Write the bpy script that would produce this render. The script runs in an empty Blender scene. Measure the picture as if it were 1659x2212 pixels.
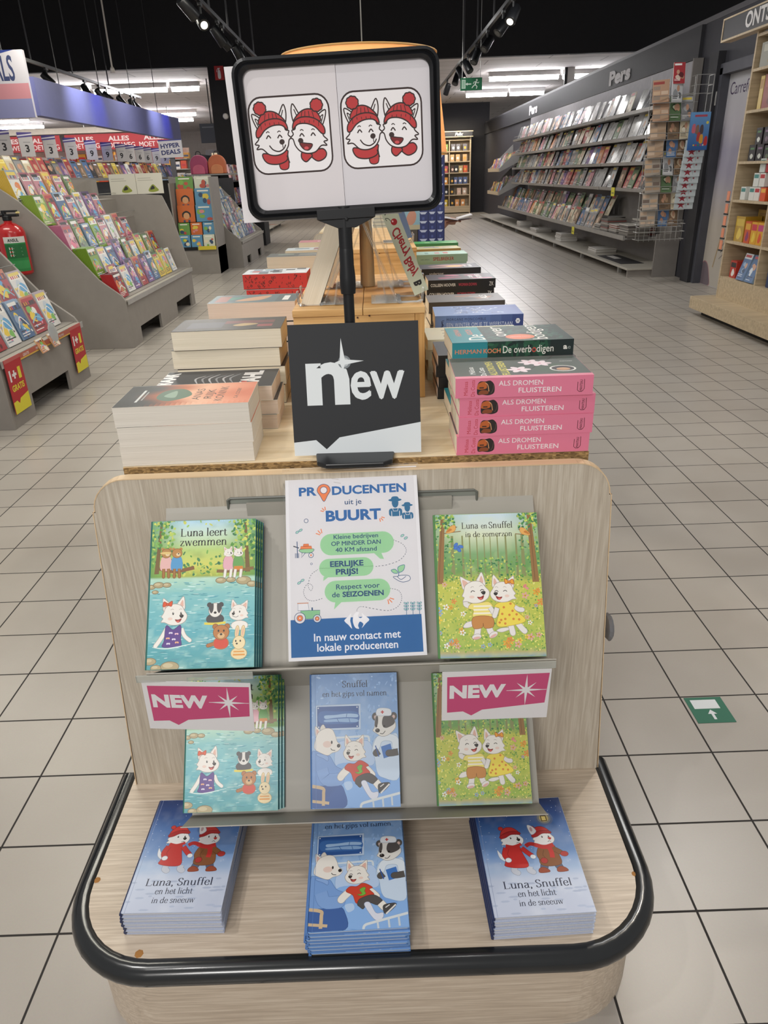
import bpy, math, random
from mathutils import Vector, Matrix, Euler
import numpy as np
S = bpy.context.scene
COL = S.collection
R = math.radians
rng = random.Random(7)
# ------------------------------------------------------------------ camera
PITCH, ROLL, YAW, FPX, CAMH = 25.149, -2.04, 0.0174, 1554.16, 1.2714
def make_camera():
    p, r, y = R(PITCH), R(ROLL), R(YAW)
    fwd = Vector((math.sin(y)*math.cos(p), math.cos(y)*math.cos(p), -math.sin(p)))
    right0 = Vector((math.cos(y), -math.sin(y), 0)); up0 = right0.cross(fwd)
    right = right0*math.cos(r) + up0*math.sin(r)
    up = -right0*math.sin(r) + up0*math.cos(r)
    cd = bpy.data.cameras.new('camera'); cam = bpy.data.objects.new('camera', cd); COL.objects.link(cam)
    m = Matrix((right, up, -fwd)).transposed().to_4x4(); m.translation = (0, 0, CAMH)
    cam.matrix_world = m
    cd.sensor_fit = 'HORIZONTAL'; cd.sensor_width = 36; cd.lens = 36*FPX/1659
    cd.clip_start = 0.02; cd.clip_end = 200
    S.camera = cam
make_camera()
# ------------------------------------------------------------------ view, world, lights
vs = S.view_settings
vs.view_transform = 'Standard'; vs.look = 'None'; vs.gamma = 1.0; vs.use_curve_mapping = False
vs.exposure = -0.02
w = bpy.data.worlds.new('store_air'); S.world = w; w.use_nodes = True
w.node_tree.nodes['Background'].inputs[0].default_value = (1.0, 0.985, 0.965, 1)
w.node_tree.nodes['Background'].inputs[1].default_value = 0.35
def lamp(name, kind, loc, energy, color=(1, 1, 1), target=None, **kw):
    d = bpy.data.lights.new(name, kind); d.energy = energy; d.color = color
    for k, v in kw.items(): setattr(d, k, v)
    o = bpy.data.objects.new(name, d); COL.objects.link(o); o.location = loc
    if target is not None:
        o.rotation_euler = (Vector(target) - Vector(loc)).to_track_quat('-Z', 'Y').to_euler()
    return o
WARM = (1.0, 0.90, 0.76); NEUT = (1.0, 0.975, 0.94)
# ceiling spots above the book island (outside the frame, over the aisle)
lamp('ceiling_spot_light', 'SPOT', (-1.45, 0.9, 3.0), 56, NEUT, (-0.1, 1.35, 0.7), spot_size=R(62), spot_blend=0.35, shadow_soft_size=0.05)
lamp('ceiling_spot_light', 'SPOT', (1.5, 2.6, 3.0), 60, WARM, (0.1, 1.7, 0.9), spot_size=R(60), spot_blend=0.3, shadow_soft_size=0.05)
lamp('ceiling_spot_light', 'SPOT', (-1.1, 0.1, 3.0), 34, NEUT, (0.0, 1.0, 0.6), spot_size=R(44), spot_blend=0.4, shadow_soft_size=0.03)
lamp('ceiling_spot_light', 'SPOT', (0.35, 0.9, 3.1), 7, NEUT, (0.3, 1.0, 0.2), spot_size=R(75), spot_blend=0.5, shadow_soft_size=0.06)
lamp('front_fill_light', 'AREA', (-0.9, -2.4, 2.5), 66, NEUT, (-0.05, 1.15, 1.25), shape='RECTANGLE', size=1.2, size_y=0.6)  # unseen fill behind the camera, added to brighten the framed sign and stand front
# aisle area lights, mostly without a tube; left-gondola pair added to brighten it
for x, y in ((-1.3, 3.2), (1.7, 3.4), (-1.2, 7.2), (1.5, 8.0), (0.2, 12.0), (2.2, 15.5), (2.2, 20.5), (-1.0, 20.0), (-6.0, 19.0), (-3.2, 5.0), (-3.25, 9.6), (-3.3, 13.4)):
    lamp('aisle_area_light', 'AREA', (x, y, 3.12), 33 if y < 6 else 44, ((1.0, .955, .82) if x < 0 else (1.0, .985, .96)), (x, y, 0), shape='RECTANGLE', size=1.6, size_y=0.35)
# ------------------------------------------------------------------ materials
MATS = {}
def newmat(name):
    m = bpy.data.materials.new(name); m.use_nodes = True
    return m, m.node_tree, m.node_tree.nodes['Principled BSDF']
def lin(c):
    return tuple((v/12.92 if v <= 0.04045 else ((v+0.055)/1.055)**2.4) for v in c[:3])
def hx(s):
    return lin(tuple(int(s[i:i+2], 16)/255 for i in (0, 2, 4)))
def flat(name, col, rough=0.5, metal=0.0, var=0.06, scale=12, coat=0.0, bump=0.0):
    """plain coloured surface with a slight procedural variation"""
    if name in MATS: return MATS[name]
    m, t, b = newmat(name); c = hx(col) if isinstance(col, str) else col
    n = t.nodes.new('ShaderNodeTexNoise'); n.inputs['Scale'].default_value = scale; n.inputs['Detail'].default_value = 4
    tc = t.nodes.new('ShaderNodeTexCoord'); t.links.new(tc.outputs['Object'], n.inputs['Vector'])
    r = t.nodes.new('ShaderNodeValToRGB'); r.color_ramp.elements[0].position = 0.3; r.color_ramp.elements[1].position = 0.7
    r.color_ramp.elements[0].color = tuple(v*(1-var) for v in c)+(1,); r.color_ramp.elements[1].color = tuple(min(1, v*(1+var)) for v in c)+(1,)
    t.links.new(n.outputs['Fac'], r.inputs['Fac']); t.links.new(r.outputs['Color'], b.inputs['Base Color'])
    b.inputs['Roughness'].default_value = rough; b.inputs['Metallic'].default_value = metal
    if coat: b.inputs['Coat Weight'].default_value = coat; b.inputs['Coat Roughness'].default_value = 0.1
    if bump:
        bn = t.nodes.new('ShaderNodeBump'); bn.inputs['Strength'].default_value = bump; bn.inputs['Distance'].default_value = 0.002
        t.links.new(n.outputs['Fac'], bn.inputs['Height']); t.links.new(bn.outputs['Normal'], b.inputs['Normal'])
    MATS[name] = m; return m
def printed(name, rough, coat=0.0):
    """ink on paper or card: the ink colour is stored per face corner"""
    m, t, b = newmat(name)
    a = t.nodes.new('ShaderNodeAttribute'); a.attribute_name = 'ink'
    n = t.nodes.new('ShaderNodeTexNoise'); n.inputs['Scale'].default_value = 900
    mx = t.nodes.new('ShaderNodeMix'); mx.data_type = 'RGBA'; mx.blend_type = 'MULTIPLY'; mx.inputs[0].default_value = 0.06
    t.links.new(a.outputs['Color'], mx.inputs[6]); t.links.new(n.outputs['Color'], mx.inputs[7])
    t.links.new(mx.outputs[2], b.inputs['Base Color'])
    b.inputs['Roughness'].default_value = rough
    if coat: b.inputs['Coat Weight'].default_value = coat; b.inputs['Coat Roughness'].default_value = 0.15
    MATS[name] = m; return m
PRINT = printed('printed_cover', 0.42, 0.05)
MATTE = printed('printed_card', 0.65)
FOIL = printed('printed_glossy_wrap', 0.16, 0.8)
def grain(name, c0, c1, scale, axis, rough=0.45, c2=None):
    """laminate or plank wood with streaks along one axis"""
    m, t, b = newmat(name)
    tc = t.nodes.new('ShaderNodeTexCoord'); mp = t.nodes.new('ShaderNodeMapping')
    sc = [scale, scale, scale]; sc[axis] = scale*0.035
    mp.inputs['Scale'].default_value = sc
    n = t.nodes.new('ShaderNodeTexNoise'); n.inputs['Scale'].default_value = 1.0; n.inputs['Detail'].default_value = 7; n.inputs['Roughness'].default_value = 0.62; n.inputs['Distortion'].default_value = 0.5
    t.links.new(tc.outputs['Object'], mp.inputs['Vector']); t.links.new(mp.outputs['Vector'], n.inputs['Vector'])
    r = t.nodes.new('ShaderNodeValToRGB'); e = r.color_ramp.elements
    e[0].position = 0.30; e[0].color = hx(c0)+(1,); e[1].position = 0.66; e[1].color = hx(c1)+(1,)
    if c2: x = e.new(0.5); x.color = hx(c2)+(1,)
    t.links.new(n.outputs['Fac'], r.inputs['Fac']); t.links.new(r.outputs['Color'], b.inputs['Base Color'])
    b.inputs['Roughness'].default_value = rough
    MATS[name] = m; return m
OAKV = grain('grey_oak_laminate_upright', 'b1a493', 'd3c9b9', 230, 2, 0.42, 'c4b8a6')
OAKH = grain('grey_oak_laminate_flat', 'b5a491', 'd9cab7', 230, 0, 0.42, 'c9b8a4')
BEECH = grain('pale_birch_laminate', 'd2bd97', 'ead9ba', 60, 0, 0.4)
EDGE = grain('beech_edge_band', 'd9b98f', 'e6cba6', 60, 0, 0.4)
PINE = grain('pine_planks', 'b98a4f', 'e3bd85', 70, 0, 0.5, 'd8ab6e')
PINEV = grain('pine_board_upright', 'b98a4f', 'e0b87e', 60, 2, 0.5, 'd4a566')
SHELFW = grain('light_oak_shelving', 'a8957a', 'c8b596', 40, 0, 0.5)
LAMPW = grain('turned_ash_wood', 'cdb389', 'e6d3ae', 50, 2, 0.45)
def chip():
    m, t, b = newmat('raw_chipboard_edge')
    tc = t.nodes.new('ShaderNodeTexCoord'); v = t.nodes.new('ShaderNodeTexVoronoi'); v.inputs['Scale'].default_value = 420
    mp = t.nodes.new('ShaderNodeMapping'); mp.inputs['Scale'].default_value = (0.45, 1, 1)
    t.links.new(tc.outputs['Object'], mp.inputs['Vector']); t.links.new(mp.outputs['Vector'], v.inputs['Vector'])
    r = t.nodes.new('ShaderNodeValToRGB'); r.color_ramp.elements[0].color = hx('5e4528')+(1,); r.color_ramp.elements[1].color = hx('c59f68')+(1,)
    t.links.new(v.outputs['Color'], r.inputs['Fac']); t.links.new(r.outputs['Color'], b.inputs['Base Color']); b.inputs['Roughness'].default_value = 0.9
    return m
CHIP = chip()
def pages(name, c0, c1):
    m, t, b = newmat(name)
    tc = t.nodes.new('ShaderNodeTexCoord'); mp = t.nodes.new('ShaderNodeMapping'); mp.inputs['Scale'].default_value = (6, 6, 2600)
    n = t.nodes.new('ShaderNodeTexNoise'); n.inputs['Scale'].default_value = 1.0; n.inputs['Detail'].default_value = 3
    t.links.new(tc.outputs['Object'], mp.inputs['Vector']); t.links.new(mp.outputs['Vector'], n.inputs['Vector'])
    r = t.nodes.new('ShaderNodeValToRGB'); r.color_ramp.elements[0].position = 0.3; r.color_ramp.elements[0].color = hx(c0)+(1,)
    r.color_ramp.elements[1].position = 0.6; r.color_ramp.elements[1].color = hx(c1)+(1,)
    t.links.new(n.outputs['Fac'], r.inputs['Fac']); t.links.new(r.outputs['Color'], b.inputs['Base Color']); b.inputs['Roughness'].default_value = 0.8
    return m
PCREAM = pages('cream_page_edges', 'd9ceb6', 'ece2ce')
PWHITE = pages('white_page_edges', 'd3ccc0', 'e6dfd4')
PPINK = pages('rosy_page_edges', 'd8c3b2', 'e8d5c5')
PGREY = pages('grey_page_edges', 'bfb6a8', 'd6cec2')
def glassy(name, col, alpha, rough=0.08):
    m, t, b = newmat(name); b.inputs['Base Color'].default_value = hx(col)+(1,); b.inputs['Roughness'].default_value = rough
    tr = t.nodes.new('ShaderNodeBsdfTransparent'); mx = t.nodes.new('ShaderNodeMixShader')
    fr = t.nodes.new('ShaderNodeFresnel'); fr.inputs['IOR'].default_value = 1.45
    mt = t.nodes.new('ShaderNodeMath'); mt.operation = 'ADD'; mt.inputs[1].default_value = alpha; mt.use_clamp = True
    t.links.new(fr.outputs['Fac'], mt.inputs[0]); t.links.new(mt.outputs[0], mx.inputs['Fac'])
    t.links.new(tr.outputs[0], mx.inputs[1]); t.links.new(b.outputs[0], mx.inputs[2]); t.links.new(mx.outputs[0], t.nodes['Material Output'].inputs[0])
    MATS[name] = m; return m
ACRYL = glassy('clear_acrylic', 'e9ecec', 0.06)
SLEEVE = glassy('clear_sleeve_film', 'f4f5f5', -0.03, 0.03)
STRIP = glassy('clear_label_strip', 'c9cbc3', 0.35, 0.2)
def glow(name, col, strength):
    m, t, b = newmat(name); b.inputs['Base Color'].default_value = hx(col)+(1,)
    b.inputs['Emission Color'].default_value = hx(col)+(1,); b.inputs['Emission Strength'].default_value = strength
    MATS[name] = m; return m
TUBE = glow('lit_tube', 'fdfbff', 75.0)
SPOTLIT = glow('lit_spot_lens', 'fff8ea', 2.2)
BULB = glow('lit_bulb', 'ffd58a', 25.0)
BLACKP = flat('black_plastic', '17181b', 0.35)
BLACKM = flat('black_paint', '1b1a1e', 0.8)
RUBBER = flat('black_bumper_plastic', '1d1f21', 0.22, coat=0.3, var=0.12)
GREYM = flat('light_grey_steel', 'a9a49a', 0.42, var=0.03)
GREYD = flat('mid_grey_steel', '8e8c89', 0.5, var=0.03)
GREYU = flat('grey_unit_laminate', '928c86', 0.6, var=0.04)
DARKG = flat('anthracite_panel', '3a3a41', 0.6)
DARKER = flat('charcoal_panel', '2a2a2f', 0.6)
WHITEP = flat('white_paper', 'e8e4e6', 0.7, var=0.02)
WIRE = flat('chrome_wire', 'b9b9b6', 0.3, metal=0.7)
STEEL = flat('shelf_edge_aluminium', 'a8a6a2', 0.35, metal=0.6)
# ------------------------------------------------------------------ mesh builder
class MB:
    def __init__(s): s.v = []; s.f = []; s.m = []; s.c = []
    def face(s, pts, mat=0, col=None):
        i = len(s.v); s.v += [tuple(p) for p in pts]; s.f.append(tuple(range(i, i+len(pts)))); s.m.append(mat); s.c.append(col); return s
    def tris(s, verts, faces, mat=0, col=None):
        i = len(s.v); s.v += [tuple(p) for p in verts]
        for f in faces: s.f.append(tuple(i+k for k in f)); s.m.append(mat); s.c.append(col)
        return s
    def box(s, x0, y0, z0, x1, y1, z1, mat=0, col=None, M=None):
        p = [(x0, y0, z0), (x1, y0, z0), (x1, y1, z0), (x0, y1, z0), (x0, y0, z1), (x1, y0, z1), (x1, y1, z1), (x0, y1, z1)]
        if M is not None: p = [M @ Vector(q) for q in p]
        return s.tris(p, [(3, 2, 1, 0), (4, 5, 6, 7), (0, 1, 5, 4), (1, 2, 6, 5), (2, 3, 7, 6), (3, 0, 4, 7)], mat, col)
    def prism(s, pts, a, b, axis, mat=0, col=None):
        """2D outline pts swept along an axis from a to b (axis 0: pts=(y,z); 1: (x,z); 2: (x,y))"""
        def P(q, t): return {0: (t, q[0], q[1]), 1: (q[0], t, q[1]), 2: (q[0], q[1], t)}[axis]
        n = len(pts); vv = [P(q, a) for q in pts]+[P(q, b) for q in pts]
        fs = [tuple(range(n))[::-1], tuple(range(n, 2*n))]+[(i, (i+1) % n, n+(i+1) % n, n+i) for i in range(n)]
        return s.tris(vv, fs, mat, col)
    def tube(s, path, r, n=8, mat=0, col=None, cap=True, closed=False):
        P = [Vector(p) for p in path]; k = len(P); rs = r if isinstance(r, (list, tuple)) else [r]*k
        vv = []; ref = None
        for i in range(k):
            if closed: d = P[(i+1) % k]-P[i-1]
            else: d = P[min(i+1, k-1)]-P[max(i-1, 0)]
            d.normalize()
            if ref is None:
                ref = Vector((0, 0, 1)) if abs(d.z) < 0.9 else Vector((1, 0, 0))
            u = d.cross(ref); u.normalize(); w_ = u.cross(d); ref = w_
            for j in range(n):
                a = 2*math.pi*j/n; vv.append(P[i]+(u*math.cos(a)+w_*math.sin(a))*rs[i])
        fs = []
        for i in range(k if closed else k-1):
            for j in range(n):
                a = i*n; b = ((i+1) % k)*n; fs.append((a+j, a+(j+1) % n, b+(j+1) % n, b+j))
        if cap and not closed: fs += [tuple(range(n))[::-1], tuple(range((k-1)*n, k*n))]
        return s.tris(vv, fs, mat, col)
    def lathe(s, prof, cx, cy, n=24, mat=0, col=None, z0=0.0):
        vv = []; k = len(prof)
        for r, z in prof:
            for j in range(n):
                a = 2*math.pi*j/n; vv.append((cx+r*math.cos(a), cy+r*math.sin(a), z0+z))
        fs = [(i*n+j, i*n+(j+1) % n, (i+1)*n+(j+1) % n, (i+1)*n+j) for i in range(k-1) for j in range(n)]
        if prof[0][0] > 1e-6: fs.append(tuple(range(n))[::-1])
        if prof[-1][0] > 1e-6: fs.append(tuple(range((k-1)*n, k*n)))
        return s.tris(vv, fs, mat, col)
    def mesh(s, name, mats):
        me = bpy.data.meshes.new(name); me.from_pydata(s.v, [], s.f)
        for m in (mats if isinstance(mats, (list, tuple)) else [mats]): me.materials.append(m)
        me.polygons.foreach_set('material_index', s.m)
        if any(c is not None for c in s.c):
            at = me.attributes.new('ink', 'FLOAT_COLOR', 'CORNER'); buf = np.ones((len(me.loops), 4), np.float32); k = 0
            for f, c in zip(s.f, s.c):
                n = len(f)
                if c is not None:
                    if isinstance(c, list): buf[k:k+n, :3] = c          # one colour per corner
                    else: buf[k:k+n, :3] = c[:3]
                else: buf[k:k+n, :3] = (0.8, 0.8, 0.8)
                k += n
            at.data.foreach_set('color', buf.ravel())
        return me
    def build(s, name, mats, parent=None, smooth=False, bevel=0.0, loc=None, rot=None, seg=2):
        me = s.mesh(name, mats); o = bpy.data.objects.new(name, me); COL.objects.link(o)
        if parent is not None: o.parent = parent
        if loc is not None: o.location = loc
        if rot is not None: o.rotation_euler = rot
        if smooth:
            for p in me.polygons: p.use_smooth = True
            try: me.set_sharp_from_angle(angle=R(38))
            except Exception: pass
        if bevel:
            b = o.modifiers.new('edge', 'BEVEL'); b.width = bevel; b.segments = seg; b.limit_method = 'ANGLE'; b.angle_limit = R(40)
        return o
def tag(o, label, cat, group=None):
    o['label'] = label; o['category'] = cat
    if group: o['group'] = group
    return o
def struct(o): o['kind'] = 'structure'; return o
def empty(name, loc, label, cat, group=None, rot=None):
    o = bpy.data.objects.new(name, None); COL.objects.link(o); o.location = loc; o.empty_display_size = 0.05
    if rot is not None: o.rotation_euler = rot
    return tag(o, label, cat, group)
def copy_tree(o, parent=None):
    c = o.copy(); COL.objects.link(c)
    if parent is not None: c.parent = parent
    for ch in list(o.children): copy_tree(ch, c)
    return c
ORD = ['first', 'second', 'third', 'fourth', 'fifth', 'sixth', 'seventh', 'eighth', 'ninth', 'tenth', 'eleventh', 'twelfth', 'thirteenth', 'fourteenth', 'fifteenth', 'sixteenth', 'seventeenth', 'eighteenth', 'nineteenth', 'twentieth']
def ordn(i):
    if i < 20: return ORD[i]
    t = ['', '', 'twenty', 'thirty', 'forty', 'fifty', 'sixty'][(i+1)//10]
    return (['twentieth', 'thirtieth', 'fortieth', 'fiftieth'][(i+1)//10-2] if (i+1) % 10 == 0 else t+'-'+ORD[(i+1) % 10-1])
# ------------------------------------------------------------------ lettering
_T = {}
def textmesh(body, bold=0.0, shear=0.0, spacing=1.0):
    k = (body, bold, shear, spacing)
    if k in _T: return _T[k]
    c = bpy.data.curves.new('lettering', 'FONT'); c.body = body; c.offset = bold; c.shear = shear; c.resolution_u = 3; c.space_character = spacing; c.fill_mode = 'FRONT'
    o = bpy.data.objects.new('lettering', c); COL.objects.link(o)
    dg = bpy.context.evaluated_depsgraph_get(); dg.update()
    me = bpy.data.meshes.new_from_object(o.evaluated_get(dg))
    V = [(v.co.x, v.co.y) for v in me.vertices]; F = [tuple(p.vertices) for p in me.polygons]
    bpy.data.objects.remove(o); bpy.data.curves.remove(c); bpy.data.meshes.remove(me)
    _T[k] = (V, F); return _T[k]
def catmull(pts, closed=False, n=6):
    P = [np.array(p, float) for p in pts]; k = len(P); out = []
    for i in range(k if closed else k-1):
        a = P[(i-1) % k] if closed or i > 0 else P[0]; b = P[i]; c = P[(i+1) % k]; d = P[(i+2) % k] if closed or i+2 < k else P[-1]
        for j in range(n):
            t = j/n; out.append(tuple(0.5*((2*b)+(c-a)*t+(2*a-5*b+4*c-d)*t*t+(3*b-a-3*c+d)*t**3)))
    if not closed: out.append(tuple(P[-1]))
    return out
# hand-built roman letters: pen strokes (curves 'c', straight 'l'), serifs 's' (x, y, half width)
_ST = 0.102; _TH = 0.038
GL = {
 'L': (0.60, [('l', .14, 0, .14, .68), ('l', .14, .013, .52, .013), ('l', .53, 0, .545, .17, .4), ('s', .14, .667, .12), ('s', .14, .013, .12)]),
 'D': (0.74, [('l', .14, 0, .14, .68), ('c', [(.08, .667), (.34, .667), (.58, .58), (.64, .34), (.58, .1), (.34, .013), (.08, .013)])]),
 'S': (0.52, [('c', [(.43, .53), (.37, .66), (.22, .68), (.10, .6), (.09, .49), (.18, .39), (.33, .31), (.43, .21), (.40, .07), (.26, -.008), (.12, .03), (.06, .17)])]),
 'u': (0.56, [('c', [(.12, .45), (.12, .16), (.16, .04), (.27, .01), (.38, .06), (.43, .14)]), ('l', .43, .45, .43, 0), ('s', .09, .44, .06), ('s', .40, .44, .06), ('s', .47, .013, .06)]),
 'n': (0.58, [('l', .12, 0, .12, .45), ('c', [(.13, .32), (.2, .42), (.31, .455), (.41, .4), (.43, .28), (.43, 0)]), ('s', .09, .44, .06), ('s', .12, .013, .1), ('s', .43, .013, .1)]),
 'm': (0.88, [('l', .12, 0, .12, .45), ('c', [(.13, .32), (.2, .42), (.29, .455), (.39, .4), (.41, .28), (.41, 0)]), ('c', [(.42, .32), (.5, .42), (.6, .455), (.69, .4), (.71, .28), (.71, 0)]), ('s', .09, .44, .06), ('s', .12, .013, .1), ('s', .41, .013, .1), ('s', .71, .013, .1)]),
 'a': (0.48, [('c', [(.09, .36), (.13, .43), (.23, .455), (.33, .4), (.35, .3), (.35, .1), (.38, .02), (.45, .03)]), ('c', [(.35, .27), (.2, .25), (.08, .18), (.07, .08), (.15, .0), (.26, .03), (.35, .12)])]),
 'e': (0.48, [('c', [(.08, .245), (.41, .245)]), ('c', [(.41, .25), (.38, .4), (.25, .455), (.12, .39), (.07, .23), (.11, .07), (.24, -.005), (.36, .03), (.42, .11)])]),
 'l': (0.27, [('l', .13, 0, .13, .72), ('s', .1, .71, .06), ('s', .13, .013, .1)]),
 'i': (0.28, [('l', .13, 0, .13, .45), ('s', .1, .44, .06), ('s', .13, .013, .1), ('d', .13, .61)]),
 'r': (0.41, [('l', .12, 0, .12, .45), ('c', [(.13, .3), (.2, .41), (.28, .45), (.37, .43)]), ('d', .35, .4), ('s', .09, .44, .06), ('s', .12, .013, .1)]),
 't': (0.34, [('c', [(.14, .58), (.14, .12), (.17, .02), (.25, .0), (.33, .05)]), ('l', .03, .435, .3, .435)]),
 'z': (0.46, [('l', .06, .435, .38, .435), ('l', .37, .44, .07, .01, 1.0), ('l', .07, .013, .41, .013), ('l', .06, .43, .06, .33, .4), ('l', .41, .02, .41, .12, .4)]),
 'w': (0.74, [('l', .07, .45, .21, 0), ('l', .35, .45, .21, 0, .45), ('l', .35, .45, .5, 0), ('l', .64, .45, .5, 0, .45), ('s', .08, .44, .08), ('s', .35, .44, .08), ('s', .64, .44, .07)]),
 'v': (0.50, [('l', .08, .45, .24, 0), ('l', .41, .45, .24, 0, .45), ('s', .08, .44, .08), ('s', .41, .44, .07)]),
 'f': (0.33, [('c', [(.37, .67), (.3, .72), (.2, .69), (.15, .57), (.15, 0)]), ('l', .04, .435, .3, .435), ('s', .15, .013, .1)]),
 'h': (0.58, [('l', .12, 0, .12, .72), ('c', [(.13, .32), (.2, .42), (.31, .455), (.41, .4), (.43, .28), (.43, 0)]), ('s', .09, .71, .06), ('s', .12, .013, .1), ('s', .43, .013, .1)]),
 'd': (0.55, [('l', .41, 0, .41, .72), ('c', [(.41, .36), (.3, .455), (.16, .42), (.07, .26), (.09, .08), (.2, -.005), (.33, .04), (.41, .13)]), ('s', .38, .71, .06), ('s', .45, .013, .06)]),
 'b': (0.55, [('l', .12, 0, .12, .72), ('c', [(.12, .36), (.22, .455), (.36, .43), (.45, .26), (.42, .08), (.3, -.005), (.19, .03), (.12, .1)]), ('s', .09, .71, .06)]),
 'p': (0.56, [('l', .12, -.22, .12, .45), ('c', [(.12, .34), (.22, .455), (.37, .43), (.46, .24), (.42, .07), (.3, -.005), (.18, .03), (.12, .1)]), ('s', .09, .44, .06), ('s', .12, -.21, .1)]),
 'g': (0.49, [('c', [(.22, .45), (.1, .4), (.08, .27), (.16, .17), (.27, .17), (.35, .25), (.35, .38), (.22, .45)]), ('c', [(.16, .17), (.09, .1), (.14, .04), (.32, .02), (.42, -.06), (.37, -.18), (.2, -.22), (.06, -.16), (.08, -.05), (.16, .02)]), ('l', .34, .43, .46, .44)]),
 'o': (0.53, [('c', [(.25, .455), (.12, .4), (.07, .22), (.12, .05), (.25, -.005), (.39, .05), (.44, .22), (.39, .4), (.25, .455)])]),
 's': (0.40, [('c', [(.33, .35), (.28, .44), (.18, .455), (.09, .4), (.09, .31), (.19, .25), (.31, .19), (.33, .09), (.25, .0), (.14, .0), (.06, .1)])]),
 'c': (0.46, [('c', [(.39, .35), (.33, .44), (.22, .455), (.11, .38), (.07, .22), (.12, .06), (.24, -.005), (.36, .04), (.41, .11)])]),
 ',': (0.24, [('d', .1, .03), ('c', [(.13, .03), (.12, -.06), (.06, -.12)])]),
 ' ': (0.26, [])}
def roman(body, slant=0.0):
    polys = []; X = 0.0
    def rib(P, fix=None):
        L = []; Rr = []
        for i in range(len(P)):
            a = P[max(i-1, 0)]; b = P[min(i+1, len(P)-1)]; dx, dy = b[0]-a[0], b[1]-a[1]; q = math.hypot(dx, dy) or 1
            wd = (_TH+(_ST-_TH)*abs(dy/q)**1.3)*(fix or 1)/2; nx, ny = -dy/q*wd, dx/q*wd
            L.append((P[i][0]+nx, P[i][1]+ny)); Rr.append((P[i][0]-nx, P[i][1]-ny))
        for i in range(len(P)-1): polys.append([(X+p[0]+slant*p[1], p[1]) for p in (L[i], Rr[i], Rr[i+1], L[i+1])])
    for ch in body:
        adv, st = GL[ch]
        for s_ in st:
            if s_[0] == 'l': rib([(s_[1], s_[2]), (s_[3], s_[4])], s_[5] if len(s_) > 5 else None)
            elif s_[0] == 'c': rib(catmull(s_[1], False, 4))
            elif s_[0] == 's': polys.append([(X+s_[1]+dx*s_[3]+slant*s_[2], s_[2]+dy*0.014) for dx, dy in ((-1, -1), (1, -1), (1, 1), (-1, 1))])
            elif s_[0] == 'd': polys.append([(X+s_[1]+.052*math.cos(a)+slant*s_[2], s_[2]+.052*math.sin(a)) for a in [k*math.pi/5 for k in range(10)]])
        X += adv
    return polys, X
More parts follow.
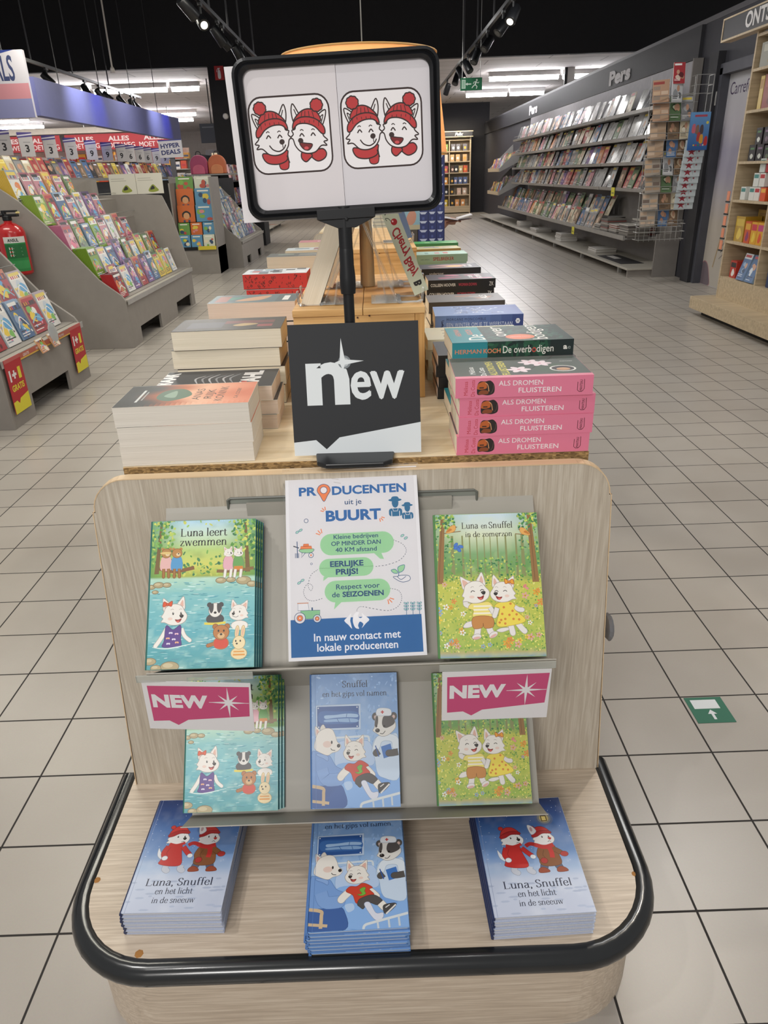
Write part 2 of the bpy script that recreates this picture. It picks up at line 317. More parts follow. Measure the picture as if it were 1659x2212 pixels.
# ------------------------------------------------------------------ flat artwork: layered ink shapes on one sheet
class Art:
    """2D drawing in sheet units; every shape keeps its own colour and lies a hair above the one before it"""
    def __init__(s): s.items = []
    def poly(s, pts, c): s.items.append(([tuple(p) for p in pts], None, hx(c) if isinstance(c, str) else c)); return s
    def blob(s, pts, c, out=None, ow=0.004, n=5):
        P = catmull(pts, True, n); s.poly(P, c)
        if out: s.loop(P, ow, out)
        return s
    def shape(s, pts, c, out=None, ow=0.004):
        s.poly(pts, c)
        if out: s.loop(list(pts), ow, out)
        return s
    def ell(s, x, y, rx, ry, c, rot=0.0, n=18, out=None, ow=0.004):
        cr, sr = math.cos(rot), math.sin(rot)
        P = [(x+rx*math.cos(a)*cr-ry*math.sin(a)*sr, y+rx*math.cos(a)*sr+ry*math.sin(a)*cr) for a in [2*math.pi*k/n for k in range(n)]]
        s.poly(P, c)
        if out: s.loop(P, ow, out)
        return s
    def rect(s, x0, y0, x1, y1, c): return s.poly([(x0, y0), (x1, y0), (x1, y1), (x0, y1)], c)
    def rrect(s, x0, y0, x1, y1, r, c, out=None, ow=.004, n=6):
        P = []
        for cx, cy, a0 in ((x1-r, y0+r, -90), (x1-r, y1-r, 0), (x0+r, y1-r, 90), (x0+r, y0+r, 180)):
            P += [(cx+r*math.cos(R(a0+90*k/n)), cy+r*math.sin(R(a0+90*k/n))) for k in range(n+1)]
        if c: s.poly(P, c)
        if out: s.loop(P, ow, out)
        return s
    def line(s, P, wd, c, taper=False):
        V = []; F = []; k = len(P)
        for i in range(k):
            a = P[max(i-1, 0)]; b = P[min(i+1, k-1)]; dx, dy = b[0]-a[0], b[1]-a[1]; q = math.hypot(dx, dy) or 1
            ww = wd/2*(math.sin(math.pi*(0.08+0.84*i/(k-1))) if taper and k > 1 else 1)
            V += [(P[i][0]-dy/q*ww, P[i][1]+dx/q*ww), (P[i][0]+dy/q*ww, P[i][1]-dx/q*ww)]
        for i in range(k-1): F.append((2*i, 2*i+1, 2*i+3, 2*i+2))
        s.items.append((V, F, hx(c) if isinstance(c, str) else c)); return s
    def loop(s, P, wd, c):
        P = [p for i, p in enumerate(P) if math.hypot(p[0]-P[i-1][0], p[1]-P[i-1][1]) > 1e-7]; V = []; k = len(P)
        for i in range(k):
            a, b = P[i-1], P[(i+1) % k]; dx, dy = b[0]-a[0], b[1]-a[1]; q = math.hypot(dx, dy) or 1
            V += [(P[i][0]-dy/q*wd/2, P[i][1]+dx/q*wd/2), (P[i][0]+dy/q*wd/2, P[i][1]-dx/q*wd/2)]
        F = [(2*i, 2*i+1, 2*((i+1) % k)+1, 2*((i+1) % k)) for i in range(k)]
        s.items.append((V, F, hx(c) if isinstance(c, str) else c)); return s
    def curve(s, pts, wd, c, taper=False, n=6): return s.line(catmull(pts, False, n), wd, c, taper)
    def dash(s, pts, wd, c, n=10, duty=0.55):
        P = catmull(pts, False, n)
        for i in range(0, len(P)-1, 2): s.line([P[i], P[i+1]], wd, c)
        return s
    def text(s, body, x, y, h, c, width=None, bold=0.0, align='c', shear=0.0, rot=0.0, spacing=1.0, font=None):
        """capital height h, fitted to width when given; (x, y) on the baseline"""
        if font == 'roman':
            ps, W_ = roman(body, shear); sc = h/0.68; sx = (width/W_) if width else sc
            off = {'c': -W_*sx/2, 'l': 0, 'r': -W_*sx}[align]; V = []; F = []
            for p in ps:
                i = len(V); V += [(q[0]*sx+off, q[1]*sc) for q in p]; F.append(tuple(range(i, i+len(p))))
        else:
            if bold and ('M' in body or ('e' in body and bold > .025)):          # letters with sharp inner corners: thicken by overprinting instead
                em = (h/0.70)*bold*.6
                for dx, dy in ((-em, 0), (em, 0), (0, em*.7), (0, -em*.7)):
                    s.text(body, x+dx*math.cos(rot)-dy*math.sin(rot), y+dx*math.sin(rot)+dy*math.cos(rot), h, c, width, 0.0, align, shear, rot, spacing)
                bold = 0.0
            V0, F = textmesh(body, bold, shear, spacing)
            if not V0: return s
            xs = [v[0] for v in V0]; W_ = max(xs)-min(xs); sc = h/0.70; sx = (width/W_) if width else sc
            off = {'c': -(min(xs)+W_/2)*sx, 'l': -min(xs)*sx, 'r': -max(xs)*sx}[align]
            V = [(v[0]*sx+off, v[1]*sc) for v in V0]
        cr, sr = math.cos(rot), math.sin(rot)
        V = [(x+a*cr-b*sr, y+a*sr+b*cr) for a, b in V]
        s.items.append((V, F, hx(c) if isinstance(c, str) else c)); return s
    def field(s, fn, nx, ny, w_, h_, x0=0, y0=0):
        V = []; F = []; C = []
        g = [[fn((i/nx), (j/ny)) for i in range(nx+1)] for j in range(ny+1)]
        for j in range(ny+1):
            for i in range(nx+1): V.append((x0+w_*i/nx, y0+h_*j/ny))
        for j in range(ny):
            for i in range(nx):
                a = j*(nx+1)+i; F.append((a, a+1, a+nx+2, a+nx+1)); C.append([g[j][i], g[j][i+1], g[j+1][i+1], g[j+1][i]])
        s.items.append((V, F, C)); return s
    def clip(s, x0, y0, x1, y1):
        """trim every shape to the sheet"""
        def cut(P):
            for ax, lim, sg in ((0, x0, 1), (0, x1, -1), (1, y0, 1), (1, y1, -1)):
                out = []
                for i in range(len(P)):
                    a, b = P[i-1], P[i]; ia, ib = sg*(a[ax]-lim) >= 0, sg*(b[ax]-lim) >= 0
                    if ia != ib: t = (lim-a[ax])/(b[ax]-a[ax]); out.append((a[0]+(b[0]-a[0])*t, a[1]+(b[1]-a[1])*t))
                    if ib: out.append(b)
                P = out
                if len(P) < 3: return None
            return P
        new = []
        for V, F, c in s.items:
            if all(x0-1e-9 <= p[0] <= x1+1e-9 and y0-1e-9 <= p[1] <= y1+1e-9 for p in V): new.append((V, F, c)); continue
            if F is None:
                P = cut(V)
                if P: new.append((P, None, c))
            else:
                V2 = []; F2 = []; C2 = []
                for k, f in enumerate(F):
                    P = cut([V[i] for i in f])
                    if P: i = len(V2); V2 += P; F2.append(tuple(range(i, i+len(P)))); C2.append((c[k] if len(P) == len(f) else [c[k][0]]*len(P)) if isinstance(c, list) else c)
                if F2: new.append((V2, F2, C2 if isinstance(c, list) else c))
        s.items = new; return s
    def put(s, other, M):
        """place another drawing; M maps (x, y)"""
        for V, F, c in other.items: s.items.append(([M(*p) for p in V], F, c))
        return s
    def onto(s, mb, to3, mat=0, step=0.00002, z0=0.00005):
        """to3(u, v, lift) -> 3D"""
        lay = []; bb = []
        for V, F, c in s.items:               # lowest layer that clears every earlier shape it could touch
            xs = [p[0] for p in V]; ys = [p[1] for p in V]; b = (min(xs), min(ys), max(xs), max(ys))
            lay.append(1+max([lay[j] for j, q in enumerate(bb) if q[0] < b[2] and q[2] > b[0] and q[1] < b[3] and q[3] > b[1]], default=-1)); bb.append(b)
        for k, (V, F, c) in zip(lay, s.items):
            z = z0+step*k; P = [to3(p[0], p[1], z) for p in V]
            if F is None: mb.face(P, mat, c)
            elif isinstance(c, list):
                i = len(mb.v); mb.v += [tuple(p) for p in P]
                for f, cc in zip(F, c): mb.f.append(tuple(i+q for q in f)); mb.m.append(mat); mb.c.append(cc)
            else: mb.tris(P, F, mat, c)
        return mb
def mix(a, b, t): t = max(0.0, min(1.0, t)); return tuple(a[i]*(1-t)+b[i]*t for i in range(3))
def ramp(stops, t):
    for (p0, c0), (p1, c1) in zip(stops, stops[1:]):
        if t <= p1: return mix(c0, c1, (t-p0)/max(1e-6, p1-p0))
    return stops[-1][1]
_ng = np.random.RandomState(3).rand(64, 64)
def vnoise(x, y):
    i, j = int(math.floor(x)), int(math.floor(y)); fx, fy = x-i, y-j; fx = fx*fx*(3-2*fx); fy = fy*fy*(3-2*fy)
    g = lambda a, b: _ng[a % 64, b % 64]
    return (g(i, j)*(1-fx)+g(i+1, j)*fx)*(1-fy)+(g(i, j+1)*(1-fx)+g(i+1, j+1)*fx)*fy
def fbm(x, y): return 0.55*vnoise(x, y)+0.3*vnoise(2.1*x+9, 2.1*y+4)+0.15*vnoise(4.3*x, 4.3*y+7)
# ------------------------------------------------------------------ printed designs (sheet units: width 1)
def sheet(TL, TR, BR, BL, H):
    """layout helper: turns a point of a layout sketch (its four corners given) into sheet units"""
    A = []; b = []
    for (x, y), (u, v) in zip((TL, TR, BR, BL), ((0, H), (1, H), (1, 0), (0, 0))):
        A += [[x, y, 1, 0, 0, 0, -u*x, -u*y], [0, 0, 0, x, y, 1, -v*x, -v*y]]; b += [u, v]
    h = np.linalg.solve(np.array(A, float), np.array(b, float))
    def q(x, y):
        d = h[6]*x+h[7]*y+1; return (float((h[0]*x+h[1]*y+h[2])/d), float((h[3]*x+h[4]*y+h[5])/d))
    return q
def dabs(a, L, layers=6):
    """many small brush marks; L of (x, y, rx, ry, rot, colour)"""
    Ls = [[] for _ in range(16)]; hit = [{} for _ in range(16)]          # marks of one layer never overlap each other
    for d in L:
        r_ = max(d[2], d[3]); g = .06; ci, cj = int(d[0]/g), int(d[1]/g)
        for k in range(16):
            if all((d[0]-e[0])**2+(d[1]-e[1])**2 > (r_+max(e[2], e[3]))**2 for a_ in (-1, 0, 1) for b_ in (-1, 0, 1) for e in hit[k].get((ci+a_, cj+b_), ())):
                Ls[k].append(d); hit[k].setdefault((ci, cj), []).append(d); break
    for k in range(16):
        V = []; F = []; C = []
        for x, y, rx, ry, rot, c in Ls[k]:
            n = 6; i = len(V); cr, sr = math.cos(rot), math.sin(rot)
            for j in range(n):
                t = 2*math.pi*j/n; p, q = rx*math.cos(t), ry*math.sin(t); V.append((x+p*cr-q*sr, y+p*sr+q*cr))
            F.append(tuple(range(i, i+n))); C.append([c]*n)
        if V: a.items.append((V, F, C))
    return a
def jit(c, r_, d=0.14):
    f = 1+r_.uniform(-d, d); return tuple(min(1, max(0, v*f)) for v in c)
FUR = 'f3eee6'; FURL = 'a79f98'; DK = '2a2320'
def pup(a, x, y, s, flip=1, eyes='open', mouth='smile', bow=None, hat=None, fur=FUR, line=FURL, ears=True, nose='2a2523', profile=False, ear1=True, rot=0.0, inner='e6b9a8', patch=None):
    """a friendly pointed-ear animal head, nose towards +x (flip -1: towards -x); s = head width"""
    cr, sr = math.cos(rot), math.sin(rot)
    T = lambda p, q: (x+s*(flip*p*cr-q*sr), y+s*(flip*p*sr+q*cr)); Q = lambda L: [T(*p) for p in L]; ow = s*0.022
    if ears:
        if ear1: a.blob(Q([(-.44, .16), (-.50, .42), (-.50, .70), (-.30, .56), (-.10, .40)]), fur, line, ow); a.blob(Q([(-.42, .26), (-.44, .56), (-.24, .40)]), inner)
        a.blob(Q([(.10, .40), (.22, .62), (.36, .76), (.42, .48), (.40, .22)]), fur, line, ow); a.blob(Q([(.22, .42), (.33, .62), (.36, .34)]), inner)
    a.blob(Q([(-.46, .08), (-.36, .32), (-.05, .45), (.26, .38), (.42, .14), (.53, -.06), (.43, -.30), (.14, -.43), (-.18, -.42), (-.40, -.32), (-.56, -.30), (-.48, -.16), (-.55, -.08)]), fur, line, ow)
    if patch:
        a.blob(Q([(-.46, .08), (-.36, .32), (-.12, .42), (-.08, .1), (-.16, -.16), (-.4, -.12)]), patch); a.blob(Q([(.14, .42), (.3, .36), (.44, .12), (.34, -.06), (.16, .05)]), patch)
    a.ell(*T(-.18, -.17), s*.10, s*.06, 'f0d3c6' if fur == FUR else fur)
    ec = DK
    if eyes == 'open':
        for ex in (-.06, .27): a.ell(*T(ex, .05), s*.035, s*.062, ec); a.ell(*T(ex+.01, .08), s*.012, s*.016, 'ffffff')
    else:
        for ex in (-.10, .27): a.curve(Q([(ex-.09, .02), (ex-.02, .075), (ex+.07, .03)]), s*.028, ec)
    for ex in (-.10, .25): a.curve(Q([(ex-.07, .20), (ex, .24), (ex+.06, .21)]), s*.016, line)
    if mouth == 'open':
        a.blob(Q([(.02, -.20), (.16, -.21), (.30, -.16), (.24, -.30), (.12, -.33)]), '8f2a24'); a.blob(Q([(.08, -.27), (.2, -.25), (.2, -.31), (.12, -.325)]), 'e06a5c')
    elif mouth == 'smile': a.curve(Q([(.0, -.19), (.14, -.26), (.30, -.21), (.36, -.16)]), s*.022, DK)
    else: a.curve(Q([(.16, -.26), (.24, -.22), (.32, -.26)]), s*.024, DK)
    a.blob(Q([(.20, -.03), (.29, .01), (.38, -.03), (.35, -.12), (.27, -.14)]), nose); a.ell(*T(.27, -.03), s*.022, s*.012, '8d8580')
    if bow:
        bx, by = -.30, .44
        a.blob(Q([(bx, by), (bx-.16, by+.12), (bx-.20, by-.10)]), bow, 'a3421d', ow); a.blob(Q([(bx, by), (bx+.18, by+.14), (bx+.16, by-.08)]), bow, 'a3421d', ow); a.ell(*T(bx, by), s*.05, s*.055, bow, out='a3421d', ow=ow)
    if hat:
        a.blob(Q([(-.50, .16), (-.46, .44), (-.22, .66), (.08, .66), (.32, .48), (.42, .22), (.0, .30)]), hat, '7d1c1c', ow)
        a.blob(Q([(-.53, .04), (-.54, .2), (-.1, .42), (.36, .40), (.44, .24), (.0, .24), (-.3, .08)]), 'b22a2c', '7d1c1c', ow); a.ell(*T(-.44, .62), s*.12, s*.11, hat, out='7d1c1c', ow=ow)
    return T
def limb(a, pts, wd, c, line, ow=.004):
    a.line(catmull(pts, False, 5), wd+2*ow, line); a.ell(*pts[-1], wd/2+ow, wd/2+ow, line, n=10); a.line(catmull(pts, False, 5), wd, c); a.ell(*pts[-1], wd/2, wd/2, c, n=10)
HC = 1.42
GREENS = [hx(c) for c in ('5f9a45', '7fb558', '4e8a56', '9cc463', 'b9cf63', '3f7d52', 'd4d86a')]
def cover_swim():
    a = Art(); q = sheet((140, 440), (875, 430), (865, 1455), (95, 1480), HC); r_ = random.Random(11)
    def bg(u, v):
        y = v*HC; n = fbm(u*9, y*14)
        if y < .86:
            c = ramp([(0, hx('4a9fa6')), (.35, hx('62b3bf')), (.7, hx('86c6c8')), (.86, hx('b9dfc6'))], y); return mix(c, hx('c9ecdf'), max(0, n-.52)*1.6)
        c = ramp([(.86, hx('a9b84c')), (.98, hx('d9d96a')), (1.12, hx('bcd67c')), (1.3, hx('cfe6d4')), (1.42, hx('b7dcf2'))], y)
        e = abs(u-.5)*2; return mix(mix(c, hx('5f9c4b'), max(0, e-.35)*1.35), hx('3c7a4d'), max(0, n-.55))
    a.field(bg, 44, 62, 1, HC)
    L = []
    for k in range(420):
        u, y = r_.random(), r_.uniform(.88, 1.42)
        if abs(u-.5) < .3 and y > 1.0 and r_.random() < .75: continue
        if abs(u-.5) < .26 and 1.14 < y < 1.36: continue
        L.append((u, y, r_.uniform(.008, .024), r_.uniform(.006, .016), r_.uniform(0, 3), jit(r_.choice(GREENS), r_)))
    for k in range(330):
        u, y = r_.random(), r_.uniform(.01, .82)
        L.append((u, y, r_.uniform(.015, .05), r_.uniform(.002, .0045), r_.uniform(-.12, .12), jit(hx(r_.choice(('4494a0', 'a5d8da', 'd4efec', '569fb0', '7cc2c6'))), r_)))
    dabs(a, L)
    for x, l in ((.06, .03), (.93, -.03)): a.poly([(x-.022, .9), (x+.022, .9), (x+.012+l, 1.38), (x-.012+l, 1.38)], '7d6238')
    dabs(a, [(r_.choice((r_.uniform(0, .22), r_.uniform(.79, 1))), r_.uniform(1.12, 1.42), r_.uniform(.01, .026), r_.uniform(.008, .018), r_.uniform(0, 3), jit(r_.choice(GREENS), r_)) for _ in range(150)], 4)
    for x, y, rx in ((130, 900, .04), (185, 885, .05), (245, 885, .04), (630, 855, .05), (700, 850, .045), (790, 855, .07), (850, 880, .05), (160, 935, .03), (120, 1420, .06), (165, 1465, .05), (265, 1455, .085)):
        X, Y = q(x, y); a.ell(X, Y, rx, rx*.55, 'b6a67e', out='7c6d4f', ow=.005); a.ell(X-rx*.2, Y+rx*.14, rx*.55, rx*.25, 'cfc19b')
    a.curve([q(190, 770), q(300, 790), q(440, 765)], .035, '8a5f38'); a.curve([q(600, 790), q(720, 790), q(860, 770)], .03, '8a6a3c')
    for x, c, d in ((238, 'e8b9b4', 'b98a4e'), (315, '5a9fd0', 'c08a4a')):          # two bears on the log
        X, Y = q(x, 735); a.blob([(X-.05, Y-.06), (X-.04, Y+.06), (X+.04, Y+.06), (X+.05, Y-.06)], c); limb(a, [(X-.02, Y-.05), (X-.02, Y-.13)], .022, 'a9743c', '7a5128'); limb(a, [(X+.025, Y-.05), (X+.03, Y-.13)], .022, 'a9743c', '7a5128')
        a.ell(X-.035, Y+.14, .016, .016, d); a.ell(X+.035, Y+.14, .016, .016, d); a.ell(X, Y+.10, .048, .046, d, out='7a5128'); a.ell(X+.012, Y+.088, .02, .016, 'ecd3a6'); a.ell(X+.014, Y+.095, .007, .006, DK)
    a.ell(*q(236, 662), .055, .012, 'e6c77f')
    for x, c, e in ((682, 'e9b3bd', 'e9b3bd'), (752, '6fa85c', 'd98a3a')):
        X, Y = q(x, 735); a.blob([(X-.045, Y-.05), (X-.035, Y+.06), (X+.035, Y+.06), (X+.05, Y-.05)], c, '8a8078', .003); a.rect(X-.04, Y-.07, X+.045, Y-.03, e)
        for d in (-.025, .03): limb(a, [(X+d, Y-.06), (X+d-.008, Y-.13)], .022, FUR, FURL)
        pup(a, X, Y+.10, .085)
    X, Y = q(300, 1092)                                                             # the swimmer with the bow
    limb(a, [(X-.07, Y-.13), (X-.12, Y-.22), (X-.17, Y-.29)], .035, FUR, FURL); limb(a, [(X+.07, Y-.13), (X+.10, Y-.2), (X+.15, Y-.245)], .032, FUR, FURL)
    a.blob([(X-.075, Y-.10), (X-.09, Y-.24), (X-.10, Y-.30), (X+.06, Y-.30), (X+.065, Y-.22), (X+.06, Y-.10), (X-.01, Y-.14)], '5b3a8c', '3d2663')
    for dx, dy, c in ((-.03, -.17, 'e9dff2'), (.025, -.18, 'f0c0d0'), (-.055, -.22, 'f2b48a'), (0, -.23, 'e9dff2'), (.03, -.26, 'f2b48a'), (-.05, -.27, 'e9dff2')):
        a.ell(X+dx-.009, Y+dy, .010, .008, c, .6); a.ell(X+dx+.009, Y+dy, .010, .008, c, -.6)
    pup(a, X, Y, .225, 1, 'open', 'open', bow='e2582e')
    a.curve([(X-.2, Y-.30), (X-.05, Y-.315), (X+.2, Y-.27)], .012, 'd9f1ec', True)
    X, Y = q(590, 1060); a.ell(X, Y-.085, .085, .055, '4b484a'); a.curve([(X-.1, Y-.125), (X, Y-.13), (X+.1, Y-.12)], .022, 'e8d44e'); a.ell(X-.055, Y+.05, .024, .024, '4b484a'); a.ell(X+.055, Y+.05, .024, .024, '4b484a')
    a.ell(X, Y, .062, .068, 'efebe4', out='6d6763'); a.blob([(X-.06, Y+.03), (X-.02, Y+.065), (X-.018, Y), (X-.04, Y-.03)], '4b484a'); a.blob([(X+.06, Y+.03), (X+.02, Y+.065), (X+.018, Y), (X+.04, Y-.03)], '4b484a'); a.ell(X, Y-.025, .014, .011, DK)
    X, Y = q(755, 1078); a.ell(X+.01, Y-.12, .08, .045, FUR, out=FURL); pup(a, X, Y, .165, -1); a.curve([(X-.1, Y-.145), (X, Y-.155), (X+.1, Y-.14)], .01, 'd9f1ec', True)
    X, Y = q(632, 1215); limb(a, [(X-.05, Y-.1), (X-.12, Y-.12)], .03, 'b5733c', '7a4c26'); a.ell(X, Y-.10, .075, .06, 'b5733c'); a.blob([(X-.05, Y-.06), (X-.055, Y-.14), (X+.055, Y-.14), (X+.05, Y-.06)], 'd8472f')
    for d in (-.055, .055): a.ell(X+d, Y+.055, .026, .026, 'b5733c', out='7a4c26')
    a.ell(X, Y, .075, .07, 'bf7d42', out='7a4c26'); a.ell(X, Y-.03, .034, .026, 'e2b983'); a.ell(X, Y-.018, .012, .01, DK)
    for d in (-.025, .025): a.ell(X+d, Y+.015, .008, .011, DK)
    X, Y = q(758, 1285)
    for d in (-.02, .035): a.ell(X+d, Y+.10, .019, .06, 'f0d9a6', -.1, out='b89a62'); a.ell(X+d, Y+.10, .008, .04, 'e9b79c', -.1)
    a.ell(X, Y-.10, .075, .055, 'f0d9a6', out='b89a62'); a.rect(X-.055, Y-.12, X+.055, Y-.105, 'e59a3c'); a.rect(X-.05, Y-.09, X+.05, Y-.078, 'e59a3c')
    a.ell(X, Y, .058, .062, 'f3dfb0', out='b89a62'); a.ell(X-.02, Y-.01, .01, .008, DK)
    for d in (-.03, .012): a.ell(X+d, Y+.015, .007, .01, DK)
    a.text('Luna leert', .5, 1.262, .075, '221d1d', .45, font='roman'); a.text('zwemmen', .5, 1.168, .075, '221d1d', .455, font='roman')
    return a
def cover_summer():
    a = Art(); q = sheet((305, 170), (1300, 150), (1405, 1570), (365, 1590), HC); r_ = random.Random(5)
    def bg(u, v):
        y = v*HC; n = fbm(u*14, y*14); e = abs(u-.5)*2
        c = ramp([(0, hx('8fb5c4')), (.05, hx('b9b07a')), (.09, hx('9dbb52')), (.4, hx('b8c452')), (.72, hx('c9cb58')), (.84, hx('79a45c')), (1.02, hx('86b079')), (1.2, hx('dfe7c6')), (1.42, hx('cfe3f0'))], y)
        if y > .75: c = mix(c, hx('5f9a53'), max(0, e-.3)*.9)
        return mix(c, hx('e9e27a') if y < .8 else hx('dfe9b0'), max(0, n-.5)*.9)
    a.field(bg, 40, 56, 1, HC)
    for x, wd in ((.16, .02), (.26, .012), (.33, .008), (.40, .007), (.47, .006), (.53, .006), (.60, .008), (.68, .012), (.78, .012), (.84, .02)):
        a.poly([(x-wd, .78), (x+wd, .78), (x+wd*.6, 1.2), (x-wd*.6, 1.2)], '8f9460')
    L = []
    for k in range(620):
        u, y = r_.random(), r_.uniform(.74, 1.42)
        if abs(u-.5) < .33-(1.2-y)*.25 and y > .98: continue
        if abs(u-.51) < .29 and y > 1.14: continue
        L.append((u, y, r_.uniform(.006, .018), r_.uniform(.005, .012), r_.uniform(0, 3), jit(r_.choice(GREENS), r_)))
    for k in range(950):
        u, y = r_.random(), r_.uniform(.06, .8)
        L.append((u, y, r_.uniform(.005, .015), r_.uniform(.004, .009), r_.uniform(0, 3), jit(hx(r_.choice(('7fa546', '9cb84c', 'c9cc55', 'e3dc6a', '5f9448', 'efe78c', '88ad60', 'd6d05e'))), r_)))
    dabs(a, L)
    for x, t in ((.03, .05), (.95, -.03)): a.poly([(x-.035, .72), (x+.03, .72), (x+.02+t, 1.42), (x-.02+t, 1.42)], '9a7446'); a.line([(x-.01, .74), (x+t*.8, 1.38)], .006, '7a5a36')
    dabs(a, [(r_.choice((r_.uniform(0, .19), r_.uniform(.81, 1))), r_.uniform(1.26, 1.42), r_.uniform(.01, .022), r_.uniform(.007, .015), r_.uniform(0, 3), jit(r_.choice(GREENS), r_)) for _ in range(130)], 4)
    fl = []
    for k in range(72):
        u, y = r_.random(), r_.uniform(.10, .74)
        if .25 < u < .82 and .18 < y < .78: continue
        fl.append((u, y, r_.choice(('f3f0e6', 'e8a53a', 'e98a4a', '8fb0d8', 'e5a9a4', 'f0cf4a'))))
    for u, y, c in fl:
        s_ = r_.uniform(.010, .024)
        for t in range(5): a.ell(u+s_*math.cos(t*1.257), y+s_*math.sin(t*1.257), s_*.62, s_*.45, c, t*1.257, 7)
        a.ell(u, y, s_*.4, s_*.4, 'd98a2c', n=7)
    for x, y, f in ((470, 315, 1), (1180, 340, -1)):
        X, Y = q(x, y); a.curve([(X-.08*f, Y-.04), (X, Y-.03), (X+.09*f, Y-.02)], .008, '8a6a44'); a.blob([(X-.055*f, Y-.035), (X-.02*f, Y+.02), (X+.025*f, Y+.045), (X+.045*f, Y+.02), (X+.02*f, Y-.025)], 'eab060', 'b97a35', .003); a.blob([(X-.05*f, Y-.03), (X-.02*f, Y+.01), (X+.005*f, Y-.005)], 'c9823c'); a.poly([(X+.04*f, Y+.028), (X+.062*f, Y+.024), (X+.042*f, Y+.016)], '6a5538')
    X, Y = q(535, 490)
    for dx, dy, ro in ((-.02, .022, .9), (.026, .005, -.2), (-.018, -.006, .3), (.008, -.026, -.9)): a.ell(X+dx, Y+dy, .026, .016, '4f7fd0', ro, out='3358a3', ow=.003)
    X, Y = q(1200, 885); a.ell(X-.01, Y+.01, .022, .014, 'e08a82', .8); a.ell(X+.008, Y-.012, .02, .012, 'e59a92', -.6)
    # two pups lying in the grass
    W2 = 'ebe6e2'
    a.blob([q(690, 1220), q(620, 1235), (q(590, 1280)), q(640, 1285), q(700, 1260)], W2, FURL); a.blob([q(1040, 1285), q(960, 1290), q(915, 1315), q(970, 1330), q(1050, 1300)], W2, FURL)
    for p in ([(735, 1270), (730, 1330), (722, 1368)], [(840, 1270), (855, 1320), (880, 1350)]): limb(a, [q(*t) for t in p], .055, W2, FURL)
    for p, z in (((722, 1375), .2), ((885, 1355), .5)): a.ell(*q(*p), .045, .026, W2, z, out=FURL); a.ell(*q(p[0], p[1]+12), .036, .012, 'e3b3a8', z)
    for p in ([(1050, 1250), (1065, 1300), (1075, 1340)], [(1120, 1240), (1160, 1290), (1190, 1320)]): limb(a, [q(*t) for t in p], .05, W2, FURL)
    limb(a, [q(690, 1080), q(620, 1060), q(612, 1030)], .045, W2, FURL); limb(a, [q(1085, 1080), q(1130, 1105), q(1165, 1110)], .042, W2, FURL)
    a.blob([q(665, 1050), q(640, 1095), q(690, 1115), q(690, 1180), q(870, 1175), q(850, 1090), q(880, 1075), q(835, 1030), q(750, 1040)], 'f3e27c', 'b59b3c')
    for y in (1075, 1110, 1145): a.line([q(690, y), q(860, y-4)], .016, 'faf4dc')
    a.blob([q(690, 1180), q(690, 1290), q(775, 1285), q(785, 1240), q(800, 1290), q(885, 1275), q(865, 1178)], 'c98a48', '8f5a26')
    a.blob([q(935, 1040), q(895, 1080), q(945, 1105), q(920, 1265), q(1060, 1265), q(1200, 1215), q(1090, 1105), q(1095, 1065), q(1050, 1030)], 'f2dc55', 'b59b3c')
    for x, y in ((985, 1085), (1050, 1050), (970, 1150), (1040, 1160), (1110, 1155), (1000, 1200), (1080, 1200), (1135, 1205), (1000, 1245), (945, 1235), (1070, 1120), (960, 1210)): a.ell(*q(x, y), .012, .012, 'd98a3a', n=9)
    limb(a, [q(850, 1085), q(880, 1130), q(895, 1160)], .04, W2, FURL); limb(a, [q(920, 1090), q(905, 1140), q(895, 1170)], .042, W2, FURL)
    X, Y = q(710, 935); pup(a, X, Y, .245, 1, 'closed', 'open', rot=.12); X, Y = q(972, 935); pup(a, X, Y, .225, -1, 'closed', 'open', bow='efa53a')
    a.text('Luna', .34, 1.27, .062, '3a332c', .165, font='roman'); a.text('en', .48, 1.27, .052, '3a332c', .062, font='roman'); a.text('Snuffel', .64, 1.27, .062, '3a332c', .235, font='roman')
    a.text('in de zomerzon', .52, 1.185, .052, '3a332c', .46, font='roman')
    return a
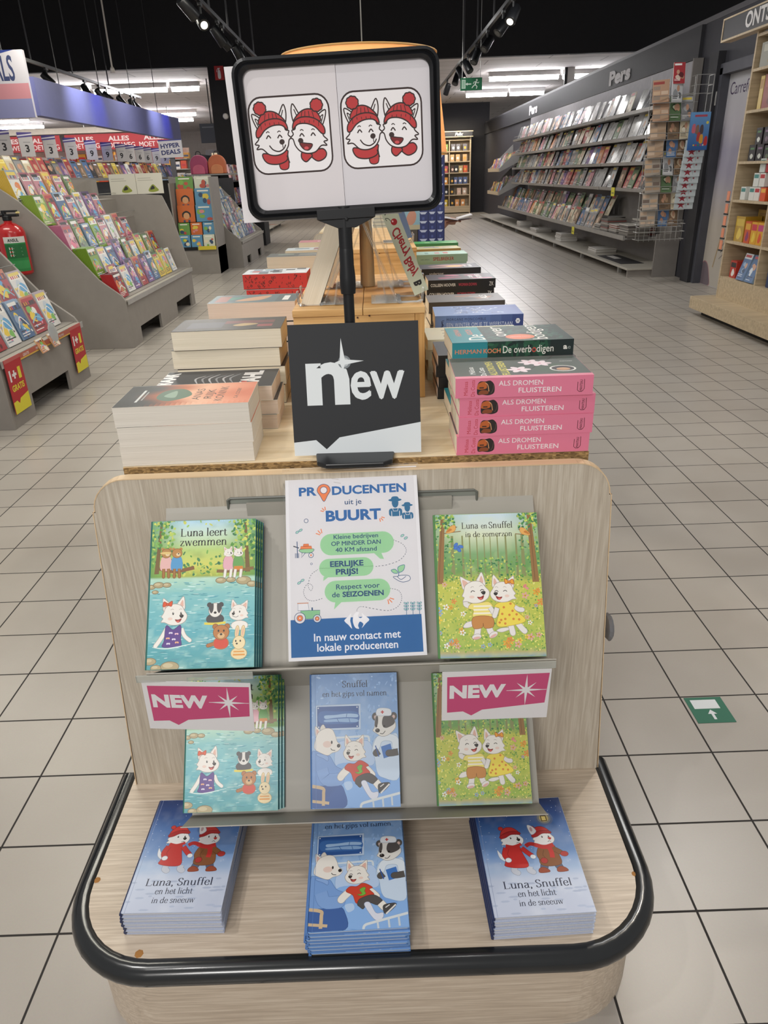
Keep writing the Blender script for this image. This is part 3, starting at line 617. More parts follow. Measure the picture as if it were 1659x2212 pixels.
def cover_cast():
    a = Art(); q = sheet((175, 130), (1415, 95), (1460, 1970), (170, 2010), HC); r_ = random.Random(9)
    def bg(u, v):
        y = v*HC; n = fbm(u*8, y*8)
        c = ramp([(0, hx('6d9fe0')), (.5, hx('9cc2ee')), (.9, hx('8fb4e2')), (1.25, hx('7fa5d8')), (1.42, hx('6f97cd'))], y); return mix(c, hx('c5dcf6'), max(0, n-.42)*.9)
    a.field(bg, 34, 48, 1, HC)
    def P(L): return [q(*p) for p in L]
    dabs(a, [(r_.random(), r_.uniform(0, HC), r_.uniform(.006, .03), r_.uniform(.005, .016), r_.uniform(0, 3), jit(hx(r_.choice(('8db5e6', '9dc1ee', '83abdf', 'aecbf0'))), r_, .05)) for _ in range(260)], 4)
    a.shape(P([(240, 560), (890, 530), (890, 890), (240, 910)]), 'c3d6ee', '7795bb', .004); a.shape(P([(258, 578), (862, 560), (862, 862), (258, 885)]), '2f5a9e')
    a.blob(P([(300, 650), (560, 640), (840, 650), (840, 790), (560, 815), (300, 800)]), '3f70b4'); a.blob(P([(370, 700), (520, 690), (690, 670), (840, 680), (840, 720), (690, 720), (520, 730), (380, 745)]), 'a8c8ec'); a.blob(P([(370, 760), (540, 745), (720, 735), (840, 750), (840, 785), (700, 790), (540, 785), (375, 790)]), '94b9e4')
    for p in ((690, 670, 680, 730), (720, 735, 735, 790), (545, 740, 590, 815)): a.line(P([p[:2], p[2:]]), .006, '3a66a8')
    for x, y in ((275, 598), (838, 580), (838, 846), (278, 862)): a.ell(*q(x, y), .008, .008, 'e6eef8', n=8)
    a.curve(P([(520, 1010), (700, 1000), (960, 985), (1005, 1010), (1010, 1070)]), .022, 'd8e3ec'); a.line(P([(540, 1040), (1000, 1030)]), .008, 'bcd0e6')
    a.blob(P([(560, 1080), (800, 1060), (1020, 1070), (1080, 1370), (800, 1400), (520, 1400)]), 'bcd3f3', '8aabd8')                 # pillow
    a.blob(P([(520, 1400), (900, 1370), (1440, 1550), (1455, 1960), (660, 1960), (600, 1700)]), '8fb9ef'); a.blob(P([(640, 1640), (740, 1620), (760, 1700), (680, 1740)]), 'bcd5f5'); a.blob(P([(900, 1440), (1300, 1560), (1250, 1700), (1000, 1600)]), '7fabe8')
    # nurse
    a.blob(P([(1110, 1000), (1050, 1170), (1090, 1300), (1120, 1480), (1200, 1560), (1440, 1560), (1430, 1000), (1330, 950)]), 'cfe0f4', '8fabcf'); a.blob(P([(1110, 1010), (1060, 1160), (1150, 1170), (1200, 1060), (1330, 1060), (1350, 1150), (1440, 1150), (1425, 1000), (1300, 950), (1180, 970)]), 'e3ecf5', '9ab0ca')
    limb(a, P([(1150, 1190), (1110, 1220)]), .07, '5a5552', '3b3735'); a.line(P([(1100, 1115), (1150, 1270)]), .012, '2f5aa6'); a.poly(P([(1180, 1130), (1320, 1085), (1360, 1250), (1220, 1295)]), '4379c4'); limb(a, P([(1430, 1200), (1350, 1215), (1290, 1220)]), .065, '5a5552', '3b3735')
    X, Y = q(1225, 800)
    for d in (-.095, .115): a.ell(X+d, Y+.07, .038, .042, '5a5552', out='3b3735'); a.ell(X+d, Y+.065, .016, .02, 'd9b9ad')
    a.blob(P([(1110, 700), (1090, 850), (1065, 905), (1110, 940), (1190, 985), (1290, 965), (1395, 860), (1370, 740), (1300, 690), (1200, 680)]), 'e9e6e0', '8b8580')
    a.blob(P([(1215, 720), (1200, 820), (1250, 870), (1350, 830), (1385, 780), (1340, 710), (1270, 695)]), '55504e'); a.blob(P([(1110, 715), (1095, 830), (1115, 865), (1140, 800), (1140, 710)]), '55504e')
    a.ell(*q(1230, 845), .014, .014, DK); a.ell(*q(1118, 845), .010, .012, DK); a.ell(*q(1133, 905), .027, .022, DK); a.ell(*q(1125, 895), .007, .005, '9a9490'); a.curve(P([(1170, 945), (1210, 950), (1245, 910)]), .007, DK)
    a.blob(P([(1120, 690), (1130, 610), (1210, 590), (1320, 610), (1330, 690), (1230, 700)]), 'e9edf2', 'a8b4c4'); X, Y = q(1205, 648); a.rect(X-.018, Y-.006, X+.018, Y+.006, 'c8362e'); a.rect(X-.006, Y-.018, X+.006, Y+.018, 'c8362e')
    # parent at the bedside
    a.blob(P([(175, 1250), (230, 1200), (420, 1250), (520, 1400), (640, 1480), (560, 1640), (400, 1700), (175, 1720)]), '7da4de', '4f76b5'); a.blob(P([(250, 1230), (330, 1240), (410, 1270), (405, 1335), (340, 1300), (250, 1260)]), '8fb2e6', '4f76b5')
    a.blob(P([(175, 1720), (400, 1680), (560, 1660), (640, 1740), (650, 1980), (175, 1990)]), '4467a8', '34508a'); limb(a, P([(320, 1450), (380, 1590), (560, 1590)]), .13, '86abe2', '4f76b5', .003)
    X, Y = q(372, 1070)
    a.blob(P([(240, 1010), (225, 850), (290, 900), (330, 960)]), FUR, FURL); a.blob(P([(250, 990), (245, 890), (285, 930)]), 'e3b9ad'); a.blob(P([(300, 880), (345, 825), (385, 900), (350, 940)]), 'e6e0d6', FURL)
    a.blob(P([(225, 1050), (270, 940), (370, 880), (470, 890), (520, 980), (545, 1060), (600, 1120), (560, 1190), (470, 1220), (400, 1255), (280, 1210), (215, 1160)]), FUR, FURL); a.ell(*q(400, 1100), .05, .035, 'ecd2c6'); a.ell(*q(466, 1072), .010, .018, DK); a.ell(*q(565, 1120), .020, .020, DK); a.curve(P([(450, 1155), (470, 1180), (515, 1185)]), .007, DK)
    # patient
    a.blob(P([(985, 1395), (1090, 1500), (1070, 1540), (960, 1450)]), FUR, FURL); limb(a, P([(700, 1440), (620, 1520), (590, 1560)]), .075, FUR, FURL)
    a.blob(P([(700, 1370), (650, 1440), (740, 1500), (790, 1620), (900, 1560), (1020, 1500), (960, 1420), (1000, 1390), (910, 1330), (850, 1330), (790, 1370)]), 'd2452f', '93291c'); a.blob(P([(800, 1490), (860, 1480), (830, 1420), (880, 1385), (910, 1400), (895, 1440), (910, 1480), (860, 1510)]), '79b845', '4c8228')
    a.blob(P([(800, 1630), (840, 1550), (1010, 1500), (1130, 1590), (1060, 1650), (940, 1610), (880, 1700), (830, 1670)]), '55504f', '35312f')
    limb(a, P([(1100, 1620), (1150, 1680)]), .075, FUR, FURL); a.blob(P([(1150, 1650), (1290, 1630), (1290, 1680), (1170, 1780), (1135, 1720)]), '4d4a4b', '2c2a2a'); a.line(P([(1170, 1780), (1300, 1650)]), .016, 'e8e6e4'); a.line(P([(1165, 1690), (1220, 1650)]), .01, 'e8e6e4')
    a.blob(P([(890, 1640), (960, 1610), (1040, 1760), (1130, 1760), (1130, 1830), (1070, 1870), (1000, 1830)]), 'e3e6f3', '9aa5c4')
    X, Y = q(790, 1195); pup(a, X, Y, .235, -1, 'closed', 'open', rot=.05)
    a.curve(P([(175, 1690), (330, 1720), (340, 1790), (335, 1960)]), .035, 'd8bd98'); a.line(P([(175, 1900), (420, 1925)]), .03, 'd8bd98')
    a.curve(P([(880, 1985), (900, 1930), (1000, 1895), (1455, 1775)]), .026, 'dfe6ea')
    for x, t, b_ in ((1060, 1890, 1980), (1200, 1850, 1970), (1330, 1815, 1950)): a.line(P([(x, t), (x+10, b_)]), .02, 'd3dde6')
    a.line([(.047, 0), (.047, HC)], .004, '5d86c2')
    a.text('Snuffel', .51, 1.272, .068, '1d2440', .30, font='roman'); a.text('en het gips vol namen', .505, 1.175, .058, '1d2440', .75, font='roman')
    return a
def cover_snow():
    a = Art(); r_ = random.Random(4)
    def bg(u, v):
        y = v*HC; n = fbm(u*7, y*7)
        c = ramp([(0, hx('c3cbe0')), (.4, hx('c9d3e8')), (.5, hx('a9c0e0')), (.7, hx('7397cb')), (1.0, hx('4f77b4')), (1.2, hx('2f4f8c')), (1.42, hx('22396f'))], y); return mix(c, hx('e8eef8'), max(0, n-.5)*(.9 if y < .6 else .35))
    a.field(bg, 34, 48, 1, HC)
    dabs(a, [(r_.random(), r_.uniform(.5, HC), .004, .004, 0, hx('dfe8f6')) for _ in range(60)], 2); dabs(a, [(r_.random(), r_.uniform(.03, .4), r_.uniform(.02, .06), .012, 0, jit(hx('b3bfd8'), r_, .04)) for _ in range(26)], 2)
    for k, c in ((.10, '5d7099'), (.075, '8a8c8c'), (.052, 'cbb87c')): a.ell(.76, 1.14, k, k, c)
    a.blob([(.53, 1.25), (.62, 1.31), (.7, 1.34), (.77, 1.30), (.72, 1.22), (.62, 1.23)], '9db2d6'); a.ell(.735, 1.31, .04, .034, 'b5c8e6'); a.ell(.72, 1.315, .008, .01, '26314f'); a.ell(.755, 1.31, .008, .01, '26314f')
    a.line([(.75, 1.26), (.755, 1.2)], .006, '4a4a50'); a.rect(.725, 1.10, .79, 1.175, '5a4d35'); a.rect(.735, 1.11, .78, 1.165, 'f3d984'); a.poly([(.725, 1.175), (.79, 1.175), (.757, 1.215)], '4d4332')
    # first walker, red coat
    a.blob([(.26, .60), (.18, .66), (.17, .76), (.21, .70), (.29, .65)], 'e6e9ef', '8f98ad')
    for x in (.31, .47): limb(a, [(x, .54), (x-.01, .50), (x+.02, .475)], .06, 'c9cedb', '8f98ad')
    a.blob([(.27, .80), (.23, .62), (.22, .56), (.35, .53), (.46, .55), (.43, .70), (.41, .80), (.35, .83)], 'c8322f', '7d1c1c')
    limb(a, [(.27, .78), (.24, .70), (.26, .645)], .055, 'c8322f', '7d1c1c'); a.ell(.265, .63, .032, .028, 'eef0f3', out='8f98ad'); limb(a, [(.43, .77), (.49, .70), (.52, .67)], .05, 'c8322f', '7d1c1c'); a.ell(.53, .655, .03, .026, 'eef0f3', out='8f98ad')
    pup(a, .355, .89, .225, 1, 'open', 'sad', hat='d03a36', ears=False, fur='f2f1f0')
    a.curve([(.27, .81), (.35, .79), (.44, .82)], .035, 'c8322f')
    # second walker, brown coat and scarf
    for x, d in ((.63, -.03), (.76, .03)): limb(a, [(x, .56), (x+d*.5, .52)], .075, '59647f', '3a4258'); a.blob([(x+d-.045, .50), (x+d-.04, .46), (x+d+.06, .465), (x+d+.05, .50), (x+d, .525)], '9c4a30', '6a2d1c')
    a.blob([(.62, .78), (.585, .62), (.60, .55), (.70, .53), (.81, .56), (.80, .70), (.77, .79)], '8a5632', '553318')
    limb(a, [(.63, .74), (.605, .67), (.625, .62)], .06, '8a5632', '553318'); a.ell(.635, .60, .037, .035, 'b33631', out='6d1d1b'); limb(a, [(.78, .73), (.83, .69)], .055, '8a5632', '553318'); a.ell(.865, .67, .042, .032, 'b33631', out='6d1d1b')
    pup(a, .695, .885, .215, 1, 'open', 'sad', hat='c93734', ears=False, fur='f2f1f0', nose='c83a33'); a.blob([(.575, .93), (.55, 1.02), (.56, 1.06), (.61, 1.03), (.635, .97)], 'f0eeee', '8f98ad'); a.ell(.585, 1.0, .015, .03, 'c9a9ac')
    a.curve([(.58, .80), (.68, .765), (.78, .79)], .05, 'c8322f'); a.curve([(.59, .80), (.53, .815), (.48, .79)], .045, 'b52b29'); a.curve([(.72, .78), (.735, .70), (.73, .63)], .05, 'c8322f')
    a.line([(.035, 0), (.035, HC)], .004, '8d9cc0')
    a.text('Luna, Snuffel', .5, .30, .083, '232a45', .70, font='roman'); a.text('en het licht', .47, .205, .066, '232a45', .385, font='roman'); a.text('in de sneeuw', .49, .105, .062, '232a45', .44, font='roman')
    return a
def line_pup(a, x, y, s, flip, mouth, scarf):
    """outline drawing of a pup's head in a red bobble hat"""
    T = lambda p, q: (x+s*flip*p, y+s*q); Q = lambda L: [T(*p) for p in L]; B = '33211f'; RD = 'c23a3c'; ow = s*.042
    a.blob(Q([(-.40, .22), (-.56, .48), (-.60, .72), (-.40, .64), (-.20, .44)]), 'f6f2f3', B, ow); a.curve(Q([(-.42, .34), (-.50, .58), (-.34, .46)]), ow*.8, B)
    a.blob(Q([(.30, .50), (.42, .80), (.54, .96), (.60, .70), (.52, .36)]), 'f6f2f3', B, ow); a.curve(Q([(.42, .60), (.50, .80)]), ow*.8, B)
    if scarf:
        a.blob(Q([(.22, -.60), (.21, -1.0), (.50, -1.0), (.50, -.58)]), RD, B, ow*.8); a.blob(Q([(-.34, -.50), (-.36, -.66), (-.20, -.82), (.15, -.86), (.46, -.76), (.52, -.56), (.50, -.44), (.1, -.56)]), RD, B, ow)
        a.line(Q([(.48, -.6), (.56, -.84)]), ow, B)
    else:
        a.blob(Q([(.02, -.62), (-.14, -.50), (-.40, -.46), (-.52, -.60), (-.44, -.76), (-.2, -.84), (0, -.72)]), RD, B, ow); a.blob(Q([(.0, -.64), (.20, -.50), (.36, -.54), (.38, -.72), (.24, -.84), (.08, -.74)]), RD, B, ow)
    a.shape(catmull(Q([(-.40, .14), (-.46, -.06), (-.60, -.20), (-.46, -.24), (-.56, -.36), (-.36, -.36), (-.14, -.54), (.14, -.58), (.40, -.50), (.56, -.32), (.62, -.12), (.70, -.06), (.60, .04), (.64, .16), (.52, .20), (.44, .40), (.0, .50)]), True, 4), 'f8f4f5', B, ow)
    a.blob(Q([(-.40, .40), (-.30, .66), (-.05, .78), (.22, .74), (.46, .56), (.52, .40), (.0, .48)]), RD, B, ow)
    for u in (-.18, -.02, .14, .28): a.line(Q([(u, .48+.02), (u*.75+.01, .72)]), ow*.55, B)
    a.shape(catmull(Q([(-.52, .02), (-.50, .22), (-.28, .44), (.0, .54), (.30, .54), (.52, .44), (.60, .28), (.58, .20), (.40, .34), (.08, .34), (-.20, .22), (-.40, .02)]), True, 4), RD, B, ow)
    for u in (-.32, -.16, 0, .16, .32): a.line(Q([(u, .26+(.10 if u > -.2 else -.02)), (u-.01, .44)]), ow*.5, B)
    P = []
    for k in range(36):
        t = 2*math.pi*k/36; rr = .185*(1+.10*abs(math.sin(4.5*t))); P.append(T(-.30+rr*math.cos(t)*1.1, .88+rr*math.sin(t)))
    a.shape(P, RD, B, ow)
    for ex in (-.10, .30): a.curve(Q([(ex-.08, -.05), (ex, .045), (ex+.08, -.04)]), ow, B); a.curve(Q([(ex-.07, .13), (ex-.01, .17), (ex+.05, .14)]), ow*.7, B)
    a.ell(*T(.36, -.17), s*.095, s*.085, '3a2a27', .2*flip)
    if mouth == 'open': a.blob(Q([(-.04, -.30), (.16, -.26), (.40, -.24), (.30, -.42), (.14, -.48), (.02, -.42)]), '7d2526', B, ow*.8); a.ell(*T(.18, -.41), s*.08, s*.05, 'd8555a')
    else: a.curve(Q([(-.10, -.26), (.02, -.40), (.22, -.46), (.40, -.38), (.48, -.26)]), ow, B); a.line(Q([(.37, -.22), (.38, -.36)]), ow*.7, B)
def badge_page():
    """half page of the frame: a rounded box with two hatted pups; units: box width 1"""
    a = Art(); a.rrect(0, 0, 1, .84, .16, 'f7f3f5', '33211f', .02); line_pup(a, .25, .41, .355, 1, 'smile', True); line_pup(a, .742, .41, .355, -1, 'open', False); return a
def poster_producers():
    a = Art(); H = 1.414; q = sheet((120, 165), (1400, 125), (1505, 1955), (55, 1995), H); BL = '2f69a8'; G = '9fd3a2'; O = 'ee8653'; NV = '2c4f7c'; F = '2f6f98'
    def P(L): return [q(*p) for p in L]
    a.rect(0, 0, 1, H, 'eeecef'); a.rect(.025, .03, .975, 1.385, 'e2dfe2'); a.rect(.02, .025, .975, .295, '2a67a3')
    def T(s_, x0, x1, y, h, c, b): X, Y = q((x0+x1)/2, y); wd = q(x1, y)[0]-q(x0, y)[0]; a.text(s_, X, Y, h*H/1850, c, wd, b)
    T('PR', 245, 420, 382, 82, BL, .035); T('DUCENTEN', 570, 1302, 366, 82, BL, .035); T('uit je', 692, 858, 466, 52, NV, .008); T('BUURT', 500, 1050, 612, 100, BL, .04)
    X, Y = q(490, 338); a.blob([(X-.05, Y), (X-.035, Y+.036), (X, Y+.05), (X+.035, Y+.036), (X+.05, Y), (X+.028, Y-.04), (X, Y-.085), (X-.028, Y-.04)], O, NV, .004); a.ell(X, Y+.003, .026, .026, 'eceaee', out=NV)
    for x, y, fl in ((465, 510, 1), (1070, 612, -1), (420, 725, 1.3), (1140, 1395, -1.3)):
        for ang in (20, 50, 80):
            t = R(180-ang) if fl > 0 else R(-ang); X, Y = q(x, y); L = .026*abs(fl); ox, oy = (.03, -.025) if fl > 0 else (-.03, .025)
            a.line([(X+ox+.018*math.cos(t), Y+oy+.018*math.sin(t)), (X+ox+(.018+L)*math.cos(t), Y+oy+(.018+L)*math.sin(t))], .007, O)
    def bubble(x0, y0, x1, y1, r_, tail): a.rrect(*q(x0, y1), *q(x1, y0), r_, G); a.poly(P(tail), G)
    bubble(432, 722, 1168, 948, .08, [(970, 930), (1030, 985), (1070, 988), (1045, 930)]); bubble(412, 965, 960, 1160, .07, [(455, 1150), (450, 1192), (510, 1150)]); bubble(458, 1175, 1125, 1408, .08, [(565, 1395), (548, 1475), (635, 1395)])
    T('Kleine bedrijven', 570, 1015, 785, 42, NV, .012); T('OP MINDER DAN', 545, 1040, 848, 42, NV, .03); T('40 KM', 585, 772, 912, 42, NV, .03); T('afstand', 795, 1000, 908, 42, NV, .012); T('EERLIJKE', 525, 862, 1050, 52, NV, .035); T('PRIJS!', 580, 806, 1128, 52, NV, .035)
    T('Respect voor', 578, 1022, 1270, 48, NV, .012); T('de', 533, 612, 1352, 48, NV, .012); T('SEIZOENEN', 640, 1062, 1345, 48, NV, .035)
    # two farmers
    for x, y, s_ in ((1190, 470, 1), (1310, 515, .85)):
        X, Y = q(x, y); a.ell(X, Y+.03*s_, .05*s_, .012*s_, F); a.blob([(X-.026*s_, Y+.03*s_), (X-.02*s_, Y+.055*s_), (X+.02*s_, Y+.055*s_), (X+.026*s_, Y+.03*s_)], F); a.blob([(X-.022*s_, Y+.02*s_), (X-.02*s_, Y-.015*s_), (X, Y-.03*s_), (X+.02*s_, Y-.015*s_), (X+.022*s_, Y+.02*s_)], F)
        a.rrect(X-.05*s_, Y-.095*s_, X+.05*s_, Y-.035*s_, .02*s_, F); a.rect(X-.032*s_, Y-.1*s_, X-.027*s_, Y-.055*s_, 'e8e6ea'); a.rect(X+.027*s_, Y-.1*s_, X+.032*s_, Y-.055*s_, 'e8e6ea'); a.line([(X-.02*s_, Y-.035*s_), (X-.015*s_, Y-.055*s_), (X+.015*s_, Y-.055*s_), (X+.02*s_, Y-.035*s_)], .004, 'e8e6ea')
    a.ell(*q(305, 615), .015, .015, 'e4e1e5', out=NV); a.ell(*q(338, 1023), .007, .007, 'e4e1e5', out=NV, ow=.003)
    for x, y in ((212, 720), (246, 702), (1258, 768), (1292, 792), (205, 1206), (240, 1182)): a.ell(*q(x, y), .014, .008, 'a9d3c0', .5, out=F, ow=.003)
    # barrow and fork
    a.blob(P([(225, 885), (365, 880), (340, 915), (250, 915)]), G, NV, .003); a.shape(P([(232, 880), (240, 855), (345, 852), (352, 878)]), O, 'a04e2e', .003); a.shape(P([(262, 852), (268, 833), (318, 832), (322, 852)]), O, 'a04e2e', .003)
    a.ell(*q(338, 940), .018, .018, 'e4e1e5', out=NV); a.ell(*q(338, 940), .007, .007, O); a.line(P([(250, 915), (240, 962), (285, 915)]), .004, NV); a.line(P([(165, 852), (220, 870)]), .008, '4b4b55'); a.line(P([(205, 808), (202, 965)]), .006, NV)
    for x in (182, 195, 215): a.line(P([(x, 920), (x-2, 965)]), .004, NV)
    # tractor
    a.shape(P([(178, 1480), (182, 1410), (285, 1405), (292, 1478)]), 'e7e5e9', NV, .003); a.rect(*q(175, 1412), *q(290, 1400), 'c98a6a'); a.shape(P([(205, 1480), (405, 1478), (400, 1520), (390, 1560), (260, 1565), (205, 1540)]), '8cc494', NV, .003); a.line(P([(325, 1478), (325, 1450)]), .01, NV)
    for x, y, s_ in ((195, 1555, .04), (372, 1562, .028)): X, Y = q(x, y); a.ell(X, Y, s_, s_, 'e4e1e5', out=NV, n=22); a.ell(X, Y, s_*.55, s_*.55, O, out=NV, ow=.003); a.ell(X, Y, s_*.15, s_*.15, 'f3e3da')
    # seedling on a hand
    a.blob(P([(1220, 1120), (1210, 1070), (1275, 1048), (1265, 1100)]), G, F, .004); a.blob(P([(1210, 1125), (1180, 1090), (1140, 1100), (1170, 1128)]), G, F, .004); a.line(P([(1215, 1155), (1220, 1115)]), .005, F)
    a.blob(P([(1160, 1165), (1200, 1160), (1240, 1150), (1320, 1155), (1330, 1195), (1270, 1215), (1220, 1205)]), 'e7e4e8', NV, .004); a.curve(P([(1200, 1160), (1240, 1190), (1290, 1160)]), .004, NV)
    for x in (1290, 1357, 1424):
        a.line(P([(x, 1420), (x+4, 1575)]), .004, F)
        for y in (1425, 1455, 1485):
            X, Y = q(x, y)
            for d in (-1, 1): a.ell(X+d*.009, Y, .010, .006, 'b5d6cc', d*.7, 8, F, .003)
    for L in ([(1170, 808), (1260, 850), (1295, 920), (1230, 1000), (1100, 1045), (975, 1060)], [(400, 1080), (330, 1130), (295, 1230), (320, 1285), (340, 1240), (290, 1215), (245, 1290), (270, 1360), (340, 1385), (440, 1360)], [(1130, 1275), (1215, 1300), (1245, 1370), (1210, 1450), (1110, 1495), (960, 1475), (830, 1450), (790, 1470), (780, 1500)]): a.dash(P(L), .004, '4b5568', 8)
    # double-arrow emblem
    a.blob(P([(725, 1512), (690, 1550), (648, 1588), (690, 1630), (728, 1672), (710, 1590)]), 'f1eff2', n=2); a.blob(P([(830, 1512), (860, 1540), (908, 1580), (870, 1620), (828, 1665), (845, 1625), (810, 1600), (790, 1640), (800, 1672), (760, 1660), (738, 1600), (745, 1540), (775, 1505), (805, 1510), (790, 1545), (815, 1565), (838, 1550)]), 'f1eff2', n=3)
    X, Y = q(780, 1780); a.text('In nauw contact met', X, Y, .055, 'f3f2f6', .63, .014); X, Y = q(780, 1885); a.text('lokale producenten', X, Y, .055, 'f3f2f6', .585, .014)
    for p in ([(470, 185), (560, 200)], [(570, 230), (640, 238)], [(590, 262), (660, 275)]): a.curve(P(p), .004, 'bdb8b4')
    return a
def star8(a, x, y, Rl, Rs, w_, c):
    for k in range(8):
        t = R(90+45*k); L = Rl if k % 2 == 0 else Rs; px, py = math.cos(t+math.pi/2)*w_, math.sin(t+math.pi/2)*w_
        a.poly([(x+px, y+py), (x+L*math.cos(t), y+L*math.sin(t)), (x-px, y-py)], c)
def card_new_pink():
    a = Art(); H = .60; a.rect(0, 0, 1, H, 'e2dfe0'); a.poly([(.045, .54), (.985, .555), (.965, .19), (.38, .125), (.28, .055), (.20, .11), (.05, .10)], 'c64d79')
    a.text('NEW', .33, .285, .145, 'e6e2e4', .52, .05); star8(a, .78, .355, .19, .13, .016, 'e6e2e4'); a.rect(.6, .352, .97, .358, 'e6e2e4'); return a
def board_new_black():
    a = Art(); a.rect(0, 0, 1, 1.0, '202226'); a.poly([(0, 0), (1, 0), (1, .235), (.36, .135), (.255, .045), (.175, .12), (0, .105)], 'dfe5e8')
    a.text('n', .29, .41, .43, 'e3e8ea', .335, .035); a.text('ew', .675, .43, .31, 'e3e8ea', .40, .035)
    a.ell(.425, .71, .05, .05, '7d8387'); a.ell(.425, .71, .035, .035, 'b4babd')
    for L, t in ((.18, 92), (.165, 2), (.06, 182), (.07, 272)):
        t = R(t); a.poly([(.41-.022*math.sin(t), .71+.022*math.cos(t)), (.41+L*math.cos(t), .71+L*math.sin(t)), (.41+.022*math.sin(t), .71-.022*math.cos(t))], 'e3e8ea')
    return a
# ------------------------------------------------------------------ the setting
def floor_mat():
    m, t, b = newmat('floor_tiles')
    tc = t.nodes.new('ShaderNodeTexCoord'); mp = t.nodes.new('ShaderNodeMapping'); mp.inputs['Location'].default_value = (-0.1607, -0.0961, 0)
    t.links.new(tc.outputs['Object'], mp.inputs['Vector'])
    br = t.nodes.new('ShaderNodeTexBrick'); br.offset = 0; br.squash = 1
    for k, v in (('Scale', 1.0), ('Mortar Size', 0.0024), ('Mortar Smooth', 0.15), ('Bias', 0.0), ('Brick Width', 0.2), ('Row Height', 0.2)): br.inputs[k].default_value = v
    br.inputs['Color1'].default_value = hx('b4ada5')+(1,); br.inputs['Color2'].default_value = hx('bab3aa')+(1,); br.inputs['Mortar'].default_value = hx('2e2a28')+(1,)
    t.links.new(mp.outputs['Vector'], br.inputs['Vector'])
    n = t.nodes.new('ShaderNodeTexNoise'); n.inputs['Scale'].default_value = 3.0; n.inputs['Detail'].default_value = 6; t.links.new(tc.outputs['Object'], n.inputs['Vector'])
    n2 = t.nodes.new('ShaderNodeTexNoise'); n2.inputs['Scale'].default_value = 260; t.links.new(tc.outputs['Object'], n2.inputs['Vector'])
    r = t.nodes.new('ShaderNodeValToRGB'); r.color_ramp.elements[0].position = .3; r.color_ramp.elements[0].color = (.90, .885, .87, 1); r.color_ramp.elements[1].position = .7; r.color_ramp.elements[1].color = (1, 1, 1, 1)
    t.links.new(n.outputs['Fac'], r.inputs['Fac'])
    x = t.nodes.new('ShaderNodeMix'); x.data_type = 'RGBA'; x.blend_type = 'MULTIPLY'; x.inputs[0].default_value = 1
    t.links.new(br.outputs['Color'], x.inputs[6]); t.links.new(r.outputs['Color'], x.inputs[7])
    x2 = t.nodes.new('ShaderNodeMix'); x2.data_type = 'RGBA'; x2.blend_type = 'MULTIPLY'; x2.inputs[0].default_value = 0.10
    t.links.new(x.outputs[2], x2.inputs[6]); t.links.new(n2.outputs['Color'], x2.inputs[7]); t.links.new(x2.outputs[2], b.inputs['Base Color'])
    rr = t.nodes.new('ShaderNodeMapRange'); rr.inputs['To Min'].default_value = 0.30; rr.inputs['To Max'].default_value = 0.8; t.links.new(br.outputs['Fac'], rr.inputs['Value']); t.links.new(rr.outputs[0], b.inputs['Roughness'])
    bp = t.nodes.new('ShaderNodeBump'); bp.inputs['Strength'].default_value = 0.4; bp.inputs['Distance'].default_value = 0.002; bp.invert = True
    t.links.new(br.outputs['Fac'], bp.inputs['Height']); t.links.new(bp.outputs['Normal'], b.inputs['Normal'])
    return m
struct(MB().box(-26, -4, -.05, 9, 46, 0).build('floor', floor_mat()))
def ceil_mat():
    m, t, b = newmat('white_ceiling_panels'); tc = t.nodes.new('ShaderNodeTexCoord'); br = t.nodes.new('ShaderNodeTexBrick'); br.offset = 0.5
    for k, v in (('Scale', 1.0), ('Mortar Size', 0.012), ('Brick Width', 2.4), ('Row Height', 0.62)): br.inputs[k].default_value = v
    br.inputs['Color1'].default_value = hx('d3cecb')+(1,); br.inputs['Color2'].default_value = hx('c9c4c1')+(1,); br.inputs['Mortar'].default_value = hx('8d8884')+(1,)
    t.links.new(tc.outputs['Object'], br.inputs['Vector']); t.links.new(br.outputs['Color'], b.inputs['Base Color']); b.inputs['Roughness'].default_value = 0.9; return m
struct(MB().box(-26, 16.15, 3.25, 9, 46, 3.32).build('ceiling', ceil_mat()))
struct(MB().box(-26, 16.0, 3.225, 9, 16.15, 5.2).build('wall_bulkhead', BLACKM))
struct(MB().box(-26, 7.2, 5.2, 9, 16.15, 5.27).build('ceiling_black', BLACKM))
struct(MB().box(-3.4, 26.35, 0, 3.86, 26.5, 3.25).build('wall_back', BLACKM))
struct(MB().box(-26, 36, 0, -3.4, 36.15, 3.25).build('wall_far', flat('far_wall_paint', '8e8680', 0.8)))
struct(MB().box(-3.05, 16.0, 0, -2.25, 16.7, 3.225).build('pillar', BLACKM))
wm = MB(); wm.box(3.74, 3.0, 0, 3.86, 7.6, 2.65); wm.box(3.74, 8.76, 0, 3.86, 26.35, 2.65); wm.box(3.74, 7.6, 2.15, 3.86, 8.76, 2.65)
struct(wm.build('wall_right', DARKG))
struct(MB().box(3.735, 3.0, 2.65, 3.87, 26.35, 2.70).build('trim_1', flat('grey_cap_rail', '5a585c', 0.5)))
struct(MB().box(3.70, 9.40, 2.33, 3.74, 26.3, 2.65).build('trim_2', DARKER))
tm = MB(); tm.box(3.66, 8.76, 0, 3.80, 8.98, 2.32); struct(tm.build('trim_3', DARKER))
dm = MB(); dm.box(3.70, 8.70, 0, 3.82, 8.80, 2.16); dm.box(3.70, 7.58, 2.10, 3.82, 8.80, 2.20); struct(dm.build('trim_4', flat('door_frame_grey', '4b4c54', 0.5)))
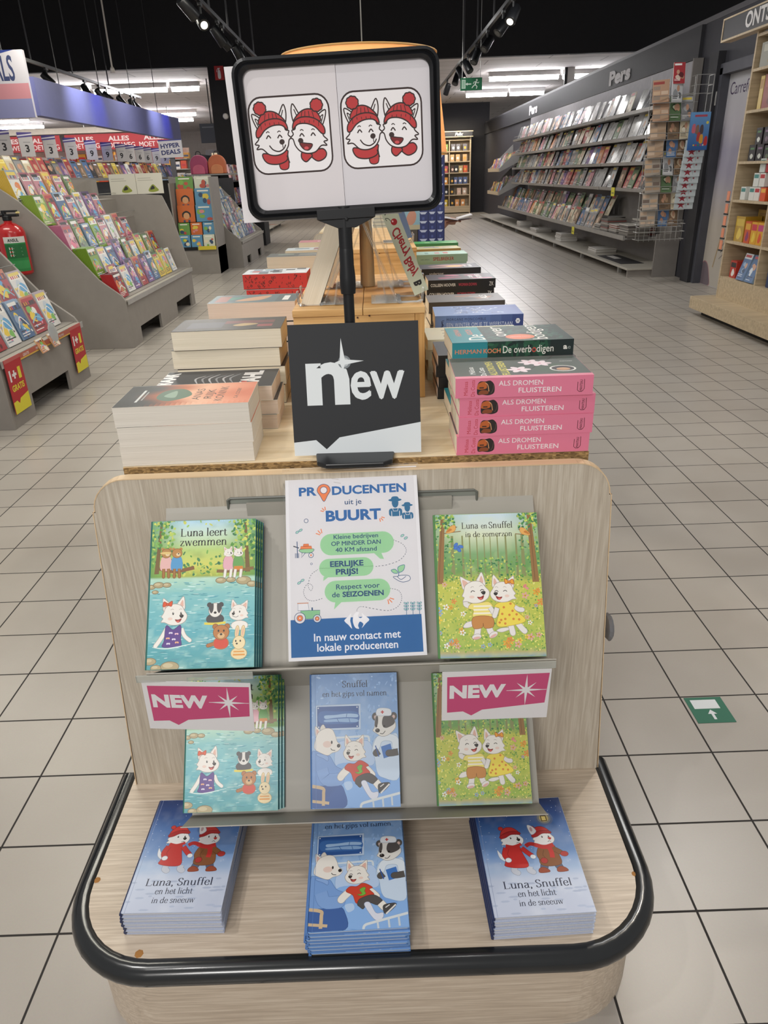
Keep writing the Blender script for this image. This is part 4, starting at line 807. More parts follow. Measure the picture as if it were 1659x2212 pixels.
def door():
    a = Art()                               # door-sized mural: pale sky, mauve hills, feather, shop name
    def bg(u, v):
        n = fbm(u*3, v*7); c = ramp([(0, hx('b5aea4')), (.3, hx('b2a89c')), (.52, hx('a5a0ab')), (.66, hx('9b97a8')), (.74, hx('b3aeb6')), (1, hx('b9b9bd'))], v); return mix(c, hx('85809a'), max(0, n-.5)*1.2*(1 if .35 < v < .8 else .3))
    a.field(bg, 12, 26, 1.1, 2.12)
    a.blob([(.02, .0), (.0, .16), (.06, .24), (.16, .22), (.24, .1), (.26, 0)], '6d6168', '9a6f74', .012)
    for k in range(7): a.line([(.42+.02*k, .30+.07*k), (.95, .62+.11*k)], .014, '77706c' if k % 2 else '8a8078')
    a.curve([(.3, .2), (.42, .6), (.55, 1.0), (.75, 1.3)], .02, 'a8926f')
    a.text('Carrefour', .09, 1.90, .115, '3f3050', .60, align='l')
    m = MB(); m.box(3.79, 7.62, 0, 3.84, 8.74, 2.14, 0, hx('b3aeb6')); a.onto(m, lambda u, v, z: (3.79-z, 8.735-u, .005+v), 0, .0002)
    struct(m.build('door_1', MATTE))
    h = tag(MB().box(3.685, 8.755, 1.82, 3.70, 8.795, 1.95, 0, hx('b9b8b6')).box(3.68, 8.765, 1.88, 3.687, 8.785, 1.92, 0, hx('55555a')).build('door_latch_plate', MATTE, bevel=.003), 'small pale latch plate on the dark frame left of the mural door', 'latch plate')
    n = Art(); n.rect(0, 0, .22, .80, 'd5d6d3'); n.rect(.02, .03, .2, .12, 'c8c9c4'); n.rect(.03, .14, .19, .34, '98a96a'); n.rect(.03, .34, .19, .52, '3e4a58'); n.rect(.03, .60, .15, .63, '3b3b40'); n.rect(.03, .68, .19, .70, 'b4b5b4')
    m = MB().box(3.775, 7.72, .99, 3.788, 7.94, 1.79, 0, hx('d5d6d3')); n.onto(m, lambda u, v, z: (3.775-z, 7.94-u, .99+v), 0, .0002)
    tag(m.build('notice_sheet', MATTE), 'tall white notice sheet with a green picture, stuck on the mural door', 'notice')
door()
cp = MB(); cp.box(4.30, 18.25, 2.3, 4.36, 18.3, 3.25, 0, hx('2c2b2e')); cp.box(4.36, 18.25, 2.3, 4.52, 18.3, 3.25, 0, hx('d6d3d1')); struct(cp.build('trim_5', MATTE))
# wall lettering
def lettering(word, y0, y1, z, h, label, name='wall_lettering'):
    V, F = textmesh(word, .05); xs = [v[0] for v in V]; wd = max(xs)-min(xs); m = MB(); P = [(3.692, y0+(y1-y0)*(v[0]-min(xs))/wd, z+v[1]*h/.7) for v in V]
    m.tris(P, F, 0, hx('f0eef0')); m.tris([(p[0]+.006, p[1], p[2]) for p in P], F, 0, hx('a9a7aa'))
    tag(m.build(name, MATTE), label, 'lettering', 'white letters on the dark header')
lettering('Pers', 12.75, 11.75, 2.39, .17, 'white word Pers, nearer of the two on the dark header over the magazines')
lettering('Pers', 18.95, 18.05, 2.40, .17, 'white word Pers, farther of the two on the dark header over the magazines')
# white ceiling tubes
def tube_light(x0, x1, y, z, label):
    t = empty('ceiling_light', ((x0+x1)/2, y, z), label, 'ceiling light', 'fluorescent tubes under the white ceiling'); L = (x1-x0)/2
    MB().box(-L, -.08, .04, L, .08, 3.25-z+.0).build('housing', flat('white_enamel', 'd8d6d4', 0.4), t); MB().tube([(-L+.02, 0, 0), (L-.02, 0, 0)], .045, 10).build('tube', TUBE, t, smooth=True)
for i, (x0, x1, y) in enumerate(((2.70, 4.28, 18.7), (4.36, 5.9, 18.75), (2.62, 3.75, 22.4), (3.8, 4.75, 22.4))):
    tube_light(x0, x1, y, 3.12, '%s lit fluorescent tube from the left beyond the bulkhead, above the magazine wall' % ORD[i])
for i, (x0, x1, y) in enumerate(((-8.3, -7.4, 18.5), (-7.3, -6.2, 18.5), (-6.1, -4.45, 18.5), (-4.38, -3.75, 18.5), (-7.3, -5.3, 25.2), (-7.4, -5.9, 27.5), (-13.4, -10.6, 25.6), (-14.2, -11.2, 28.2))):
    tube_light(x0, x1, y, 3.12, '%s lit fluorescent tube of those above the left-hand shelves' % ORD[i])
# spotlight tracks with heads, hung on rods from the dark ceiling
def track(name, x, y0, y1, z, heads, rods, label, hl):
    t = empty(name, (x, y0, z), label, 'light track'); MB().box(-.02, 0, -.02, .02, y1-y0, .02).build('rail', BLACKP, t)
    for y in rods: MB().tube([(0, y-y0, .02), (0, y-y0, 5.2-z)], .012, 6).build('hanging_rod', flat('dark_steel_rod', '4a4a4d', 0.4, 0.5), t)
    for i, (y, dx, dy, dz, lit) in enumerate(heads):
        h = empty('spotlight', (x, y, z-.02), hl % ORD[i], 'spotlight', 'black track spotlights'); d = Vector((dx, dy, dz)).normalized()
        MB().box(-.016, -.05, -.03, .016, .05, 0).tube([(0, 0, -.02), (0, 0, -.1)], .012, 6).build('mount', BLACKP, h)
        p = Vector((0, 0, -.15)); MB().tube([p-d*.10, p-d*.09, p+d*.09, p+d*.10], [.045, .052, .058, .055], 14).build('barrel', BLACKP, h, smooth=True)
        MB().tube([p+d*.101, p+d*.104], .036, 14).build('lens', SPOTLIT if lit else flat('unlit_lens', '50504f', 0.2), h)
track('light_track', -1.66, 7.0, 13.2, 2.9, [(8.1, .5, .6, -.6, 0), (8.7, .35, -.75, -.5, 1), (9.6, .5, .3, -.8, 0), (9.9, .6, .3, -.7, 0), (10.9, .4, .4, -.8, 0), (11.3, .5, .2, -.8, 0)], (9.2, 10.3, 11.2, 12.4), 'black spotlight track running into the shop, just left of the framed sign', '%s spotlight from the near end of the track left of the framed sign')
track('light_track', 1.53, 7.4, 18.5, 2.9, [(8.95, -.4, -.55, -.7, 1), (9.6, -.6, -.3, -.7, 0), (10.8, -.5, -.5, -.7, 0), (11.9, -.4, -.5, -.8, 0), (12.9, .4, -.5, -.8, 0), (13.8, .4, -.4, -.8, 1), (14.5, -.3, -.4, -.8, 0), (16.2, -.3, .4, -.8, 0)], (8.6, 10.3, 11.8, 13.4), 'black spotlight track running into the shop, right of the framed sign', '%s spotlight from the near end of the track right of the framed sign')
track('light_track', -4.84, 9.5, 17.6, 2.9, [(11.6, .2, .5, -.9, 0), (12.7, .6, .2, -.7, 1), (14.3, .5, -.3, -.8, 1), (15.0, .4, .4, -.8, 0), (15.4, .7, .2, -.7, 0), (16.2, .5, .4, -.8, 0), (16.9, .3, .3, -.9, 0), (17.15, .6, .3, -.7, 0)], (10.6, 12.2, 13.8, 15.6), 'black spotlight track above the blue fascia at left', '%s spotlight from the near end of the track above the blue fascia')
# real light of the two spots that wash the blue fascia, and of the lit head over the left track
for y, e in ((11.4, 75), (15.3, 70)):
    lamp('track_spot_light', 'SPOT', (-3.35, y, 2.80), e, (.92, .93, 1.0), (-4.0, y+.05, 2.35), spot_size=R(85), spot_blend=1, shadow_soft_size=.04)
    lamp('track_spot_light', 'SPOT', (-3.35, y+.75, 2.80), e*.55, (.10, .14, 1.0), (-4.0, y+.8, 2.25), spot_size=R(60), spot_blend=1, shadow_soft_size=.04)
# ------------------------------------------------------------------ the book island: end stand, rack, books
def end_stand(dx, dy, label, name='display_stand', detail=True):
    t = empty(name, (-.05+dx, 1.07+dy, 0), label, 'display stand'); ox, oy = -.05, 1.07
    def plat(inset, y_front, n=10):                 # outline of the rounded low platform, local xy
        r_ = .145-inset; x0, x1, y0 = -.475+inset, .46-inset, -.372+inset; P = [(x1, .02)]
        for cx, a0 in ((x1-r_, 0), (x0+r_, -90)): P += [(cx+r_*math.cos(R(a0-90*k/n)), y0+r_+r_*math.sin(R(a0-90*k/n))) for k in range(n+1)]
        return P+[(x0, .02)]
    P = plat(0, 0)
    MB().prism(P[::-1], .176, .200, 2).build('platform', OAKH, t, bevel=.0015)
    bp = [(x, y, .184) for x, y in plat(.001, 0)]
    MB().tube(bp, .0195, 14).build('bumper', RUBBER, t, smooth=True)
    B = plat(.010, 0, 10); MB().prism(B[::-1], .0, .176, 2).build('plinth', OAKH, t)
    # upright end panel, a little narrower towards its top, with rounded top corners and a grip slot
    zt = .845; wl, wr = -.455, .452; tl, tr = -.417, .416; rc = .055; O = [(wl, .176), (wr, .176)]
    for cx, a0 in ((tr-rc, 0), (tl+rc, 90)): O += [(cx+rc*math.cos(R(a0+90*k/8)), zt-rc+rc*math.sin(R(a0+90*k/8))) for k in range(9)]
    y0, y1 = -.008, .012; sl = (-.20, .20, .789, .806); m = MB()
    cen = [(O[i][0], O[i][1]) for i in range(len(O))]
    # face with the slot cut: outline split in four bands around the slot
    def band(za, zb, xa=None, xb=None):
        def xl(z): return wl+(tl-wl)*(z-.176)/(zt-.176)
        def xr(z): return wr+(tr-wr)*(z-.176)/(zt-.176)
        a_, b_ = (xl(za) if xa is None else xa, xr(za) if xb is None else xb), (xl(zb) if xa is None else xa, xr(zb) if xb is None else xb)
        m.prism([(a_[0], za), (a_[1], za), (b_[1], zb), (b_[0], zb)], y0, y1, 1)
    band(.176, sl[2]-.022); 
    zc = zt-rc; xlc = wl+(tl-wl)*(zc-.176)/(zt-.176); xrc = wr+(tr-wr)*(zc-.176)/(zt-.176)
    band(sl[2]-.022, zc)
    top = [(xlc, zc), (sl[0], zc), (sl[0], sl[3]), (0, sl[3]), (0, zt)] ; 
    L = [(tl+rc+rc*math.cos(R(90+90*k/8)), zt-rc+rc*math.sin(R(90+90*k/8))) for k in range(9)]; Rr = [(tr-rc+rc*math.cos(R(90*k/8)), zt-rc+rc*math.sin(R(90*k/8))) for k in range(9)]
    m.prism([(xlc, zc), (sl[0], zc), (sl[0], zt)]+L, y0, y1, 1); m.prism([(sl[1], zc), (xrc, zc)]+Rr+[(sl[1], zt)], y0, y1, 1); m.prism([(sl[0], sl[3]), (sl[1], sl[3]), (sl[1], zt), (sl[0], zt)], y0, y1, 1); m.prism([(sl[0], zc), (sl[1], zc), (sl[1], sl[2]), (sl[0], sl[2])], y0, y1, 1)
    m.build('end_panel', OAKV, t)
    e = MB(); prof = [(wl, .20), (xlc, zc)]+L[::-1]+Rr[::-1]+[(xrc, zc), (wr, .20)]
    for (xa, za), (xb, zb) in zip(prof, prof[1:]):
        d = Vector((xb-xa, 0, zb-za)); nrm = Vector((-d.z, 0, d.x)).normalized()*.0016
        e.face([(xa+nrm.x, y0-.0006, za+nrm.z), (xb+nrm.x, y0-.0006, zb+nrm.z), (xb+nrm.x, y1+.0006, zb+nrm.z), (xa+nrm.x, y1+.0006, za+nrm.z)]); e.face([(xa, y0-.0006, za), (xb, y0-.0006, zb), (xb+nrm.x, y0-.0006, zb+nrm.z), (xa+nrm.x, y0-.0006, za+nrm.z)])
    e.build('edge_band', EDGE, t)
    if detail:
        s_ = MB(); s_.box(sl[0]-.003, y0+.004, sl[2]-.016, sl[1]+.003, y1+.004, sl[3]+.003)
        s_.build('slot_backing', flat('slot_grey', '9a9d94', 0.5), t)
        g = MB(); g.tube([(sl[0]-.001, y0-.001, sl[2]-.012), (sl[0]-.001, y0-.001, sl[3]-.002), (sl[0]+.004, y0-.001, sl[3]+.001), (sl[1]-.004, y0-.001, sl[3]+.001), (sl[1]+.001, y0-.001, sl[3]-.002), (sl[1]+.001, y0-.001, sl[2]-.012)], .0022, 6); g.build('slot_trim', flat('slot_trim_grey', '6c6d66', 0.4), t)
        s_ = Art(); 
        ch = MB()
        for x, y, r_ in ((-.46, -.22, .006), (-.35, -.352, .007), (.447, -.245, .005)): ch.lathe([(r_, 0), (r_*.6, .0006), (0, .0008)], x, y, 7, z0=.2)
        ch.build('edge_chips', flat('bare_chip', 'a8763f', 0.9), t)
        for z in (.52,): MB().lathe([(.0, -.006), (.022, -.004), (.026, .0), (.022, .004), (0, .006)], 0, 0, 14).build('side_knob', flat('grey_knob', '77777a', 0.4), t, loc=(.447, .01, z), rot=(0, R(90), 0))
    return t
STAND = end_stand(0, 0, 'low oak-laminate end stand with black rubber bumper and upright panel, in the foreground')
# long table behind the panel
def island_table(y0, y1, label):
    t = empty('display_table', (-.042, y0, 0), label, 'display table')
    MB().box(-.378, .012, .836, .378, y1-y0, .855).build('table_top', BEECH, t)
    MB().box(-.378, .010, .8375, .378, .012, .8535).build('chipboard_edge', CHIP, t)
    MB().box(-.36, .03, .0, .36, y1-y0-.02, .836).build('cabinet', OAKV, t); return t
island_table(1.083, 4.0, 'long pale birch-topped book table behind the end panel')
# folded steel rack hung on the panel
SL = math.radians(38)                       # how far its plates lean back from upright
def rack():
    t = empty('book_rack', (-.058, .92, .2), 'light grey folded-steel book rack with two ledges hung on the end panel', 'book rack'); ox, oy, oz = -.058, .92, .2
    th = .0016
    def sheetprof(P, x0, x1, nm):
        m = MB(); 
        for (ya, za), (yb, zb) in zip(P, P[1:]):
            d = Vector((0, yb-ya, zb-za)).normalized(); n = Vector((0, -d.z, d.y))*th
            m.prism([(ya-oy, za-oz), (yb-oy, zb-oz), (yb-oy+n.y, zb-oz+n.z), (ya-oy+n.y, za-oz+n.z)], x0-ox, x1-ox, 0)
        return m.build(nm, GREYM, t)
    s, c = math.sin(SL), math.cos(SL)
    b = (.905, .588); tp = (b[0]+.250*s, b[1]+.250*c)
    sheetprof([(b[0]-.058, b[1]+.040), (b[0]-.053, b[1]+.034), b, tp, (tp[0]+.006, tp[1]+.010), (1.062, tp[1]+.006)], -.352, .242, 'upper_ledge')
    b2 = (.915, .270); tp2 = (b2[0]+.215*s, b2[1]+.215*c)
    sheetprof([(b2[0]-.062, b2[1]+.042), (b2[0]-.057, b2[1]+.036), b2, tp2, (1.05, tp2[1]+.05)], -.352, .252, 'lower_ledge')
    MB().box(-.22-ox, 1.052-oy, .32-oz, .11-ox, 1.058-oy, .80-oz).build('back_strap', GREYM, t)
    for x0 in (-.365, .072):
        MB().box(x0-ox, .840-oy, .619-oz, x0+.168-ox, .8425-oy, .630-oz).build('label_strip', STRIP, t)
rack()
# ---- hardback picture books: local x = width, y = height, z up through the front board
def hardback(design, W_, H_, T_, spine, edge, under):
    """returns the two meshes of one picture book: its case with the printed front, and its page block"""
    m = MB(); b = .0016; sp = hx(spine); ed = hx(edge)
    m.box(-W_/2, 0, T_-b, W_/2, H_, T_, 0, ed); m.box(-W_/2, 0, 0, W_/2, H_, b, 0, hx(under))
    pr = [(-W_/2, 0), (-W_/2-.0025, T_*.2), (-W_/2-.003, T_*.5), (-W_/2-.0025, T_*.8), (-W_/2, T_), (-W_/2+.0015, T_), (-W_/2+.0015, 0)]
    m.prism(pr[::-1], 0, H_, 1, 0, sp)
    design.clip(.004, .003, .998, HC-.003).onto(m, lambda u, v, z: (-W_/2+u*W_, v*H_/HC, T_+z), 0, .000008, .00002)
    pg = MB().box(-W_/2+.002, .0025, b, W_/2-.0025, H_-.0025, T_-b)
    return m.mesh('case', PRINT), pg.mesh('pages', PWHITE)
def place_book(meshes, name, M, label, group, cat='book'):
    o = empty(name, (0, 0, 0), label, cat, group); o.matrix_world = M
    for nm, me in zip(('case', 'pages'), meshes):
        c = bpy.data.objects.new(nm, me); COL.objects.link(c); c.parent = o
    return o
def flat_M(x, y, z, rz=0.0): return Matrix.Translation((x, y, z)) @ Matrix.Rotation(rz, 4, 'Z')
def lean_M(x, y, z, ang=SL, rz=0.0, rx=0.0):       # standing, leaning back by ang, front towards -Y
    return Matrix.Translation((x, y, z)) @ Matrix.Rotation(rz, 4, 'Z') @ Matrix.Rotation(math.pi/2-ang, 4, 'X') @ Matrix.Rotation(rx, 4, 'Z')
D_SWIM, D_SUM, D_CAST, D_SNOW = cover_swim(), cover_summer(), cover_cast(), cover_snow()
B_SWIM = hardback(D_SWIM, .161, .226, .009, '2f6f6a', '5f9f86', '3a7f9a'); B_SUM = hardback(D_SUM, .160, .222, .010, '5d8f58', '9aba6a', '7fae5a')
B_CAST = hardback(D_CAST, .152, .225, .0078, '5a86c8', '86aee0', '6a94d0'); B_SNOW = hardback(D_SNOW, .156, .222, .0080, '26335c', 'b9c3d8', 'c3cbe0')
s_, c_ = math.sin(SL), math.cos(SL)
def on_ledge(k, base, T_):        # k-th book out from the plate: bottom on the ledge, stacked along the plate's normal
    return (base[0]-c_*T_*k-.001, base[1]+s_*T_*k)
up = (.905, .590); lo = (.915, .270)
POS4 = ['hindmost', 'third from the front', 'second from the front', 'front']
for k in range(4):
    y, z = on_ledge(k, up, .0092); place_book(B_SWIM, 'picture_book', lean_M(-.281+.002*(3-k), y-.004*s_, z+.003, SL, R(-.6), 0), '%s green-blue swimming picture book of the four on the upper ledge' % POS4[k], 'swimming picture books on the upper ledge')
y, z = on_ledge(0, up, .01); place_book(B_SUM, 'picture_book', lean_M(.157, y-.012, z+.012, SL, R(-1.2)), 'yellow-green summer picture book alone on the upper ledge, right of the poster', 'summer picture books')
for k in range(3):
    y, z = on_ledge(k, lo, .0092); place_book(B_SWIM, 'picture_book', lean_M(-.279+.004*(2-k), y+.006, z+.008, SL, R(-.4)), '%s swimming picture book of the three on the lower ledge' % POS4[k+1 if k else 0], 'swimming picture books on the lower ledge')
y, z = on_ledge(0, lo, .01); place_book(B_CAST, 'picture_book', lean_M(-.065, y-.006, z+.015, SL-.02, R(-.6)), 'blue hospital-bed picture book standing in the middle of the lower ledge', 'hospital picture books')
place_book(B_SUM, 'picture_book', lean_M(.156, y-.008, z+.014, SL, R(-.4)), 'yellow-green summer picture book on the lower ledge under the right pink card', 'summer picture books')
CNT = ['undermost', 'second from the bottom', 'third from the bottom', 'fourth from the bottom', 'fifth from the bottom', 'sixth from the bottom', 'seventh from the bottom', 'eighth from the bottom']
def stack(meshes, n, x, y, rz, T_, what, group, wob):
    for k in range(n):
        w = wob[k % len(wob)]; nm = 'topmost' if k == n-1 else CNT[k]
        place_book(meshes, 'picture_book', flat_M(x+w[0], y+w[1], .2004+k*(T_+.00015), rz+w[2]), '%s %s' % (nm, what), group)
stack(B_SNOW, 6, -.352, .748, R(-1.2), .0080, 'blue snow-scene picture book of the pile at left on the platform', 'snow picture books, left pile', [(.0, 0, 0), (.0005, .001, .004), (-.001, 0, -.003), (-.0015, .001, .003)])
stack(B_CAST, 7, -.063, .704, R(1.0), .0078, 'blue hospital picture book of the middle pile on the platform', 'hospital picture books, middle pile', [(.004, 0, 0), (.003, .001, .006), (.0, 0, -.006), (.002, .001, .003), (-.001, 0, 0)])
stack(B_SNOW, 6, .222, .722, R(1.8), .0080, 'blue snow-scene picture book of the pile at right on the platform', 'snow picture books, right pile', [(0, 0, 0), (.001, .001, -.004), (0, 0, .003), (.0015, .001, 0)])
# pink cards clipped under the upper ledge
def pink_card(x, z, rz, label, rx=0.0):
    W_ = .158; m = MB(); a = card_new_pink(); m.box(-W_/2, 0, -W_*.60, W_/2, .0008, 0, 0, hx('e2dfe0')); a.onto(m, lambda u, v, l: (-W_/2+u*W_, -l, -W_*.6+v*W_), 0, .000012, .00003)
    o = m.build('promotion_card', MATTE); o.location = (x, .8385, z); o.rotation_euler = (R(4), rz, rx); tag(o, label, 'sign card', 'pink cards under the upper ledge')
pink_card(-.280, .618, R(2.8), 'pink and white NEW card hanging crooked under the left end of the upper ledge', R(-2)); pink_card(.155, .619, R(0.2), 'pink and white NEW card hanging straight under the right end of the upper ledge')
# framed poster leaning on the upper ledge
def poster():
    W_, H_ = .210, .297; t = empty('poster_holder', (0, 0, 0), 'white and blue producers poster in a clear holder leaning on the upper ledge', 'poster holder'); t.matrix_world = lean_M(-.047, .893, .609, R(37), R(-.3), R(.9))
    a = poster_producers(); m = MB(); m.box(-W_/2, 0, 0, W_/2, H_, .0012, 0, hx('eeecef')); a.onto(m, lambda u, v, z: (-W_/2+u*W_, v*H_/1.414, .0012+z), 0, .000007, .00002); m.build('poster_sheet', MATTE, t)
    MB().box(-W_/2-.003, -.003, -.0035, W_/2+.003, H_+.004, -.001).box(-W_/2-.003, -.003, .0045, W_/2+.003, H_+.004, .0055).build('clear_sleeve', SLEEVE, t)
poster()
# ---- sign stand on the table: foot, telescopic pole, landscape frame with two sheets
def sign_stand():
    t = empty('sign_stand', (-.043, 1.105, .855), 'black sign stand holding a framed white sheet above the table front', 'sign stand'); px, py = 0, .055
    m = MB(); P = [(-.060, -.040), (-.045, -.052), (.045, -.052), (.060, -.040), (.066, .02), (.05, .09), (-.05, .09), (-.066, .02)]; m.prism(P, 0, .008, 2); m.lathe([(.018, .008), (.014, .02), (.0095, .03)], px, py, 14); m.build('foot', BLACKP, t, bevel=.002)
    m = MB(); m.tube([(px, py, .02), (px, py, .29)], .0085, 14); m.build('lower_pole', BLACKP, t, smooth=True)
    MB().tube([(px, py, .25), (px, py, .262), (px, py, .275), (px, py, .292), (px, py, .31), (px, py, .316)], [.0115, .0125, .0125, .0110, .0110, .0105], 14).build('clamp_sleeve', BLACKP, t, smooth=True)
    MB().tube([(px, py, .30), (px, py, .375)], .0105, 14).build('upper_pole', BLACKP, t, smooth=True)
    f = empty_child('sign_frame', t, (.003, py, .3625), (0, R(-1.5), 0))
    w, h, r_ = .286, .207, .022
    def ring(w0, h0, r0, w1, h1, r1, ya, yb, mb):
        def out(w_, h_, r__): 
            P = []
            for cx, cz, a0 in ((w_/2-r__, r__, -90), (w_/2-r__, h_-r__, 0), (-w_/2+r__, h_-r__, 90), (-w_/2+r__, r__, 180)): P += [(cx+r__*math.cos(R(a0+90*k/7)), cz+r__*math.sin(R(a0+90*k/7))) for k in range(8)]
            return P
        A, B = out(w0, h0, r0), out(w1, h1, r1); d0 = (h0-h1)/2; n = len(A)
        for i in range(n):
            j = (i+1) % n; mb.face([(A[i][0], ya, A[i][1]), (A[j][0], ya, A[j][1]), (B[j][0], yb, B[j][1]+d0), (B[i][0], yb, B[i][1]+d0)])
    fm = MB(); hh = .0
    # outer wall, front lip, groove, inner lip
    ring(w, h, r_, w, h, r_, .004, -.008, fm); ring(w, h, r_, w-.008, h-.008, r_-.004, -.008, -.010, fm)
    def off(mb, w0, w1, ya, yb, k0, k1):
        m2 = MB(); ring(w-2*k0, h-2*k0, max(.004, r_-k0*.6), w-2*k1, h-2*k1, max(.004, r_-k1*.6), ya, yb, m2); mb.tris([(v[0], v[1], v[2]+k0) for v in m2.v], m2.f)
    off(fm, 0, 0, -.010, -.006, .004, .006); off(fm, 0, 0, -.006, -.009, .006, .009); off(fm, 0, 0, -.009, -.004, .009, .0135); off(fm, 0, 0, -.004, .004, .0135, .0135); ring(w, h, r_, w-.027, h-.027, r_-.008, .004, .004, fm)
    fm.build('frame_rim', BLACKP, f, smooth=True)
    # two sheets side by side, art on each
    for k, (x0, x1) in enumerate(((-.1325, -.0005), (.0, .1325))):
        m = MB(); y_ = .0012-(.0006 if k == 0 else 0); m.box(x0, y_, .009, x1, y_+.0003, h-.009, 0, hx('e3dde0' if k == 0 else 'dfdbe0')); a = badge_page(); ww = .1135
        a.onto(m, lambda u, v, z: ((x0+.0055 if k == 0 else x0+.0035)+u*ww, y_-z, .062+v*ww*(1.02)), 0, .000008, .00002); m.build('sheet', MATTE, f)
    MB().box(-w/2-.011, .0045, -.002, w/2-.06, .0052, h-.008).build('back_sheet', WHITEP, f)
    m = MB(); m.box(-.043, -.013, -.004, .043, .009, .010); m.prism([(-.043, -.004), (.043, -.004), (.013, -.017), (-.013, -.017)], -.010, .008, 1); m.tube([(0, -.0135, -.004), (0, -.015, -.004)], .0025, 10); m.build('frame_clip', BLACKP, f, bevel=.001)
def empty_child(name, parent, loc, rot=(0, 0, 0)):
    o = bpy.data.objects.new(name, None); COL.objects.link(o); o.parent = parent; o.location = loc; o.rotation_euler = rot; o.empty_display_size = .02; return o
sign_stand()
# black NEW board leaning on the pole
def new_board():
    W_ = .206; m = MB(); m.box(-W_/2, 0, 0, W_/2, .0022, .207, 0, hx('26282c')); a = board_new_black(); a.onto(m, lambda u, v, z: (-W_/2+u*W_, -z, v*.207), 0, .000012, .00003)
    o = m.build('promotion_board', MATTE); o.location = (-.0385, 1.101, .8605); o.rotation_euler = (R(-13), R(-.3), R(-1.2)); tag(o, 'square black board with a large white word new, leaning on the sign pole', 'sign board')
new_board()
# ------------------------------------------------------------------ paperbacks on the long table
def paperback(L, D, T, case_col, cover=None, spine=None, back=None):
    """local x along the spine, y from spine (0) to fore-edge (D), z thickness"""
    m = MB(); c = hx(case_col); b = .0006; bk = hx(back) if back else c
    m.box(-L/2, 0, T-b, L/2, D, T, 0, c); m.box(-L/2, 0, 0, L/2, D, b, 0, bk); m.box(-L/2, -.0006, 0, L/2, 0, T, 0, bk if back else c)
    if cover: cover.clip(.0003, .0003, L-.0003, D-.0003).onto(m, lambda u, v, z: (-L/2+u, v, T+z), 0, .00001, .00002)
    if spine: spine.clip(.0001, .0001, L-.0001, T-.0001).onto(m, lambda u, v, z: (-L/2+u, -.0006-z, v), 0, .00001, .00002)
    p = MB().box(-L/2+.0004, .0003, b, L/2-.0004, D-.0002, T-b)
    return m.mesh('case', PRINT), p.mesh('pages', PCREAM)
def pile(meshes, n, x, y, rz, T_, what, group, wob, pagemat=None, z0=.8555):
    """n copies lying on each other, near edge at y, turned by rz"""
    if pagemat: 
        meshes[1].materials.clear(); meshes[1].materials.append(pagemat)
    for k in range(n):
        w = wob[k % len(wob)]; nm = 'topmost' if k == n-1 else CNT[k]
        place_book(meshes, 'paperback', flat_M(x+w[0], y+w[1], z0+k*(T_+.00014), rz+w[2]), ('%s %s' % (nm, what)) if n > 1 else what, group, 'book')
def A_pink():
    L, D, T = .213, .132, .0315; c = Art(); c.rect(0, .012, L, D, '4a544f'); c.ell(.16, .05, .03, .03, '46584a'); c.rect(0, 0, L, .012, 'e0859c')
    up = math.pi/2
    c.text('Mélissa', .034, .046, .009, 'eef0ee', .045, .01, rot=up); c.text('Da Costa', .050, .038, .009, 'eef0ee', .05, .01, rot=up); c.text('ALS DROMEN', .068, .058, .012, 'd9cf52', .088, .02, rot=up); c.text('FLUISTEREN', .087, .058, .012, 'd9cf52', .088, .02, rot=up)
    c.curve([(.10, .02), (.12, .04), (.14, .07), (.165, .11), (.175, .13)], .003, '3a3836')
    for x, y in ((.145, .082), (.105, .045), (.13, .09)):
        for k in range(6): c.ell(x+.010*math.cos(k*1.05), y+.010*math.sin(k*1.05), .010, .0055, 'f0dfe6', k*1.05, 9)
        c.ell(x, y, .003, .003, 'd79bb0', n=8)
    c.ell(.175, .045, .021, .019, 'e9e9e4'); c.ell(.175, .045, .018, .016, '2f2a33'); c.ell(.175, .041, .011, .009, 'c79a78'); c.text('manteau', .19, .09, .005, 'e6e6e2', .02)
    s = Art(); s.text('Mélissa', .019, .0155, .0062, 'c03a44', .022, .0, rot=up); s.text('Da Costa', .030, .0158, .0062, 'c03a44', .026, .0, rot=up)
    s.blob([(.034, .006), (.034, .02), (.038, .026), (.046, .026), (.054, .027), (.060, .02), (.060, .008), (.052, .004), (.042, .005)], '2c2422'); s.blob([(.034, .014), (.036, .023), (.046, .025), (.048, .015)], 'c0632e'); s.blob([(.036, .006), (.04, .012), (.05, .011), (.05, .006)], '8c4a2a'); s.curve([(.046, .024), (.05, .02), (.052, .01)], .0012, 'e0a070'); s.curve([(.055, .007), (.058, .012), (.059, .02)], .001, '5a4a44'); s.rect(.037, .015, .044, .017, '3a2a24')
    s.text('ALS DROMEN', .067, .0185, .0078, 'f6eef0', .068, .006, align='l'); s.text('FLUISTEREN', .098, .0068, .0078, 'f6eef0', .066, .006, align='l')
    s.text('MANTEAU', .1965, .0155, .0042, '5c2530', .017, .02, rot=up); s.line([(.189, .021), (.189, .008), (.192, .0055), (.196, .0055)], .0009, '5c2530'); s.line([(.199, .025), (.1995, .01), (.197, .0062), (.194, .0055)], .0009, '5c2530')
    return paperback(L, D, T, 'e6809c', c, s)
